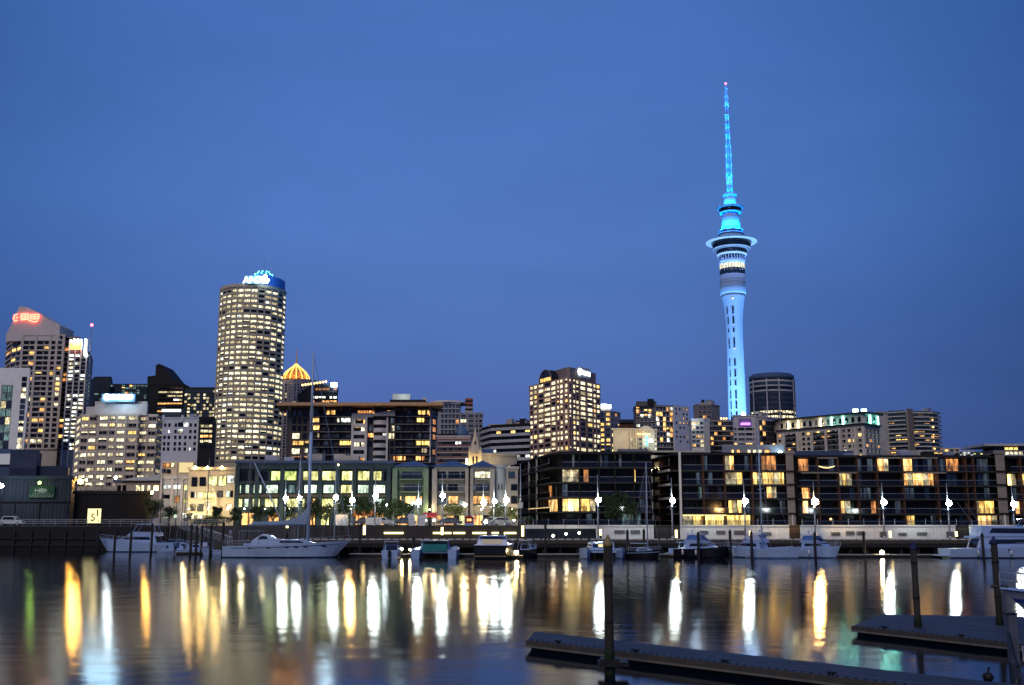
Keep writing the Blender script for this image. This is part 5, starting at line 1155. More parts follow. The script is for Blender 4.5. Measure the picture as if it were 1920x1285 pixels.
add_light('arch_lamp', 'POINT', f.pt(f.at(396, 930), Zat(928, DC), 1.6), 90, (1, .85, .4), None, .2)
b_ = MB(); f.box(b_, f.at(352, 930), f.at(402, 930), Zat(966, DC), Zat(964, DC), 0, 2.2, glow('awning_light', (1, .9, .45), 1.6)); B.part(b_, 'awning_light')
AMB = glow('amber_lamp_bulb', (1, .62, .2), 190)
for x in (367, 390, 417):
    b_ = MB(); p = f.pt(f.at(x, 878), Zat(878, DC), .4); b_.tube(p - Vector((0, 0, .9)), p, .06, .06, STEEL, 5); B.part(b_, 'lamp_stem'); b_ = MB(); b_.ball(p + Vector((0, 0, .15)), .22, AMB, 8); B.part(b_, 'roof_lamp')
for xx in (360, 395, 432):  # added lamps that lift the light on the restaurant front
    p = f.pt(f.at(xx, 965), G0 + 3.4, 2.4); b_ = MB(); b_.ball(p, .16, glow('added_shopfront_globe', (1, .82, .5), 20), 8); b_.tube(p, p + Vector((0, 2.4, .1)), .03, .03, STEEL, 4); B.part(b_, 'added_shop_lamp'); add_light('shop_fill_light', 'POINT', p + Vector((0, -.6, 1)), 420, (1, .80, .40), None, .2)
B.done()
B = near('restaurant_building', 'lower cream wing with glowing roof room left of the arched restaurant', 305, 352, 898, DC + 2, PALE)
f = B.faces[0]
B.rbox(333, 364, DC + 6, 8, B.z1, Zat(866, DC + 6), CREAM, 'roof_room', 880)
fr2 = Face((Xat(333, DC + 6, 880), DC + 5.9), (Xat(364, DC + 6, 880), DC + 5.9)); glazing(B, fr2, fr2.at(335, 880), fr2.at(363, 880), Zat(887, DC + 6), Zat(867, DC + 6), glow('glowing_screen_wall', (1, .78, .35), .85, False), 1)
B.rbox(303, 332, DC + 6, 8, B.z1, Zat(866, DC + 6), CREAM, 'roof_room', 880)
fr3 = Face((Xat(303, DC + 6, 880), DC + 5.9), (Xat(332, DC + 6, 880), DC + 5.9))
for xa, xb, ya, yb, m in ((304, 319, 876, 869, L_AMB), (320, 327, 876, 868, L_OFF), (304, 311, 887, 879, G_DARK), (313, 320, 888, 880, G_DARK)): glazing(B, fr3, fr3.at(xa, 880), fr3.at(xb, 880), Zat(ya, DC + 6), Zat(yb, DC + 6), m)
for xa, xb, ya, yb, m in ((306, 320, 917, 910, L_WHITE), (324, 338, 918, 909, L_WHITE), (344, 351, 920, 909, L_YG), (306, 318, 935, 928, G_DARK), (328, 337, 943, 930, L_AMB), (344, 352, 943, 934, L_YG), (308, 318, 972, 962, L_COOL), (328, 335, 972, 961, L_COOL), (344, 352, 972, 962, L_WHITE)):
    glazing(B, f, f.at(xa, 930), f.at(xb, 930), Zat(ya, DC + 2), Zat(yb, DC + 2), m)
for x in (303, 323, 341): t_ = f.at(x, 930); B.pier(f, t_ - .25, t_ + .25, G0, B.z1, .5, PALE)
B.done()
B = near('low_building', 'long low grey building with sloping roof behind the black shed', 213, 305, 905, DC + 14, CONC_G, BLUER)
f = B.faces[0]; b_ = MB(); x0, x1 = Xat(226, DC + 13, 895), Xat(325, DC + 13, 895)
b_.hexa([(x0, DC + 13, B.z1 + .4), (x1, DC + 13, B.z1 + .4), (x1, DC + 22, B.z1 + .4), (x0, DC + 22, B.z1 + .4), (x0 + 2, DC + 13, B.z1 + .9), (x1, DC + 13, B.z1 + 2.2), (x1, DC + 22, B.z1 + 2.2), (x0 + 2, DC + 22, B.z1 + .9)], surf('pale_blue_render', (.36, .42, .46), var=.08)); B.part(b_, 'sloping_roof')
for xa, xb, m in ((219, 226, G_DARK), (229, 236, G_DARK), (254, 263, L_OFF), (264, 270, L_OFF), (275, 282, L_OFF), (287, 297, L_OFF)): glazing(B, f, f.at(xa, 930), f.at(xb, 930), Zat(921, DC + 14), Zat(910, DC + 14), m)
B.done()
# ---- dark sheds at the left
SHD = surf('navy_corrugated', (.022, .030, .046), streak=.1, scale=2)
B = near('warehouse', 'dark blue corrugated warehouse with green lit fish sign', -40, 133, 898, 205., SHD, NAVY, 24)
f = B.faces[0]; d_ = 205.
B.rbox(-40, 20, d_ + 6, 12, B.z1, Zat(842, d_ + 6), BLUER, 'roof_storey', 870); B.rbox(18, 69, d_ + 4, 14, B.z1, Zat(843, d_ + 4), surf('roof_navy', (.022, .03, .06)), 'roof_storey', 870); B.rbox(69, 128, d_ + 5, 14, B.z1, Zat(874, d_ + 5), surf('roof_navy', (.022, .03, .06)), 'roof_storey', 870)
B.rbox(-20, 18, d_ + 5.4, .5, Zat(871, d_ + 5.4), Zat(851, d_ + 5.4), WHITE, 'white_panel', 870)
for i in range(24): b_ = MB(); t_ = f.L * (i + .5) / 24; f.box(b_, t_ - .06, t_ + .06, G0, B.z1 - .2, 0, .07, SHD); B.part(b_, 'cladding_rib')
for x in (30, 76, 128): b_ = MB(); t_ = f.at(x, 930); f.box(b_, t_ - .1, t_ + .1, G0, Zat(941, d_), 0, .2, DARK); B.part(b_, 'door_post')
b_ = MB(); f.box(b_, 0, f.L, Zat(942, d_), Zat(940, d_), 0, .35, DARK); B.part(b_, 'door_rail')
b_ = MB(); f.box(b_, f.at(56, 920), f.at(104, 920), Zat(934, d_), Zat(912, d_), .1, .35, surf('sign_black_green', (.015, .05, .03))); sg = B.part(b_, 'sign_board')
SGW = glow('sign_white_print', (.4, .6, .42), .10, False); b_ = MB(); c = f.pt(f.at(80, 920), Zat(920, d_), .4)
def P_(x, z): return c + Vector((x, 0, z))
n = 12; b_.face([P_(1.0 * cos(2 * pi * i / n) + .1, .42 * sin(2 * pi * i / n)) for i in range(n)], SGW); b_.face([P_(-.8, 0), P_(-1.35, -.4), P_(-1.35, .4)], SGW); B.part(b_, 'fish_emblem')
for r, (y, wd) in enumerate(((926, 1.5), (929.5, 2.1), (931.5, 1.9))):
    b_ = MB(); k = 9
    for i in range(k): xx = -wd + 2 * wd * i / (k - 1); zz = Zat(y, d_) - c.z; b_.face([P_(xx - .1, zz - .12), P_(xx + .07, zz - .12), P_(xx + .07 + .03 * (i % 3), zz + .12), P_(xx - .1, zz + .1)], SGW)
    B.part(b_, 'sign_lettering')
p = f.pt(f.at(81, 908), Zat(906, d_), 1.6); b_ = MB(); b_.ball(p, .28, glow('green_sign_lamp', (.55, 1, .12), 25), 8); b_.tube(p, p + Vector((0, 1.6, .4)), .05, .05, STEEL, 5); B.part(b_, 'sign_lamp')
B.done()
B = near('shed', 'black boarded shed beside the lit number board', 140, 278, 926, 207., surf('shed_black', (.009, .008, .009)), DARK, 16)
f = B.faces[0]; d_ = 207.
B.rbox(170, 228, d_ + 2, 12, B.z1, Zat(921, d_), DARK, 'roof_storey', 925)
for i in range(18): b_ = MB(); t_ = f.L * (i + .5) / 18; f.box(b_, t_ - .05, t_ + .05, G0, B.z1, 0, .06, DARK); B.part(b_, 'board_batten')
B.done()
# lit board with figure 5
x = Xat(176, 196, 967); bd = thing('lit_sign', 'glowing yellow white sign board with a dark figure five', 'sign', (x, 196, G0), world=True)
b_ = MB(); b_.box(x - 1.15, x + 1.15, 196, 196.35, Zat(981, 196), Zat(954, 196), glow('yellow_backlit_panel', (1, .86, .38), 1.5)); b_.build('panel', bd)
text('5', 1.9, BLACK, bd, (x - .1, 195.9, Zat(978, 196) + .1), 0, 'numeral', .03)
b_ = MB(); b_.box(x + .55, x + .75, 195.85, 195.98, Zat(968, 196), Zat(956, 196), BLACK); b_.build('bar_mark', bd)
for s_ in (-.9, .9): b_ = MB(); b_.tube((x + s_, 196.2, G0), (x + s_, 196.2, Zat(981, 196)), .07, .07, FRAME_D, 6); b_.build('leg', bd)
# ================================================================== quay, boardwalk, retaining wall
QB = surf('quay_black', (.016, .016, .018), scale=1, bump=.3)
bw = thing('boardwalk', 'low dark timber boardwalk on piles along the foot of the quay wall', 'boardwalk', (0, 168, 0), world=True)
xL, xR = Xat(560, 166, 1020), Xat(1990, 166, 1020)
b_ = MB(); b_.box(xL, xR, 165, 175.6, 1.6, 2.12, surf('boardwalk_deck', (.06, .055, .05), scale=1.5)); b_.build('deck', bw)
b_ = MB(); b_.box(xL, xR, 165.05, 165.25, 1.0, 1.58, QB); b_.build('fascia', bw)
me = None; KB = surf('pale_kerb', (.42, .42, .42)); q = MB(); q.box(-.42, .42, -.12, .12, 0, .2, KB); me = q.mesh('kerb_block')
x = xL + .5
while x < xR: obj('kerb_block', me, bw, loc=(x, 165.3, 2.12)); x += 1.2
q = MB(); q.tube((0, 0, -3), (0, 0, 1.55), .19, .19, PILEM, 8); me = q.mesh('support_pile'); x = xL + 1
while x < xR: obj('support_pile', me, bw, loc=(x, 165.6, 0)); x += 2.6
b_ = MB(); b_.box(xL, xR, 168.6, 169, -3, 1.6, surf('quay_timber_wall', (.03, .026, .024), scale=1.2, streak=.2, bump=.4)); b_.build('back_wall', bw)
# upper quay wall behind the boardwalk: white cladding at the right, dark with light strips in the middle
WP = surf('white_wall_panel', (.72, .74, .73), var=.06)
def wallrun(px0, px1, d, label, m, n, z0=2.12, z1=None, louvres=(), h=.0):
    r = thing('retaining_wall', label, 'wall', (Xat((px0 + px1) / 2, d, 1000), d, z0), world=True)
    xa, xb = Xat(px0, d, 1000), Xat(px1, d, 1000); z1 = z1 or Zat(985, d)
    b_ = MB(); b_.box(xa, xb, d + .08, d + .5, z0, z1, m); b_.build('wall', r)
    q = MB(); w_ = (xb - xa) / n; q.box(-w_ / 2 + .012, w_ / 2 - .012, -.04, .05, .02, (z1 - z0) - .22, m); me = q.mesh('wall_panel')
    for i in range(n): obj('wall_panel', me, r, loc=(xa + w_ * (i + .5), d, z0))
    b_ = MB(); b_.box(xa, xb, d - .15, d + .5, z1 - .2, z1 + .02, m); b_.build('coping', r)
    for a, c, ya, yb in louvres:
        fr = thing; b_ = MB(); X0, X1, Z0, Z1 = Xat(a, d, 1000), Xat(c, d, 1000), Zat(yb, d), Zat(ya, d)
        b_.box(X0, X1, d - .06, d - .045, Z0, Z1, DARK); lv = b_.build('louvre', r)
        for k in range(5):
            zz = Z0 + (Z1 - Z0) * (k + .5) / 5; b_ = MB(); b_.hexa([(X0, d - .16, zz - .05), (X1, d - .16, zz - .05), (X1, d - .06, zz), (X0, d - .06, zz), (X0, d - .16, zz - .02), (X1, d - .16, zz - .02), (X1, d - .06, zz + .03), (X0, d - .06, zz + .03)], surf('louvre_grey', (.22, .23, .23))); b_.build('slat', lv)
    WALLS.append((px0, px1, r)); return r
WALLS = []
DW = 174.
wallrun(1118, 1226, DW, 'white panelled quay wall with dark louvres below the receding flats', WP, 16, louvres=((1152, 1172, 994, 1001), (1182, 1200, 994, 1001)))
wallrun(1276, 1480, DW, 'white panelled quay wall with louvres below the orange lit flats', WP, 30, louvres=((1311, 1328, 995, 1002), (1343, 1360, 995, 1002), (1376, 1398, 995, 1003), (1428, 1446, 998, 1005)))
wallrun(1502, 1792, DW, 'longest white panelled quay wall with louvres behind the white motor yachts', WP, 42, louvres=((1558, 1575, 998, 1005), (1586, 1602, 996, 1004), (1606, 1622, 996, 1004), (1649, 1662, 997, 1008), (1684, 1700, 999, 1005), (1719, 1738, 998, 1004), (1774, 1790, 997, 1008)))
wallrun(1820, 1990, DW, 'white panelled quay wall behind the big yacht at far right', WP, 24)
wallrun(1226, 1276, DW + 1.2, 'dark stepped quay wall gap left of the orange lit flats', surf('gap_wall_grey', (.05, .05, .05)), 8)
wallrun(1480, 1502, DW + 1.2, 'brown gap in the white quay wall below the pale stair tower', surf('gap_wall_brown', (.08, .055, .04)), 3)
wallrun(1792, 1820, DW + 1.2, 'dark louvred gap in the white quay wall left of the big yacht', surf('gap_wall_dark', (.035, .033, .03)), 4)
wallrun(985, 1118, DW, 'white beam over dark sheltered recess with three hanging bulbs', WP, 1, z0=Zat(991.5, DW))
b_ = MB(); b_.box(Xat(984, 175.5, 1000), Xat(1119, 175.5, 1000), 175.5, 175.9, 2.12, 4.15, NAVY); b_.build('recess_wall', kind='structure')
for px, y in ((1037, 1005), (1061, 1001.5), (1086, 999.5)):
    d_ = 172.; p = Vector((Xat(px, d_, 1000), d_, Zat(y, d_))); r = thing('pendant_lamp', {1037: 'hanging bulb nearest the dark hulled launch under white beam', 1061: 'middle hanging bulb of three under the white beam', 1086: 'hanging bulb nearest the blue catamaran under white beam'}[px], 'lamp', tuple(p), group='hanging bulbs over the recess', world=True)
    b_ = MB(); b_.ball(p, .2, glow('pendant_bulb', (1, .85, .6), 22), 8); b_.build('bulb', r); b_ = MB(); b_.lathe([(.05, .55), (.34, .28)], BLACK, 8, tuple(p)); b_.tube(p + Vector((0, 0, .55)), p + Vector((0, 0, 1.5)), .03, .03, BLACK, 4); b_.build('shade', r)
cm = thing('retaining_wall', 'dark quay wall with yellow strip lights in front of the tree lined street', 'wall', (0, 176, 2.1), world=True)
b_ = MB(); b_.box(Xat(560, 176, 1000), Xat(985, 176, 1000), 175.7, 176.4, 2.12, G0 + .05, surf('dark_stone', (.04, .038, .036), scale=1)); b_.build('wall', cm)
for a, c in ((720, 756), (812, 828), (833, 846), (850, 872), (886, 912), (922, 935), (945, 968)):
    b_ = MB(); b_.box(Xat(a, 175.4, 1000), Xat(c, 175.4, 1000), 175.35, 175.65, Zat(1001.5, 175.4), Zat(998, 175.4), glow('yellow_strip_light', (1, .82, .34), 3.0)); b_.build('strip_light', cm)
# rail along the upper promenade
def railing(px0, px1, d, z, label, h=1.1, pitch=1.9):
    r = thing('railing', label, 'railing', (Xat((px0 + px1) / 2, d, 980), d, z), world=True)
    xa, xb = Xat(px0, d, 980), Xat(px1, d, 980)
    for k in (.45, .8, 1.1): b_ = MB(); b_.tube((xa, d, z + k * h / 1.1), (xb, d, z + k * h / 1.1), .03, .03, STEEL, 5); b_.build('rail', r)
    q = MB(); q.tube((0, 0, 0), (0, 0, h), .04, .04, STEEL, 5); me = q.mesh('post'); n = max(1, int((xb - xa) / pitch))
    for i in range(n + 1): obj('post', me, r, loc=(xa + (xb - xa) * i / n, d, z))
    return r
railing(640, 984, 176.8, G0, 'steel rail along the tree lined promenade edge')
railing(-60, 430, 192.5, G0, 'steel rail along the far left quay edge')
def glass_fence(px0, px1, label):
    r = thing('glass_fence', label, 'fence', (Xat((px0 + px1) / 2, 180, 980), 180, G0), world=True)
    xa, xb = Xat(px0, 180, 980), Xat(px1, 180, 980); n = int((xb - xa) / 2.4); w_ = (xb - xa) / n
    q = MB(); q.box(-w_ / 2 + .06, w_ / 2 - .06, -.02, .02, .05, 1.05, GLB); mp_ = q.mesh('pane'); q = MB(); q.tube((0, 0, 0), (0, 0, 1.15), .035, .035, STEEL, 5); mq = q.mesh('post')
    for i in range(n): obj('pane', mp_, r, loc=(xa + w_ * (i + .5), 180, G0)); obj('post', mq, r, loc=(xa + w_ * i, 180, G0))
glass_fence(1000, 1226, 'glass fence on the terrace before the receding balcony flats'); glass_fence(1278, 1478, 'glass fence on the terrace before the orange lit flats'); glass_fence(1504, 1880, 'glass fence on the terrace before the longest dark flats')
# left quay face piles
q = MB(); q.tube((0, 0, -3), (0, 0, 3.4), .17, .15, PILEM, 7); fpm = q.mesh('fender_pile'); q = MB(); q.box(-1.45, 1.45, -.12, .12, -.14, .14, PILEM); wlm = q.mesh('waling')
b_ = MB(); b_.box(Xat(-80, 191.6, 1010), Xat(345, 191.6, 1010), 191.4, 191.95, -2, G0 - .15, QB); qf = b_.build('quay_face_wall', kind='structure')
x = Xat(-70, 191, 1010)
while x < Xat(340, 191, 1010): obj('fender_pile', fpm, qf, loc=(x, 191.2, 0)); obj('waling', wlm, qf, loc=(x + 1.5, 191.26, rnd.uniform(1.9, 2.1))); obj('waling', wlm, qf, loc=(x + 1.5, 191.26, .8)); x += 3.0
STN = surf('tide_stain', (.008, .012, .009), var=.5, scale=.6); b_ = MB(); b_.box(Xat(-80, 191.3, 1010), Xat(345, 191.3, 1010), 191.36, 191.39, -1, .75, STN); b_.build('tide_mark', qf)

# ================================================================== lamp posts
BW_ = glow('white_lamp_bulb', (.86, 1, .93), 165); BY_ = glow('yellow_lamp_bulb', (1, .86, .55), 160); BA_ = glow('amber_street_bulb', (1, .56, .18), 320)
def lamp_post(px, d, ybulb, ytop, zbase, bulb, label, r=.30, off=.12, lit_=True):
    x = Xat(px, d, 960); zb_, zt_ = Zat(ybulb, d), Zat(ytop, d)
    t_ = thing('lamp_post', label, 'lamp post', (x, d, zbase), group='white mast lamps along the waterfront')
    h, H = zb_ - zbase, zt_ - zbase
    b_ = MB(); b_.tube((0, 0, 0), (0, 0, h), .13, .10, STEEL, 8); b_.tube((0, 0, h), (0, 0, H), .10, .045, STEEL, 8); b_.build('mast', t_)
    b_ = MB(); b_.lathe([(.1, -.06), (.85, 0), (.85, .04), (.1, .05)], WPAINT, 14, (0, 0, h - 1.0)); b_.build('reflector_disc', t_)
    b_ = MB(); b_.tube((0, 0, h - .25), (off, -.1, h - .12), .04, .04, STEEL, 5); b_.build('bracket', t_)
    b_ = MB(); b_.ball((off, -.2, h), r, bulb, 12); b_.build('bulb', t_)
    b_ = MB(); b_.tube((0, 0, 0), (0, 0, .5), .22, .2, STEEL, 8); b_.build('base_collar', t_)
LP = [(534, 187, 935, 895, BW_, 'lamp post by the yacht furled sail, left of its close twin'), (560, 187, 934, 893, BW_, 'lamp post just left of the tall yacht mast'), (628, 186, 933, 900, BW_, 'lamp post between the tall yacht mast and amber lamp'),
      (659, 186, 938, 900, BA_, 'amber glaring lamp post right of the tall yacht'), (703, 185, 930, 890, BW_, 'lamp post before the right end of the slate teal office'), (784, 184, 941, 903, BW_, 'lamp post before the green tinted balcony flats'),
      (829, 182, 930, 889, BW_, 'lamp post before the pale grey hipped roof flats with a broad disc'), (906, 184, 943, 905, BY_, 'lamp post with yellowish light before the bright top room'), (926, 185, 940, 902, BW_, 'lamp post by the rounded pale blue corner tower'), (948, 185, 938, 898, BW_, 'lamp post just left of the unlit post by dark flats'),
      (1121, 178, 938, 890, BW_, 'lamp post before the receding dark flats'), (1260, 178, 939, 896, BW_, 'lamp post in the gap left of the orange lit flats'), (1396, 178, 940, 901, BW_, 'lamp post before the orange lit flats'),
      (1527, 178, 941, 903, BA_, 'amber glaring lamp post behind the blue canvas motor yacht'), (1656, 178, 942, 905, BW_, 'lamp post before the middle of the longest dark flats'), (1778, 178, 944, 906, BW_, 'lamp post left of the big white motor yacht'), (1900, 178, 946, 910, BW_, 'lamp post at the far right edge above the yacht bow')]
for px, d, yb, yt, m, lb in LP: lamp_post(px, 172.4 if px > 1100 else d, yb, yt, 2.12 if px > 1100 else G0, m, lb, r=(.50 if m is BA_ else .42) * rnd.uniform(.85, 1.12))
x = Xat(976, 180, 950); t_ = thing('lamp_post', 'unlit tall lamp post with dark disc at the dark flats corner', 'lamp post', (x, 180, G0)); b_ = MB(); b_.tube((0, 0, 0), (0, 0, Zat(870, 180) - G0), .14, .06, STEEL, 8); b_.build('mast', t_); b_ = MB(); h = Zat(933, 180) - G0; b_.lathe([(.1, -.08), (.95, 0), (.95, .05), (.1, .06)], DARK, 14, (0, 0, h)); b_.build('reflector_disc', t_)
b_ = MB(); b_.box(-.38, .38, -.3, .3, Zat(953, 180) - G0, Zat(942, 180) - G0, PALE); b_.build('sign_box', t_)
def street_light(px, d, y, bulb, label, r=.3, zb=G0, cat='street light'):
    x = Xat(px, d, y); h = Zat(y, d) - zb
    t_ = thing('street_light', label, cat, (x, d, zb)); b_ = MB(); b_.tube((0, .2, 0), (0, .2, h), .08, .06, FRAME_D, 6); b_.tube((0, .2, h), (0, -.3, h + .12), .05, .05, FRAME_D, 5); b_.build('post', t_)
    b_ = MB(); b_.ball((0, -.35, h), r, bulb, 8); b_.build('bulb', t_)
WST = glow('cold_street_bulb', (.80, .95, 1), 210); OST = glow('sodium_bulb', (1, .48, .08), 260); YST = glow('small_yellow_bulb', (1, .78, .35), 130)
street_light(4, 200, 911, WST, 'cold white street light at the far left edge', .4)
street_light(152, 217, 903, OST, 'orange glaring street light above the sheds', .5); street_light(163, 217, 900, OST, 'smaller orange street light touching the glaring one', .25)
street_light(218, 218, 896, WST, 'cold white street light behind the black shed', .27); street_light(192, 222, 897, YST, 'faint yellow street light behind the black shed roof', .16)
street_light(286, 205, 924, OST, 'orange street light shining on the round tree', .26)
for px, d, y, m, r, lb in ((872, 196, 947, YST, .32, 'yellow street light between two round street trees'), (726, 196, 947, WST, .16, 'small white street light left of the cone tree'), (798, 190, 976, YST, .2, 'low amber light left of pair by the dark red awning'), (814, 190, 976, YST, .2, 'low amber light right of pair by the dark red awning'),
    (911, 188, 979, glow('low_white_bulb', (1, .98, .8), 110), .26, 'low white light right of the red kiosk'), (953, 192, 977, YST, .2, 'low yellow light below the rounded corner tower'), (964, 192, 976, YST, .16, 'dimmer low yellow light by the dark flats corner')):
    street_light(px, d, y, m, lb, r)

# amber bollard lights on the boardwalk edge
AB = glow('amber_bollard_lens', (1, .72, .28), 4.5)
for px, y0, y1, lb in ((683, 986, 1003, 'amber bollard light right of the yacht bow'), (829, 989, 1003, 'amber bollard light between boats before the yellow strip lights'), (980, 986, 1006, 'tallest amber bollard light by the dark recess'), (1126, 993, 1004, 'amber bollard light behind the blue catamaran'), (1268, 994, 1012, 'amber bollard light left of the dark cruiser'), (1407, 996, 1006, 'amber bollard light above the white named yacht'), (1669, 996, 1012, 'amber bollard light above the star bright dock lamp'), (538, 975, 990, 'amber bollard light behind the furled sail'), (1793, 997, 1006, 'amber bollard light beside the big yacht flybridge')):
    d = 167.; x = Xat(px, d, 1000); t_ = thing('bollard_light', lb, 'bollard', (x, d, 2.12), group='amber bollard lights')
    b_ = MB(); b_.tube((0, 0, 0), (0, 0, max(.3, Zat(y1, d) - 2.12)), .17, .17, FRAME_D, 8); b_.build('base', t_)
    b_ = MB(); b_.tube((0, 0, max(.3, Zat(y1, d) - 2.12)), (0, 0, Zat(y0, d) - 2.12), .19, .19, AB, 8); b_.build('lens', t_)

# ================================================================== street trees
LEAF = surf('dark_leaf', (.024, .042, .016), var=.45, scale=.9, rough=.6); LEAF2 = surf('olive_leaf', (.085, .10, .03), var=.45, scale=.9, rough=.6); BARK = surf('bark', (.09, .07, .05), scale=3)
def crown_mesh(seed, rx, rz, n, m, name='crown'):
    R = random.Random(seed); b_ = MB(); cl = [(R.uniform(-.75, .75) * rx, R.uniform(-.75, .75) * rx, R.uniform(-.65, .75) * rz, R.uniform(.28, .5)) for _ in range(16)]
    for i in range(n):
        c = R.choice(cl); u = Vector((R.gauss(0, 1), R.gauss(0, 1), R.gauss(0, 1))).normalized(); k = R.random() ** .4
        p = Vector((c[0] + u.x * c[3] * rx * k, c[1] + u.y * c[3] * rx * k, c[2] + u.z * c[3] * rz * k)); s_ = R.uniform(.10, .22)
        a = Vector((R.gauss(0, 1), R.gauss(0, 1), R.gauss(0, 1))).normalized(); e = a.orthogonal().normalized(); g_ = a.cross(e)
        b_.face([p - e * s_, p + g_ * s_ * .5, p + e * s_, p - g_ * s_ * .5], m)
    return b_.mesh(name)
CM = {}
def tree(px, d, ytop, ybase, wpx, label, m=LEAF, seed=0):
    x = Xat(px, d, 960); H = Zat(ytop, d) - G0; w_ = wpx * d / F; zc = max(.9, Zat(ybase, d) - G0); rz = (H - zc) / 2; rx = w_ / 2
    t_ = thing('street_tree', label, 'tree', (x, d, G0)); k = (seed % 5, m.name, round(rx / rz, 1))
    b_ = MB(); R = random.Random(seed); b_.tube((0, 0, 0), (.05, 0, zc + rz * .6), .14, .07, BARK, 7)
    for q in range(5): a = q * 1.3 + seed; b_.tube((.02, 0, zc * .8), (cos(a) * rx * .55, sin(a) * rx * .55, zc + rz * (.6 + .15 * q)), .07, .025, BARK, 5)
    b_.build('trunk', t_)
    if k not in CM: CM[k] = crown_mesh(seed % 5 + 3, 1.0 * max(.6, min(1.8, rx / rz)) * 2, 2.0, 2000, m)
    o = obj('crown', CM[k], t_, loc=(0, 0, zc + rz)); s_ = rz / 2.0 / .95; o.scale = (s_ * rx / rz / max(.6, min(1.8, rx / rz)),) * 2 + (s_,); o.rotation_euler = (0, 0, seed * .7)
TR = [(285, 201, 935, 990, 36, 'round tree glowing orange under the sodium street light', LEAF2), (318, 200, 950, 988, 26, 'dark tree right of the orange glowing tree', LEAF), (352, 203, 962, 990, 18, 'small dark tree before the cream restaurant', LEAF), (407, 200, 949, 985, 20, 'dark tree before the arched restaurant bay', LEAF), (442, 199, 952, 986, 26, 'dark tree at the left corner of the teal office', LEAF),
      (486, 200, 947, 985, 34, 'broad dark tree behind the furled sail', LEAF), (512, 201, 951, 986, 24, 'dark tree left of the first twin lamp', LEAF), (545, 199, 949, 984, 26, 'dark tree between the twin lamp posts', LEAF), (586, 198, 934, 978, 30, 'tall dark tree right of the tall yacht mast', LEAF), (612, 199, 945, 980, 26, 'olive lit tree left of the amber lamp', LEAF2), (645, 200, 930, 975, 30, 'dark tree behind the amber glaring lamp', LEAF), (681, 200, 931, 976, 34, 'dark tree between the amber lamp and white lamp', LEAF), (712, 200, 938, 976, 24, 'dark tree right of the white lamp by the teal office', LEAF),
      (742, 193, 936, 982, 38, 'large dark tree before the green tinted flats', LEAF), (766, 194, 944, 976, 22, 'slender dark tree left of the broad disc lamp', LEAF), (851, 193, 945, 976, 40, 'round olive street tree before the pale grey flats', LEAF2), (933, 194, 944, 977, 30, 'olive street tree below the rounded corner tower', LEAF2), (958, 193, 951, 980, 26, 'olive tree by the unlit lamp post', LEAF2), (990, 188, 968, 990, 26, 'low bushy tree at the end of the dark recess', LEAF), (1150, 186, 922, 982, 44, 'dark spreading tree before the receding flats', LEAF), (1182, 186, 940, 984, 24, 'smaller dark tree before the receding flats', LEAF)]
for i, (px, d, yt, yb, w_, lb, m) in enumerate(TR): tree(px, d, yt, yb, w_, lb, m, i)
hm = thing('hedge', 'clipped hedge with yellow light before the arched restaurant', 'hedge', (Xat(399, 200, 980), 200, G0)); o = obj('foliage', crown_mesh(77, 4, .8, 2200, LEAF2, 'foliage'), hm, loc=(0, 0, .9))

# ================================================================== cars, kiosk, awnings, sculpture
def car(px, d, z, rz, m, label, van=False):
    t_ = thing('parked_car', label, 'car', (Xat(px, d, 980), d, z), rz)
    L, W = 4.4, 1.75; pr = [(-2.2, .35), (-2.2, .85), (-1.75, 1.0), (-1.3, 1.45 if not van else 1.75), (.6, 1.45 if not van else 1.75), (1.15, 1.0), (2.1, .8), (2.2, .35)]
    b_ = MB(); n = len(pr)
    for s_ in (-1, 1): b_.face([(x, s_ * (W / 2 - (.12 if zz > 1.2 else 0)), zz) for x, zz in (pr if s_ < 0 else pr[::-1])], m)
    for i in range(n):
        j = (i + 1) % n; (xa, za), (xb, zb_) = pr[i], pr[j]; ya, yb = W / 2 - (.12 if za > 1.2 else 0), W / 2 - (.12 if zb_ > 1.2 else 0)
        b_.face([(xa, ya, za), (xa, -ya, za), (xb, -yb, zb_), (xb, yb, zb_)][::-1], m)
    b_.build('body', t_)
    zt_ = 1.38 if not van else 1.62
    for s_ in (-1, 1): b_ = MB(); b_.face([(-1.55, s_ * .885, 1.02), (.98, s_ * .885, 1.02), (.5, s_ * .80, zt_), (-1.2, s_ * .80, zt_)][::s_], G_DARK); b_.build('side_window', t_)
    b_ = MB(); b_.face([(1.17, -.72, 1.03), (1.17, .72, 1.03), (.66, .62, zt_), (.66, -.62, zt_)], G_DARK); b_.build('windscreen', t_)
    for x in (-1.4, 1.35):
        for s_ in (-1, 1): b_ = MB(); b_.tube((x, s_ * .72, .32), (x, s_ * .9, .32), .32, .32, BLACK, 12); w2 = b_.build('wheel', t_); b_ = MB(); b_.tube((x, s_ * .9, .32), (x, s_ * .915, .32), .19, .19, STEEL, 10); b_.build('rim', w2)
    for s_ in (-1, 1): b_ = MB(); b_.box(2.15, 2.22, s_ * .6 - .15, s_ * .6 + .15, .62, .76, WPAINT); b_.build('headlight', t_); b_ = MB(); b_.box(-2.23, -2.17, s_ * .6 - .15, s_ * .6 + .15, .7, .84, surf('tail_lens', (.3, .02, .02))); b_.build('taillight', t_)
CW = surf('white_car_paint', (.55, .57, .6), rough=.3, var=.05); CD = surf('dark_car_paint', (.03, .03, .04), rough=.25); CR_ = surf('red_car_paint', (.35, .03, .02), rough=.3); CS = surf('silver_car_paint', (.3, .31, .33), rough=.3)
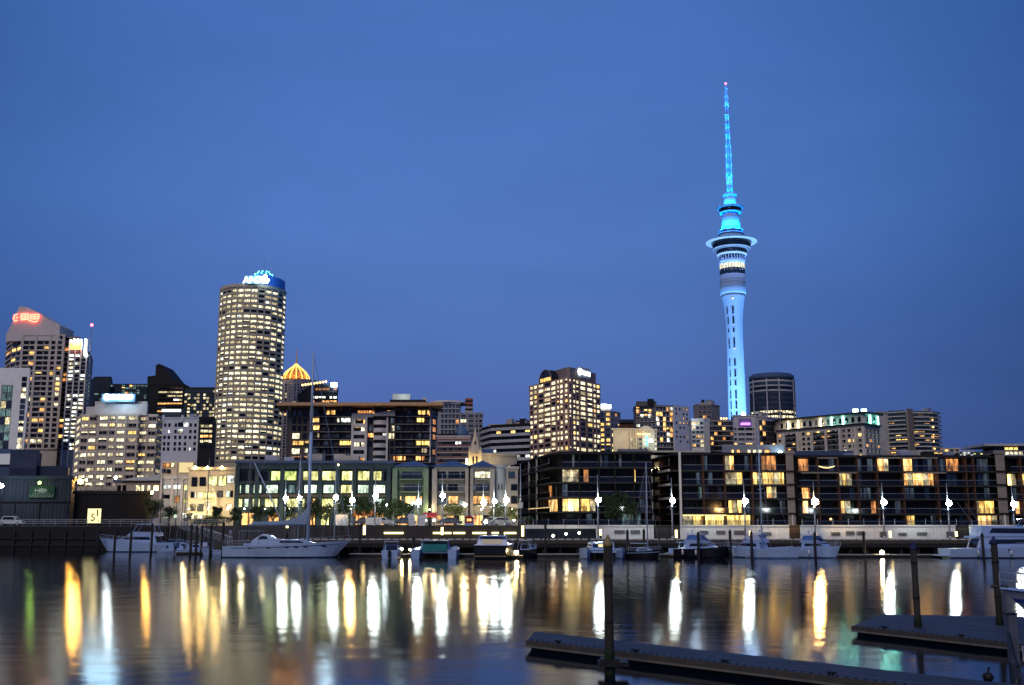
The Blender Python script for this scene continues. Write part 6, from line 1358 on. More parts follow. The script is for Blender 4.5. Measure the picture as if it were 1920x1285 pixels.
car(22, 199, G0, 0.05, CW, 'white car parked by the dark blue warehouse', True); car(716, 188, G0, .1, CS, 'silver car by the white planter left of cone tree'); car(757, 189, G0, pi + .05, CD, 'dark car between the trees before green tinted flats'); car(690, 190, G0, .02, CD, 'dark car beside the pale lit hoarding'); car(844, 189, G0, .05, CD, 'dark car under the round olive street tree'); car(938, 187, G0, pi, CS, 'silver car near the rounded corner tower'); car(925, 191, G0, .0, CD, 'dark car behind the low white light')
# red kiosk
t_ = thing('kiosk', 'small red kiosk with white base on legs', 'kiosk', (Xat(880, 179, 990), 179, G0)); b_ = MB(); b_.box(-.75, .75, -.5, .5, 0, .45, WPAINT); b_.build('base', t_); b_ = MB(); b_.box(-.68, .68, -.45, .45, .45, 1.35, CR_); b_.lathe([(.9, 1.35), (.85, 1.5), (.3, 1.72)], CR_, 8, (0, 0, 0)); b_.build('cabin', t_); b_ = MB(); b_.box(-.35, .35, -.48, -.455, .75, 1.2, L_WARM); b_.build('window', t_)
# white hoarding and angular sculpture shelter
t_ = thing('hoarding', 'pale lit hoarding panel behind the white lamp mast', 'hoarding', (Xat(700, 186, 985), 186, G0)); b_ = MB(); b_.box(-1.4, 1.4, 0, .12, .2, Zat(971, 186) - G0, WHITE); b_.build('panel', t_); b_ = MB(); b_.box(-1.3, -1.2, .1, .2, 0, .2, FRAME_D); b_.box(1.2, 1.3, .1, .2, 0, .2, FRAME_D); b_.build('foot', t_)
t_ = thing('hoarding', 'bright pale tent panel right of the tall mast', 'hoarding', (Xat(639, 188, 985), 188, G0)); b_ = MB(); b_.face([(-1.1, 0, .1), (1.1, 0, .1), (.5, .1, Zat(967, 188) - G0), (-.9, .1, Zat(967, 188) - G0)], WHITE); b_.box(-1.1, 1.1, .12, .2, 0, 1.9, WHITE); b_.build('panel', t_)
t_ = thing('sculpture', 'white leaning angular sculpture panels with a slanting lit spar', 'sculpture', (Xat(782, 179, 990), 179, G0))
b_ = MB(); b_.hexa([(-1.3, 0, -.4), (-.2, 0, -.4), (-.2, .5, -.4), (-1.3, .5, -.4), (-1.6, 0, 1.9), (-.5, 0, 2.0), (-.5, .4, 2.0), (-1.6, .4, 1.9)], WHITE); b_.build('tall_panel', t_)
b_ = MB(); b_.hexa([(.1, 0, -.4), (1.2, 0, -.4), (1.2, .5, -.4), (.1, .5, -.4), (.3, 0, 1.7), (1.6, 0, 1.9), (1.6, .4, 1.9), (.3, .4, 1.7)], WHITE); b_.build('short_panel', t_)
b_ = MB(); b_.tube((-1.9, .2, 1.2), (.4, .2, 3.9), .07, .05, WPAINT, 6); b_.build('spar', t_)
aw = thing('awning', 'orange awning over a shop by the white lamp', 'awning', (Xat(681, 214, 970), 214, G0)); b_ = MB(); b_.hexa([(-2, -1.5, 1.9), (2, -1.5, 1.9), (2, .5, 2.3), (-2, .5, 2.3), (-2, -1.5, 2.0), (2, -1.5, 2.0), (2, .5, 2.9), (-2, .5, 2.9)], surf('orange_canvas', (.6, .2, .06))); b_.build('canvas', aw); b_ = MB(); b_.tube((-1.9, -1.4, 0), (-1.9, -1.4, 1.9), .04, .04, STEEL, 5); b_.tube((1.9, -1.4, 0), (1.9, -1.4, 1.9), .04, .04, STEEL, 5); b_.build('post', aw)
add_light('awning_lamp', 'POINT', (Xat(681, 213, 970), 211, G0 + 2.6), 120, (1, .6, .25), None, .2)
aw = thing('awning', 'dark red awning between two low amber lights', 'awning', (Xat(806, 192, 978), 192, G0)); b_ = MB(); b_.hexa([(-1.2, -1, 1.5), (1.2, -1, 1.5), (1.2, .6, 1.8), (-1.2, .6, 1.8), (-1.2, -1, 1.6), (1.2, -1, 1.6), (1.2, .6, 2.3), (-1.2, .6, 2.3)], CR_); b_.build('canvas', aw); b_ = MB(); b_.tube((-1.1, -.9, 0), (-1.1, -.9, 1.5), .04, .04, STEEL, 5); b_.tube((1.1, -.9, 0), (1.1, -.9, 1.5), .04, .04, STEEL, 5); b_.build('post', aw)

# ================================================================== boats
HULLN = surf('navy_hull', (.008, .009, .014), rough=.25, spec=.25); HULLB = surf('sky_tinted_hull', (.28, .38, .58), rough=.22); BLUEP = surf('blue_stripe', (.03, .06, .18), rough=.3)  # pale hull colour carries blue sky light; navy and stripe are plain
CANV = surf('blue_canvas', (.06, .15, .42), rough=.8); TEALT = surf('teal_canvas', (.02, .17, .18), rough=.8); SAILC = surf('pale_sail_cover', (.18, .25, .36), rough=.8); TEAK = surf('teak_deck', (.22, .15, .09), scale=3); ALU = surf('anodised_mast', (.36, .46, .62), rough=.35, metal=.1); CABG = glass('cabin_glass', (.012, .014, .02), rough=.05)
def hull(L, Bm, z0, z1, m, rake=.8, stripe=None, boot=None, deck=None, full=.84, drop=0):
    b_ = MB(); n = 14; S = []
    for i in range(n + 1):
        t = i / n; x = -L / 2 + L * t; hb = Bm / 2 * (full + (1 - full) * sin(pi / 2 * min(1, t / .45))) * (1 - max(0, (t - .45) / .55) ** 2.3); hb = max(hb, .02); zs = z0 + (z1 - z0) * t ** 1.8
        S.append([(x - rake * t ** 5 * (1 - fz) , hb * fw, zz) for fw, zz, fz in ((1, zs, 1), (.985, zs * .80, .8), (.975, zs * .72, .72), (.90, .16, .1), (.84, .02, 0), (.5, -.35, -.1), (.01, -.55, -.2))])
    mm_ = [m, stripe or m, m, boot or m, m, m]
    for s_ in (-1, 1):
        for i in range(n):
            for k in range(6):
                q = [S[i][k], S[i + 1][k], S[i + 1][k + 1], S[i][k + 1]]; q = [(x, s_ * y, z) for x, y, z in q]
                b_.face(q if s_ > 0 else q[::-1], mm_[k], k not in (0, 1))
    for i in range(n):
        a, c = S[i][0], S[i + 1][0]; b_.face([(a[0], -a[1], a[2] - .04), (c[0], -c[1], c[2] - .04), (c[0], c[1], c[2] - .04), (a[0], a[1], a[2] - .04)], deck or WPAINT)
    e = S[0]; b_.face([(x, y, z) for x, y, z in e] + [(x, -y, z) for x, y, z in e[::-1]], m)
    return b_, S
def house(b_, prof, w0, w1, m, wx=0.0):
    zs = [z for _, z in prof]; a, c = min(zs), max(zs); x0, x1 = min(x for x, _ in prof), max(x for x, _ in prof)
    hw = lambda x, z: (w0 + (w1 - w0) * (z - a) / max(.01, c - a)) * (1 - wx * max(0, (x - x0) / (x1 - x0)) ** 2)
    n = len(prof)
    b_.face([(x, -hw(x, z), z) for x, z in prof], m); b_.face([(x, hw(x, z), z) for x, z in prof[::-1]], m)
    for i in range(n):
        (xa, za), (xb, zb) = prof[i], prof[(i + 1) % n]; b_.face([(xa, hw(xa, za), za), (xa, -hw(xa, za), za), (xb, -hw(xb, zb), zb), (xb, hw(xb, zb), zb)][::-1], m)
    return hw
def panes(root, prof, hw, m=None, name='side_window'):
    for s_ in (-1, 1):
        b_ = MB(); q = [(x, s_ * (hw(x, z) + .025), z) for x, z in prof]; b_.face(q if s_ < 0 else q[::-1], m or CABG); b_.build(name, root)
def cross(root, xa, za, xb, zb, hw, k, m=None, name='windscreen', off=.03):
    b_ = MB(); nx, nz = (zb - za), -(xb - xa); l = sqrt(nx * nx + nz * nz); nx, nz = nx / l * off, nz / l * off
    b_.face([(xa + nx, -hw(xa, za) * k, za + nz), (xa + nx, hw(xa, za) * k, za + nz), (xb + nx, hw(xb, zb) * k, zb + nz), (xb + nx, -hw(xb, zb) * k, zb + nz)], m or CABG); b_.build(name, root)
def rails(root, S, i0, i1, h=.6, step=2):
    b_ = MB()
    for s_ in (-1, 1):
        P = [(S[i][0][0], s_ * S[i][0][1] * .94, S[i][0][2]) for i in range(i0, i1)]
        for a, c in zip(P, P[1:]): b_.tube((a[0], a[1], a[2] + h), (c[0], c[1], c[2] + h), .022, .022, STEEL, 5); b_.tube((a[0], a[1], a[2] + h * .5), (c[0], c[1], c[2] + h * .5), .014, .014, STEEL, 4)
        for p in P[::1]: b_.tube(p, (p[0], p[1], p[2] + h), .02, .02, STEEL, 5)
    b_.build('guard_rail', root)
def motor_yacht(label, px, d, rz, L, Bm, z0, z1, hm=WPAINT, fly=True, top=True, canvas=None, py=1040, stripe=None, sleek=False, cat='boat', name='motor_yacht', domes=0, mast=True, hc=None, hf=None):
    r = thing(name, label, cat, (Xat(px, d, py), d, 0), rz)
    b_, S = hull(L, Bm, z0, z1, hm, .12 * L, stripe, BLUEP if hm is WPAINT else None); b_.build('hull', r)
    hc = hc or (.115 * L if not sleek else .085 * L); xa, xb, xf = -.28 * L, .10 * L, .26 * L; zb_ = z0 * 1.02
    b_ = MB(); pr = [(xa, zb_ - .1), (xf, zb_ + (z1 - z0) * .45), (xb, zb_ + hc), (xa + .03 * L, zb_ + hc * 1.02)]; hw = house(b_, pr, Bm * .40, Bm * .34, WPAINT, .35); b_.build('cabin', r)
    k = .28; panes(r, [(xa + .08 * L, zb_ + hc * .42), (xb + (xf - xb) * .52, zb_ + hc * .50), (xb + (xf - xb) * .12, zb_ + hc * .88), (xa + .10 * L, zb_ + hc * .86)], hw)
    cross(r, xb + (xf - xb) * .55, zb_ + hc * .52, xb + (xf - xb) * .1, zb_ + hc * .92, hw, .86)
    b_ = MB(); b_.face([(xa - .03, Bm * .25, zb_ + .1), (xa - .03, -Bm * .25, zb_ + .1), (xa + .02 * L, -Bm * .24, zb_ + hc * .85), (xa + .02 * L, Bm * .24, zb_ + hc * .85)], canvas or CABG); b_.build('aft_door', r)
    zt_ = zb_ + hc
    if fly:
        b_ = MB(); hf = hf or .055 * L; pf = [(xa - .02 * L, zt_), (xb + .03 * L, zt_ + .02), (xb - .05 * L, zt_ + hf), (xa - .01 * L, zt_ + hf * .8)]; hw2 = house(b_, pf, Bm * .36, Bm * .37, WPAINT, .3); b_.build('flybridge', r)
        cross(r, xb + .01 * L, zt_ + hf * .5, xb - .07 * L, zt_ + hf * 1.5, hw2, .8)
        if canvas: b_ = MB(); house(b_, [(xa + .02 * L, zt_ + hf * .8), (xb - .06 * L, zt_ + hf), (xb - .12 * L, zt_ + hf * 2.3), (xa + .05 * L, zt_ + hf * 2.4)], Bm * .33, Bm * .28, canvas); b_.build('canvas_cover', r)
        if top:
            zz = zt_ + hf * 2.6; b_ = MB(); house(b_, [(xa + .0 * L, zz), (xb - .06 * L, zz + .03), (xb - .10 * L, zz + .1), (xa + .02 * L, zz + .12)], Bm * .34, Bm * .32, WPAINT); b_.build('hardtop', r)
            b_ = MB()
            for s_ in (-1, 1):
                b_ = MB(); b_.tube((xa + .02 * L, s_ * Bm * .34, zt_ + hf * .8), (xa + .05 * L, s_ * Bm * .32, zz), .05, .05, WPAINT, 6); b_.build('hardtop_leg', r)
                b_ = MB(); b_.tube((xb - .06 * L, s_ * Bm * .33, zt_ + hf), (xb - .12 * L, s_ * Bm * .31, zz), .04, .04, WPAINT, 6); b_.build('hardtop_leg', r)
            zt_ = zz
        else: zt_ += hf
    else:
        b_ = MB(); zz = zt_; house(b_, [(xa - .05 * L, zz), (xb - .02 * L, zz + .02), (xb - .06 * L, zz + .1), (xa - .04 * L, zz + .1)], Bm * .35, Bm * .33, WPAINT); b_.build('hardtop', r)
    if mast: b_ = MB(); b_.tube((xa + .1 * L, 0, zt_), (xa + .08 * L, 0, zt_ + .09 * L), .05, .03, WPAINT, 6); b_.ball((xa + .09 * L, 0, zt_ + .06 * L), .2, WPAINT, 8, .6); b_.tube((xa + .12 * L, Bm * .2, zt_), (xa + .08 * L, Bm * .22, zt_ + .2 * L), .02, .01, STEEL, 4); b_.build('radar_mast', r)
    for q in range(domes): b_ = MB(); b_.ball((xa + .05 * L + q * .9, (.5 if q else -.5), zt_ + .55), .36, WPAINT, 12); b_.tube((xa + .05 * L + q * .9, (.5 if q else -.5), zt_), (xa + .05 * L + q * .9, (.5 if q else -.5), zt_ + .3), .12, .12, WPAINT, 8); b_.build('satellite_dome', r)
    rails(r, S, 7, 15, .55)
    b_ = MB(); b_.box(-L / 2 - .07 * L, -L / 2 + .02, -Bm * .38, Bm * .38, .3, .42, TEAK if hm is not WPAINT else WPAINT); b_.build('swim_platform', r)
    for q in (.2, .45): 
        b_ = MB(); y = Bm / 2 + .12; b_.lathe([(.02, -.35), (.13, -.25), (.13, .25), (.02, .35)], surf('fender_white', (.6, .6, .62)), 8, (-L / 2 + L * q, -y, .75)); b_.build('fender', r)
    return r, S
# left motor yacht
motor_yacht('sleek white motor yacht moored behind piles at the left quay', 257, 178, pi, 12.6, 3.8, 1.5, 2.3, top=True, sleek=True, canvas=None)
# small craft at left
def small_boat(label, px, d, rz, L, Bm, hm=WPAINT, cabin=True, screen=True, py=1040, canvas=None, h=.7):
    r = thing('small_boat', label, 'boat', (Xat(px, d, py), d, 0), rz); b_, S = hull(L, Bm, h, h * 1.35, hm, .1 * L, BLUEP if hm is WPAINT else None); b_.build('hull', r)
    if cabin:
        b_ = MB(); pr = [(-.12 * L, h), (.28 * L, h * 1.05), (.12 * L, h + .75), (-.10 * L, h + .8)]; hw = house(b_, pr, Bm * .38, Bm * .32, WPAINT, .3); b_.build('cabin', r)
        panes(r, [(-.06 * L, h + .35), (.14 * L, h + .38), (.09 * L, h + .66), (-.06 * L, h + .7)], hw); cross(r, .2 * L, h + .4, .13 * L, h + .7, hw, .85)
        b_ = MB(); b_.face([(-.122 * L, Bm * .3, h + .1), (-.122 * L, -Bm * .3, h + .1), (-.112 * L, -Bm * .28, h + .72), (-.112 * L, Bm * .28, h + .72)], canvas or CABG); b_.build('aft_screen', r)
        b_ = MB()
        for s_ in (-1, 1): b_.tube((-.3 * L, s_ * Bm * .38, h), (-.2 * L, s_ * Bm * .34, h + 1.2), .03, .03, STEEL, 5); b_.tube((-.10 * L, s_ * Bm * .34, h + .7), (-.1 * L, s_ * Bm * .33, h + 1.25), .03, .03, STEEL, 5)
        b_.box(-.24 * L, .0, -Bm * .36, Bm * .36, h + 1.2, h + 1.27, canvas or WPAINT); b_.build('bimini_top', r)
    b_ = MB(); b_.box(-L / 2 - .35, -L / 2, -.18, .18, .1, .75, BLACK); b_.lathe([(.2, .75), (.22, .9), (.12, 1.15)], BLACK, 8, (-L / 2 - .17, 0, 0)); b_.build('outboard', r)
    rails(r, S, 9, 15, .4); return r, S
small_boat('low grey white tender with upturned white edge in front of left yacht', 316, 172, pi, 4.6, 1.9, HULLB, cabin=False, h=.55)
small_boat('small white blue boat between clustered piles left of tall yacht', 366, 166, .1, 5.6, 2.1, WPAINT, cabin=True)
small_boat('low white runabout at the stern of the tall yacht', 403, 158, pi, 4.2, 1.8, WPAINT, cabin=False)
small_boat('grey covered launch behind clustered piles', 345, 174, .0, 5.2, 2.0, HULLB, canvas=surf('grey_cover', (.16, .17, .19)))
# tall white sailing yacht
d_ = 149.; Ls = Xat(658, d_, 1040) - Xat(421, d_, 1040)
r = thing('sailing_yacht', 'large white sailing yacht with pale furled sail and very tall mast', 'sailing yacht', (Xat(539.5, d_, 1040), d_, 0), 0)
b_, S = hull(Ls, 4.4, 1.55, 2.35, surf('sky_tinted_yacht_gelcoat', (.26, .35, .50), rough=.2), 2.4, None, BLUEP, TEAK, .62); b_.build('hull', r)  # hull colour of the white yacht has blue sky light mixed in
for s_ in (-1, 1):
    b_ = MB()
    for i in range(1, 13):
        (xa, ya, za), (xb, yb, zb) = S[i][1], S[i + 1][1]; y_ = lambda y: s_ * (y + .02); q = [(xa, y_(ya), za - .02), (xb, y_(yb), zb - .02), (xb, y_(yb), zb + .07), (xa, y_(ya), za + .07)]; b_.face(q if s_ < 0 else q[::-1], BLUEP)
    b_.build('hull_stripe', r)
for t in (.27, .41, .55, .62, .70, .79):
    i = int(t * 14)
    for s_ in (-1, 1): x, y, z = S[i][1]; b_ = MB(); b_.box(x, x + .55, s_ * y - (.06 if s_ > 0 else .03), s_ * y + (.03 if s_ > 0 else .06), z - .09, z + .10, CABG); b_.build('port_light', r)
b_ = MB(); pr = [(-5.2, 1.5), (4.0, 1.75), (2.6, 2.35), (-1.6, 2.5), (-2.3, 3.0), (-3.4, 3.15), (-4.6, 2.4)]; hw = house(b_, pr, 1.25, .9, WPAINT, .3); b_.build('coachroof', r)
panes(r, [(-1.0, 2.0), (2.4, 2.0), (1.8, 2.25), (-.8, 2.3)], hw); panes(r, [(-4.0, 2.45), (-2.6, 2.5), (-2.7, 2.85), (-3.5, 2.95)], hw); cross(r, -2.05, 2.7, -2.4, 3.02, hw, .8)
b_ = MB(); b_.box(-6.6, -3.6, -1.2, 1.2, 3.55, 3.62, SAILC); [b_.tube((x, y, 1.7), (x, y, 3.55), .03, .03, STEEL, 5) for x in (-6.5, -3.8) for y in (-1.1, 1.1)]; b_.build('bimini_top', r)
mx = Xat(577, d_, 1015) - Xat(539.5, d_, 1040); zt_ = Zat(660, d_)
b_ = MB(); b_.tube((mx, 0, 1.9), (mx, 0, zt_ * .6), .25, .22, ALU, 10); b_.tube((mx, 0, zt_ * .6), (mx, 0, zt_), .22, .12, ALU, 10); b_.tube((mx, 0, zt_), (mx + .25, 0, zt_ + .15), .03, .02, STEEL, 4); b_.tube((mx, .1, zt_), (mx - .5, .1, zt_ + .1), .02, .02, STEEL, 4); b_.build('mast', r)
b_ = MB()
for z, hwid in ((7.5, 1.25), (13, 1.05), (18.5, .8)): b_.tube((mx, -hwid, z), (mx, hwid, z), .05, .05, ALU, 6); b_.tube((mx - .05, -hwid, z), (mx - .4, -hwid * .3, z), .03, .03, ALU, 4)
b_.build('spreader', r)
b_ = MB()
bow, stern = (Ls / 2 - .2, 0, 2.35), (-Ls / 2 + .3, 0, 1.6)
b_.tube((mx, 0, zt_ - .3), bow, .035, .045, SAILC, 5); b_.tube((mx, 0, zt_ - .1), stern, .012, .012, STEEL, 4)
for s_ in (-1, 1):
    P = [(mx - .3, s_ * 1.9, 1.6)] + [(mx, s_ * w_, z) for z, w_ in ((7.5, 1.25), (13, 1.05), (18.5, .8))] + [(mx, 0, zt_ - .6)]
    for a, c in zip(P, P[1:]): b_.tube(a, c, .012, .012, STEEL, 4)
    b_.tube((mx + .3, s_ * 1.8, 1.7), (mx, 0, 13), .010, .010, STEEL, 4); b_.tube((mx - 3, s_ * 1.8, 1.7), (mx, 0, 18), .010, .010, STEEL, 4)
b_.build('rigging', r)
b_ = MB(); zb_ = 4.45; n = 10; pts = [(mx - .15 - 7.6 * i / n, .34 * (1 - .5 * i / n), .75 - .42 * (i / n) ** .7 + (1.6 * (1 - i / n) ** 7)) for i in range(n + 1)]
for (xa, wa, ha), (xb, wb, hb) in zip(pts, pts[1:]): b_.hexa([(xb, -wb, zb_), (xa, -wa, zb_), (xa, wa, zb_), (xb, wb, zb_), (xb, -wb * .25, zb_ + hb), (xa, -wa * .25, zb_ + ha), (xa, wa * .25, zb_ + ha), (xb, wb * .25, zb_ + hb)], SAILC)
b_.build('furled_mainsail', r); b_ = MB(); b_.tube((mx, 0, zb_ - .1), (mx - 8.3, 0, zb_ - .02), .13, .10, ALU, 8); b_.build('boom', r)
rails(r, S, 0, 15, .65)
b_ = MB(); [b_.tube((-Ls / 2 + .8, y, 1.6), (-Ls / 2 + .7, y * .6, 3.3), .04, .04, STEEL, 5) for y in (-1, 1)]; b_.tube((-Ls / 2 + .7, -.6, 3.3), (-Ls / 2 + .7, .6, 3.3), .04, .04, STEEL, 5); b_.ball((-Ls / 2 + .7, 0, 3.5), .22, WPAINT, 8, .7); b_.build('stern_gantry', r)
# centre boats
small_boat('small white cuddy boat seen from astern beside two dock lamps', 735, 147, pi / 2, 6.0, 2.6, WPAINT, h=.95)
def catamaran(label, px, d, rz, L, W, hm, cabin=True, canvas=None, tramp=True, mast=None, h=1.2, py=1044, cab_light=None):
    r = thing('catamaran', label, 'catamaran', (Xat(px, d, py), d, 0), rz)
    for s_ in (-1, 1):
        b_, S = hull(L, W * .24, h, h * 1.25, hm, .05 * L, None, BLUEP, None, .75); b_.build('hull', r, loc=(0, s_ * W * .38, 0))
    b_ = MB(); b_.box(-.34 * L, .18 * L, -W * .30, W * .30, h * .62, h * .98, WPAINT); b_.build('bridge_deck', r)
    if cabin:
        b_ = MB(); pr = [(-.20 * L, h * .98), (.2 * L, h * .98), (.10 * L, h + .8), (-.18 * L, h + .95)]; hw = house(b_, pr, W * .33, W * .28, WPAINT, .25); b_.build('cabin', r)
        panes(r, [(-.12 * L, h + .35), (.12 * L, h + .3), (.07 * L, h + .65), (-.12 * L, h + .72)], hw); cross(r, .17 * L, h + .22, .12 * L, h + .66, hw, .9)
        b_ = MB(); b_.face([(-.205 * L, W * .27, h + .05), (-.205 * L, -W * .27, h + .05), (-.19 * L, -W * .26, h + .85), (-.19 * L, W * .26, h + .85)], cab_light or canvas or CABG); b_.build('aft_screen', r)
        if cab_light: cross(r, .165 * L, h + .28, .125 * L, h + .6, hw, .4, cab_light, 'lit_window', .06)
    if canvas:
        b_ = MB(); house(b_, [(-.36 * L, h * .8), (-.21 * L, h * .8), (-.21 * L, h + .95), (-.33 * L, h + .7)], W * .27, W * .24, canvas); b_.build('cockpit_cover', r)
        b_ = MB(); b_.box(-.36 * L, -.12 * L, -W * .30, W * .30, h + 1.15, h + 1.22, WPAINT); [b_.tube((-.34 * L, s_ * W * .28, h), (-.34 * L, s_ * W * .28, h + 1.15), .03, .03, STEEL, 5) for s_ in (-1, 1)]; b_.build('hardtop', r)
    b_ = MB(); b_.tube((.42 * L, -W * .38, h), (.42 * L, W * .38, h), .08, .08, ALU, 6); b_.build('cross_beam', r)
    if mast:
        b_ = MB(); b_.tube((mast[0], 0, h), (mast[0], 0, mast[1]), .10, .06, ALU, 8); b_.build('mast', r); b_ = MB()
        b_.tube((mast[0], -1.4, mast[1] * .52), (mast[0], 1.4, mast[1] * .52), .04, .04, ALU, 5); b_.build('spreader', r); b_ = MB()
        for e in ((.42 * L, 0, h), (-.1 * L, W * .4, h), (-.1 * L, -W * .4, h)): b_.tube((mast[0], 0, mast[1] - .5), e, .014, .014, STEEL, 4)
        b_.build('rigging', r)
    return r
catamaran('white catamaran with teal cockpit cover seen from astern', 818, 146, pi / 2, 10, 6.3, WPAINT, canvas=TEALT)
motor_yacht('black hulled motor yacht with blue white cabin seen from astern', 928, 147, pi / 2 - .12, 9.5, 5.3, 1.75, 2.1, HULLN, fly=False, top=False, canvas=None, mast=False)
small_boat('small white topped boat half hidden beside the black hulled motor yacht', 989, 152, pi / 2 - .5, 5, 2.2, HULLN, h=1.0)
catamaran('pale blue catamaran with glowing cabin facing the near pile', 1129, 146, -pi / 2, 9, 6.0, HULLB, cab_light=glow('cabin_glow', (1, .8, .35), 1.4))
r = thing('sailing_yacht', 'small dark hulled sailing yacht with grey mast before the quay gap', 'sailing yacht', (Xat(1208, 147, 1042), 147, 0), -.35); b_, S = hull(4.6, 1.9, .85, 1.1, HULLN, .5, WPAINT); b_.build('hull', r)
b_ = MB(); hw = house(b_, [(-1.0, .85), (1.1, .95), (.7, 1.3), (-.8, 1.4)], .6, .5, WPAINT); b_.build('coachroof', r); panes(r, [(-.6, 1.02), (.6, 1.05), (.5, 1.2), (-.6, 1.25)], hw); b_ = MB(); b_.tube((.5, 0, 1.0), (.5, 0, Zat(868, 147)), .09, .05, ALU, 8); b_.build('mast', r); rails(r, S, 0, 15, .5)
b_ = MB(); b_.tube((.5, 0, 1.9), (-1.9, 0, 1.95), .06, .05, ALU, 6); b_.build('boom', r); b_ = MB(); [b_.tube((.5, 0, Zat(872, 147)), e, .012, .012, STEEL, 4) for e in ((2.1, 0, 1.1), (-2.1, 0, .9), (.3, .8, .9), (.3, -.8, .9))]; b_.build('rigging', r)
motor_yacht('dark hulled motor cruiser with pale blue cover over its flybridge', 1318, 147, -.55, 7.6, 2.9, 1.15, 1.55, HULLN, fly=True, top=True, canvas=CANV, domes=0)
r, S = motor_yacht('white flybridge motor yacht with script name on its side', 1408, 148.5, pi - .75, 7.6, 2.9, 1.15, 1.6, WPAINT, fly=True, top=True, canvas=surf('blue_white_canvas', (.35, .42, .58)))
b_ = MB(); sx = -3.9
for k, (ya, za, yb, zb_) in enumerate(((-.95, .95, -.75, .45), (-.75, .45, -.45, 1.0), (-.45, 1.0, -.55, .5), (-.3, .5, -.2, .75), (-.2, .75, -.05, .5), (.05, .5, .15, .75), (.15, .75, .3, .5), (.3, .5, .45, .75), (.45, .72, .6, .5), (.6, .5, .9, .62))): b_.tube((sx, -ya, za), (sx, -yb, zb_), .035, .035, BLUEP, 4)
b_.build('name_lettering', r)
catamaran('white sailing catamaran with tall mast and bright deck edge', 1449, 146, .02, 6.6, 4.2, HULLB, cabin=False, mast=(-1.35, Zat(800, 146)), h=1.25)
motor_yacht('white motor yacht with bright blue canvas under the amber lamp post', 1534, 147, -.85, 7.0, 3.0, 1.2, 1.7, WPAINT, fly=True, top=True, canvas=CANV)
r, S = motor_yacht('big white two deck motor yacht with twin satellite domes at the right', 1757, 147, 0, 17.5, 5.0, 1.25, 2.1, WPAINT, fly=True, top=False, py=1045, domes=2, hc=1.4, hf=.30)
r.location.x = Xat(1757, 147, 1045) + 8.75 + 1.0
xa, zb_, hc = -.28 * 17.5, 1.25 * 1.02, 1.15
b_ = MB(); pr = [(xa + .4, zb_ + hc + .5), (3.0, zb_ + hc + .5), (2.0, zb_ + hc + 1.75), (xa + .9, zb_ + hc + 1.85)]; hw = house(b_, pr, 1.75, 1.5, WPAINT, .3); b_.build('wheelhouse', r); panes(r, [(xa + 1.7, zb_ + hc + .95), (2.2, zb_ + hc + .85), (1.8, zb_ + hc + 1.5), (xa + 2.2, zb_ + hc + 1.55)], hw); cross(r, 2.75, zb_ + hc + .8, 2.15, zb_ + hc + 1.55, hw, .88)
for q in (-3.6, -1.2): b_ = MB(); b_.lathe([(.02, 0), (.16, .0)], BLACK, 8, (0, 0, 0)); b_.box(q, q + .45, -2.47, -2.40, 1.0, 1.18, CABG); b_.build('port_light', r)
b_ = MB(); b_.tube((xa + 1, -1.2, zb_ + hc + 1.8), (xa - 1.2, -1.4, zb_ + hc + 5), .03, .015, STEEL, 4); b_.tube((xa + 1, 1.2, zb_ + hc + 1.8), (xa - 1.0, 1.4, zb_ + hc + 5), .03, .015, STEEL, 4); b_.build('outrigger', r)
motor_yacht('second white motor yacht partly hidden behind the big two deck one', 1925, 158, pi, 13, 4.2, 1.8, 2.6, WPAINT, fly=True, top=True, domes=1)
motor_yacht('white cabin boat moored behind the catamaran at the lamp gap', 1300, 160, .3, 7, 2.6, 1.0, 1.3, WPAINT, fly=False, mast=False)

# ---- other masts standing behind the boats (moored yachts close to the left quay)
def small_yacht(px, d, ytop, rz, label, hm=WPAINT, Ly=7.5):
    r = thing('sailing_yacht', label, 'sailing yacht', (Xat(px, d, 1030), d, 0), rz); b_, S = hull(Ly, 2.4, .9, 1.15, hm, .7, BLUEP); b_.build('hull', r)
    b_ = MB(); hw = house(b_, [(-1.6, .9), (1.4, 1.0), (1.0, 1.4), (-1.3, 1.5)], .75, .6, WPAINT); b_.build('coachroof', r); panes(r, [(-1, 1.1), (.8, 1.1), (.7, 1.3), (-1, 1.35)], hw)
    zt_ = Zat(ytop, d); m = surf('dark_mast', (.10, .08, .07), rough=.4) if hm is HULLN else ALU; b_ = MB(); b_.tube((0, 0, 1.0), (0, 0, zt_), .10, .05, m, 8); b_.build('mast', r); b_ = MB(); b_.tube((0, -.8, zt_ * .55), (0, .8, zt_ * .55), .03, .03, m, 5); b_.build('spreader', r)
    b_ = MB(); [b_.tube((0, 0, zt_ - .3), e, .012, .012, STEEL, 4) for e in ((Ly / 2 - .2, 0, 1.15), (-Ly / 2 + .2, 0, .95), (0, 1.1, 1), (0, -1.1, 1))]; b_.build('rigging', r); b_ = MB(); b_.tube((0, 0, 1.9), (-2.8, 0, 1.95), .14, .1, SAILC, 7); b_.build('boom', r); rails(r, S, 9, 15, .5); return r
for px, d, yt, rz, lb, hm in ((298, 184, 868, pi / 2 + .2, 'dark masted yacht behind the left motor yacht', HULLN), (327, 183, 893, pi / 2, 'shorter dark masted yacht beside the orange lit tree', HULLN), (343, 185, 911, pi / 2 - .1, 'lowest dark masted yacht before the cream wing', HULLN), (385, 181, 858, pi / 2, 'tallest dark masted yacht before the arched restaurant', HULLN), (463, 176, 855, pi / 2 + .3, 'dark hulled yacht with mast at the teal office corner', HULLN), (558, 172, 853, pi / 2, 'white yacht hidden behind the tall yacht with slim pale mast', WPAINT), (626, 171, 885, pi / 2 - .5, 'white yacht with bent pale mast behind the tall yacht bow', WPAINT)):
    small_yacht(px, d, yt, rz, lb, hm)
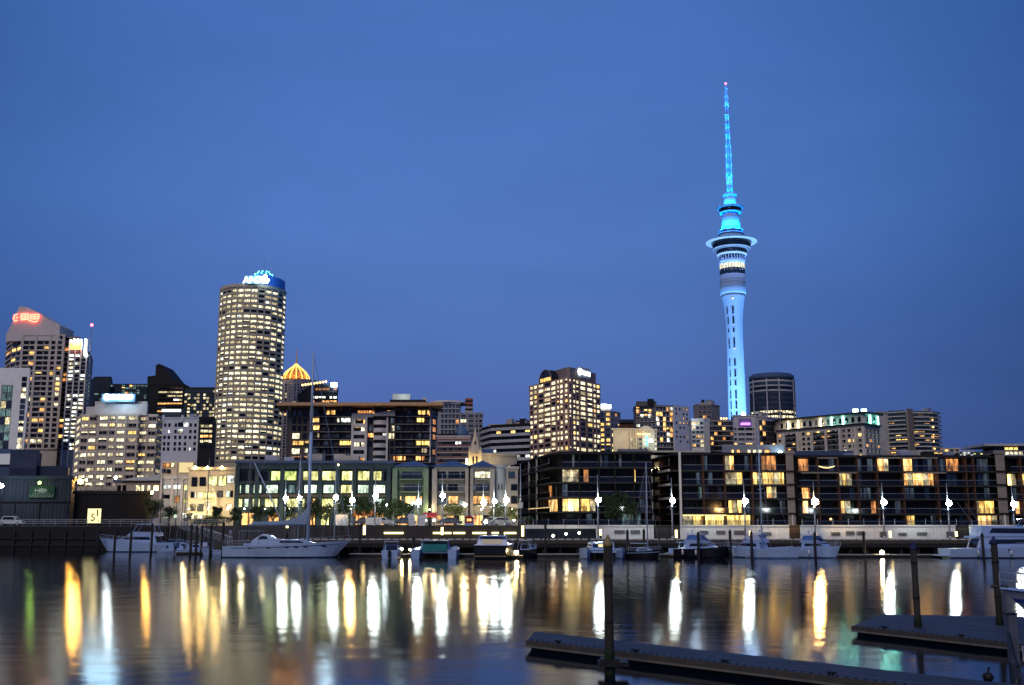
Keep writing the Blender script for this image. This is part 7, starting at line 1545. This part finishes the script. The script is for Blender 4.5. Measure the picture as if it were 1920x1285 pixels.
# derrick spar seen leaning left of the tall mast
t_ = thing('crane_boom', 'slender pale leaning spar rising left of the furled sail', 'crane', (Xat(531, 178, 975), 178, G0 - 2)); b_ = MB(); xa = Xat(477, 178, 868) - t_.location.x; b_.tube((0, 0, 2.2), (xa, 0, Zat(868, 178) - t_.location.z), .14, .07, ALU, 8); b_.build('boom', t_); b_ = MB(); b_.box(-.5, .9, -.5, .5, 0, 2.4, FRAME_D); b_.build('pedestal', t_)

# ================================================================== mooring piles
def pile(px, d, ytop, r, label, m=PILEM, cap=None, group='dark mooring piles among the far boats', zb=-3.0):
    t_ = thing('mooring_pile', label, 'pile', (Xat(px, d, 1040), d, 0), group=group); h = Zat(ytop, d)
    b_ = MB(); b_.tube((0, 0, zb), (0, 0, h), r * 1.03, r * .97, m, 12); b_.build('shaft', t_)
    b_ = MB(); b_.lathe([(r * 1.08, h - .02), (r * 1.08, h + r * .5), (.02, h + r * 2.4)], cap or m, 12, (0, 0, 0)); b_.build('cap', t_); return t_
for px, d, yt, lb in ((181, 176, 986, 'pile at the bow of the left motor yacht'), (214, 172, 992, 'pile with pale top before the left motor yacht, nearer its bow'), (244, 170, 992, 'pile before the middle of the left motor yacht'), (283, 166, 986, 'tallest pile before the left motor yacht cockpit'), (357, 160, 988, 'pile on the left of the thick cluster'), (367, 158, 990, 'thick pile in the middle of the cluster'), (377, 160, 990, 'pile on the right of the thick cluster'), (394, 157, 989, 'pile between the cluster and tall yacht stern'),
    (417, 150, 984, 'pile touching the tall yacht stern'), (674, 160, 990, 'pile just right of the tall yacht bow'), (1023, 156, 986, 'pile at the left of the dark recess'), (1105, 152, 997, 'pile at the left hull of the blue catamaran'), (1177, 152, 998, 'pile between blue catamaran and small dark yacht'), (1208, 150, 997, 'pile before the small dark hulled yacht'), (1310, 145, 1002, 'pile before the dark hulled cruiser'), (1370, 147, 999, 'pile between the dark cruiser and named yacht'), (1410, 143, 1001, 'pile before the white yacht with script name'), (1529, 143, 1003, 'pile before the white yacht with blue canvas'), (1621, 149, 1002, 'pile standing alone left of the star bright dock lamp'), (1844, 143, 1005, 'slim pile before the big two deck yacht'), (775, 150, 1012, 'short pile by the two dock lamps')):
    pile(px, d, yt, .19, lb)
NP = 'tall near mooring piles'
NEARP = surf('near_pile_timber', (.028, .024, .020), scale=1.6, bump=.6, streak=.25)
t_ = pile(1140, 33.7, 1024, .145, 'near dark pile with yellowish pointed cap at the pontoon edge', NEARP, surf('yellow_pile_cap', (.24, .19, .08), rough=.5), NP)
b_ = MB(); b_.box(-.34, .56, -.28, .40, .24, .38, BLACK); b_.box(-.28, .28, -.24, .28, .38, .46, BLACK); b_.build('pile_collar', t_)
pile(1713, 44.5, 1030, .13, 'near dark pile with navy cap behind the short right pontoon', NEARP, surf('navy_pile_cap', (.02, .03, .09)), NP)
pile(1865, 45.5, 1020, .135, 'near dark pile with pointed cap in front of the big white yacht', NEARP, surf('navy_pile_cap', (.02, .03, .09)), NP)

# weed and tide marks on the near piles
WEED = surf('weed_band', (.012, .020, .010), var=.5, scale=3, bump=.6)
for o_ in [o for o in COL.objects if o.name.startswith('mooring_pile') and o.get('group') == NP]:
    b_ = MB(); b_.lathe([(.157, -.4), (.163, .25), (.158, .62), (.152, .75)], WEED, 12, (0, 0, 0)); b_.build('weed_band', o_)
    for z in (1.5, 2.9): b_ = MB(); b_.lathe([(.152, z), (.154, z + .02), (.154, z + .07), (.152, z + .09)], BLACK, 12, (0, 0, 0)); b_.build('iron_band', o_)

# ================================================================== floating docks
def dock(x0, x1, d, dep, label, m=None, z=.42):
    r = thing('floating_dock', label, 'dock', ((x0 + x1) / 2, d, 0)); w_ = (x1 - x0) / 2
    b_ = MB(); b_.box(-w_, w_, 0, dep, -.3, z - .1, QB); b_.build('float', r); b_ = MB(); b_.box(-w_ - .04, w_ + .04, -.06, dep + .06, z - .1, z, m or surf('dock_deck', (.24, .24, .24), scale=1)); b_.build('deck', r); return r
for a, c, d, dp, lb in ((1008, 1092, 151, 2, 'floating dock in front of the dark recess'), (1238, 1276, 151, 2, 'floating dock left of the dark cruiser'), (1572, 1780, 148, 2, 'long floating dock under the star bright dock lamp'), (655, 720, 152, 2, 'floating dock right of the tall yacht bow'), (330, 420, 163, 2, 'floating dock among the clustered piles'), (862, 890, 151, 2, 'short floating dock left of the black hulled yacht')):
    dock(Xat(a, d, 1040), Xat(c, d, 1040), d, dp, lb)
def dock_lamp(px, d, y, label, bulb, r=.2, zb=.42):
    x = Xat(px, d, y); h = Zat(y, d) - zb; t_ = thing('dock_lamp', label, 'dock lamp', (x, d, zb)); b_ = MB(); b_.tube((0, .1, 0), (0, .1, h + .1), .07, .06, FRAME_D, 6); b_.build('post', t_); b_ = MB(); b_.ball((0, -.1, h), r, bulb, 8); b_.build('bulb', t_)
DL = glow('dock_lamp_bulb', (1, .72, .28), 170)
dock_lamp(753, 151, 1030, 'amber dock lamp just right of the small cuddy boat', DL, .2); dock_lamp(769, 151.5, 1031, 'smaller amber dock lamp left of the teal covered catamaran', DL, .13); dock_lamp(969, 144.5, 1036, 'amber star bright dock lamp at the black hulled yacht', DL, .24); dock_lamp(1653, 148.5, 1036, 'amber star bright dock lamp on the long floating dock', glow('dock_lamp_bulb_bright', (1, .8, .38), 260), .27); dock_lamp(1185, 150, 1037, 'dim amber dock lamp at the small dark yacht', DL, .12)
dock(Xat(745, 151, 1040), Xat(775, 151, 1040), 151, 2, 'short floating dock under the twin amber dock lamps'); dock(Xat(960, 144.3, 1045), Xat(980, 144.3, 1045), 144.2, 1.2, 'tiny floating dock at the black hulled yacht'); dock(Xat(1178, 149.5, 1040), Xat(1192, 149.5, 1040), 149.8, 1.2, 'tiny floating dock at the small dark yacht')

# ================================================================== near pontoons
DECKM = surf('pontoon_boards', (.036, .045, .072), scale=1.2, rough=.7, var=.22); FASC = surf('pontoon_fascia', (.055, .050, .043), scale=2, bump=.4, streak=.4)
def pontoon(label, P, zt_, nb, skip=0):
    """P: far-left, far-right, near-right, near-left corners of the deck in plan"""
    A, Bc, C, Dd = [Vector(p) for p in P]; c = (A + Bc + C + Dd) / 4; r = thing('pontoon', label, 'pontoon', (c.x, c.y, 0), world=True)
    b_ = MB(); k = lambda p, s_: tuple(c + (p - c) * s_)
    b_.prism([tuple(Dd), tuple(C), tuple(Bc), tuple(A)], zt_ - .22, zt_ - .05, FASC); b_.build('frame', r)
    i_ = .18; u = (C - Dd).normalized(); v = (A - Dd).normalized()
    b_ = MB(); b_.prism([tuple(Dd + u * i_ + v * .25), tuple(C - u * i_ + v * .25), tuple(Bc - u * i_ - v * .25), tuple(A + u * i_ - v * .25)], -.25, zt_ - .225, BLACK); b_.build('float', r)
    for q in range(nb):                                  # boards run the length of the pontoon
        t0, t1 = q / nb, (q + 1) / nb; d0, d1 = Dd.lerp(A, t0), Dd.lerp(A, t1); c0, c1 = C.lerp(Bc, t0), C.lerp(Bc, t1); e = (d1 - d0).normalized() * .004
        k0 = 0.0
        while k0 < 1:                                    # each run is made of several boards butted end to end
            k1 = min(1.0, k0 + rnd.uniform(3.2, 4.6) / (C - Dd).length); k1 = 1.0 if 1 - k1 < .04 else k1; h_ = (c0 - d0).normalized() * .008
            b_ = MB(); b_.prism([tuple(d0.lerp(c0, k0) + e + h_), tuple(d0.lerp(c0, k1) + e - h_), tuple(d1.lerp(c1, k1) - e - h_), tuple(d1.lerp(c1, k0) - e + h_)], zt_ - .048, zt_ + rnd.uniform(-.004, .003), DECKM); b_.build('plank', r); k0 = k1
    q = MB(); q.box(-.16, .16, -.03, .03, .06, .1, BLACK); q.box(-.07, -.03, -.03, .03, 0, .07, BLACK); q.box(.03, .07, -.03, .03, 0, .07, BLACK); cl = q.mesh('cleat'); L0 = (C - Dd).length
    for k in range(int(L0 / 3.6)): p = Dd + u * (1.6 + 3.6 * k) + v * .24; o_ = obj('cleat', cl, r, loc=(p.x, p.y, zt_ + .004)); o_.rotation_euler = (0, 0, atan2(u.y, u.x))
    nv = Vector((-u.y, u.x)); nv = nv if nv.dot(v) < 0 else -nv; L = (C - Dd).length
    def rail(o, z0, z1, m, nm):
        b_ = MB(); p, q = Dd + nv * .005, C + nv * .005; b_.prism([tuple(p + nv * o), tuple(q + nv * o), tuple(q), tuple(p)], z0, z1, m); b_.build(nm, r)
    rail(.06, zt_ - .14, zt_ + .012, FASC, 'rubbing_strake'); rail(.09, zt_ - .22, zt_ - .15, surf('pale_strake', (.13, .12, .105), scale=2), 'rubbing_strake')
    q = MB(); q.tube((0, 0, 0), (0, 0, .03), .035, .035, BLACK, 6); me = q.mesh('bolt'); n = int(L / .28)
    for i in range(min(n, 140)): p = Dd + u * (L * (i + .5) / n) - nv * .12; obj('bolt', me, r, loc=(p.x, p.y, zt_ + .008))
    return r
PT = .38
def pd(px, py, z=PT):
    v = (642.5 - py) / F; d = (z - CH) / ((sP + v * cP) / (cP - v * sP)); return (Xat(px, d, py), d)
A, Bq, C, Dq = pd(1003, 1184), pd(1740, 1265), pd(1612, 1275), pd(988, 1201)
def ext(p, q, k): return (p[0] + (q[0] - p[0]) * k, p[1] + (q[1] - p[1]) * k)
pontoon('long near timber pontoon running out of the frame at lower right', [A, ext(A, Bq, 1.75), ext(Dq, C, 2.1), Dq], PT, 16)
pontoon('short near timber pontoon under the right hand piles', [pd(1652, 1152), pd(2010, 1158), pd(2010, 1218), pd(1598, 1174)], PT, 20)
# near boat bow at the right edge
bx, by = Xat(1875, 44, 1098), 44.0; Lb = 11.0; ang = pi - .42
HG = surf('grey_white_hull', (.15, .18, .24), rough=.25)
r = thing('launch', 'near white launch with blue striped bow poking in from right edge', 'boat', (bx - cos(ang) * Lb / 2, by - sin(ang) * Lb / 2, 0), ang)
b_, S = hull(Lb, 3.3, 1.5, 1.98, HG, 1.9, surf('deep_blue_stripe', (.02, .05, .25), rough=.3), BLUEP); b_.build('hull', r)
rails(r, S, 6, 15, .62); b_ = MB(); hw = house(b_, [(-2, 1.5), (2.2, 1.75), (1.2, 2.6), (-1.8, 2.7)], 1.2, 1.0, WPAINT, .3); b_.build('cabin', r); panes(r, [(-1.2, 2.0), (1.3, 2.0), (.9, 2.45), (-1.2, 2.5)], hw); cross(r, 1.95, 1.95, 1.35, 2.5, hw, .85)
b_ = MB(); [b_.tube((S[i][0][0], s_ * (S[i][0][1] + .02), S[i][0][2] - .02), (S[i + 1][0][0], s_ * (S[i + 1][0][1] + .02), S[i + 1][0][2] - .02), .045, .045, WPAINT, 5) for i in range(14) for s_ in (-1, 1)]; b_.build('gunwale', r)
b_ = MB(); b_.tube((Lb / 2 - .3, 0, 2.0), (Lb / 2 + .35, 0, 2.02), .07, .07, BLACK, 6); b_.build('bow_roller', r)
# mooring post, rope and small dinghy at the lower right corner
d_ = 36.4; t_ = thing('mooring_post', 'square grey mooring post at the near corner of the short pontoon', 'post', (Xat(1897, d_, 1180), d_, 0)); b_ = MB(); b_.box(-.14, .14, -.14, .14, -2, Zat(1152, d_), surf('post_grey', (.07, .08, .11), scale=2)); b_.build('shaft', t_); b_ = MB(); b_.box(-.17, .17, -.17, .17, Zat(1152, d_), Zat(1152, d_) + .05, BLACK); b_.build('cap', t_)
t_ = thing('mooring_rope', 'thick dark rope with buoy sagging from the square mooring post', 'rope', (Xat(1893, 36, 1190), 36.0, 0), world=True)
pts = [Vector((Xat(px, dd, py), dd, Zat(py, dd))) for px, py, dd in ((1892, 1190, 36.1), (1897, 1212, 35.2), (1903, 1236, 34.4), (1909, 1250, 33.8))]
b_ = MB(); [b_.tube(p, q, .055, .055, BLACK, 6) for p, q in zip(pts, pts[1:])]; b_.build('rope', t_)
bu = thing('mooring_buoy', 'small black buoy floating off the square mooring post', 'buoy', (*pd(1853, 1276, 0), .1)); b_ = MB(); b_.ball((0, 0, 0), .17, BLACK, 10, .8); b_.build('float', bu); b_ = MB(); b_.tube((0, 0, .1), (.05, 0, .28), .03, .03, BLACK, 6); b_.build('eye', bu)
bx, by = pd(1925, 1262, .4); r, S = small_boat('white dinghy with blue stripe tucked in the lower right corner', 2036, by, pi - .2, 3.2, 1.5, WPAINT, cabin=False, py=1262, h=.5)

# gangway down to the piles at the left
gw = thing('gangway', 'grey lattice sided gangway sloping down behind the clustered piles', 'gangway', (Xat(390, 180, 1000), 180, 0), world=True)
xa, xb, za, zb_ = Xat(340, 181, 990), Xat(437, 181, 1020), 3.9, 1.2; n = 12
b_ = MB(); b_.hexa([(xa, 180, za - .15), (xb, 180, zb_ - .15), (xb, 181.4, zb_ - .15), (xa, 181.4, za - .15), (xa, 180, za), (xb, 180, zb_), (xb, 181.4, zb_), (xa, 181.4, za)], surf('gangway_grey', (.10, .11, .12))); b_.build('deck', gw)
for y in (180.0, 181.4):
    b_ = MB(); b_.tube((xa, y, za + 1.1), (xb, y, zb_ + 1.1), .05, .05, STEEL, 5); b_.build('handrail', gw)
    for k in range(n):
        q0, q1 = k / n, (k + 1) / n; b_ = MB(); b_.tube((xa + (xb - xa) * q0, y, za + (zb_ - za) * q0), (xa + (xb - xa) * q1, y, za + (zb_ - za) * q1 + 1.1), .03, .03, STEEL, 4); b_.tube((xa + (xb - xa) * q0, y, za + (zb_ - za) * q0), (xa + (xb - xa) * q0, y, za + (zb_ - za) * q0 + 1.1), .03, .03, STEEL, 4); b_.build('lattice', gw)
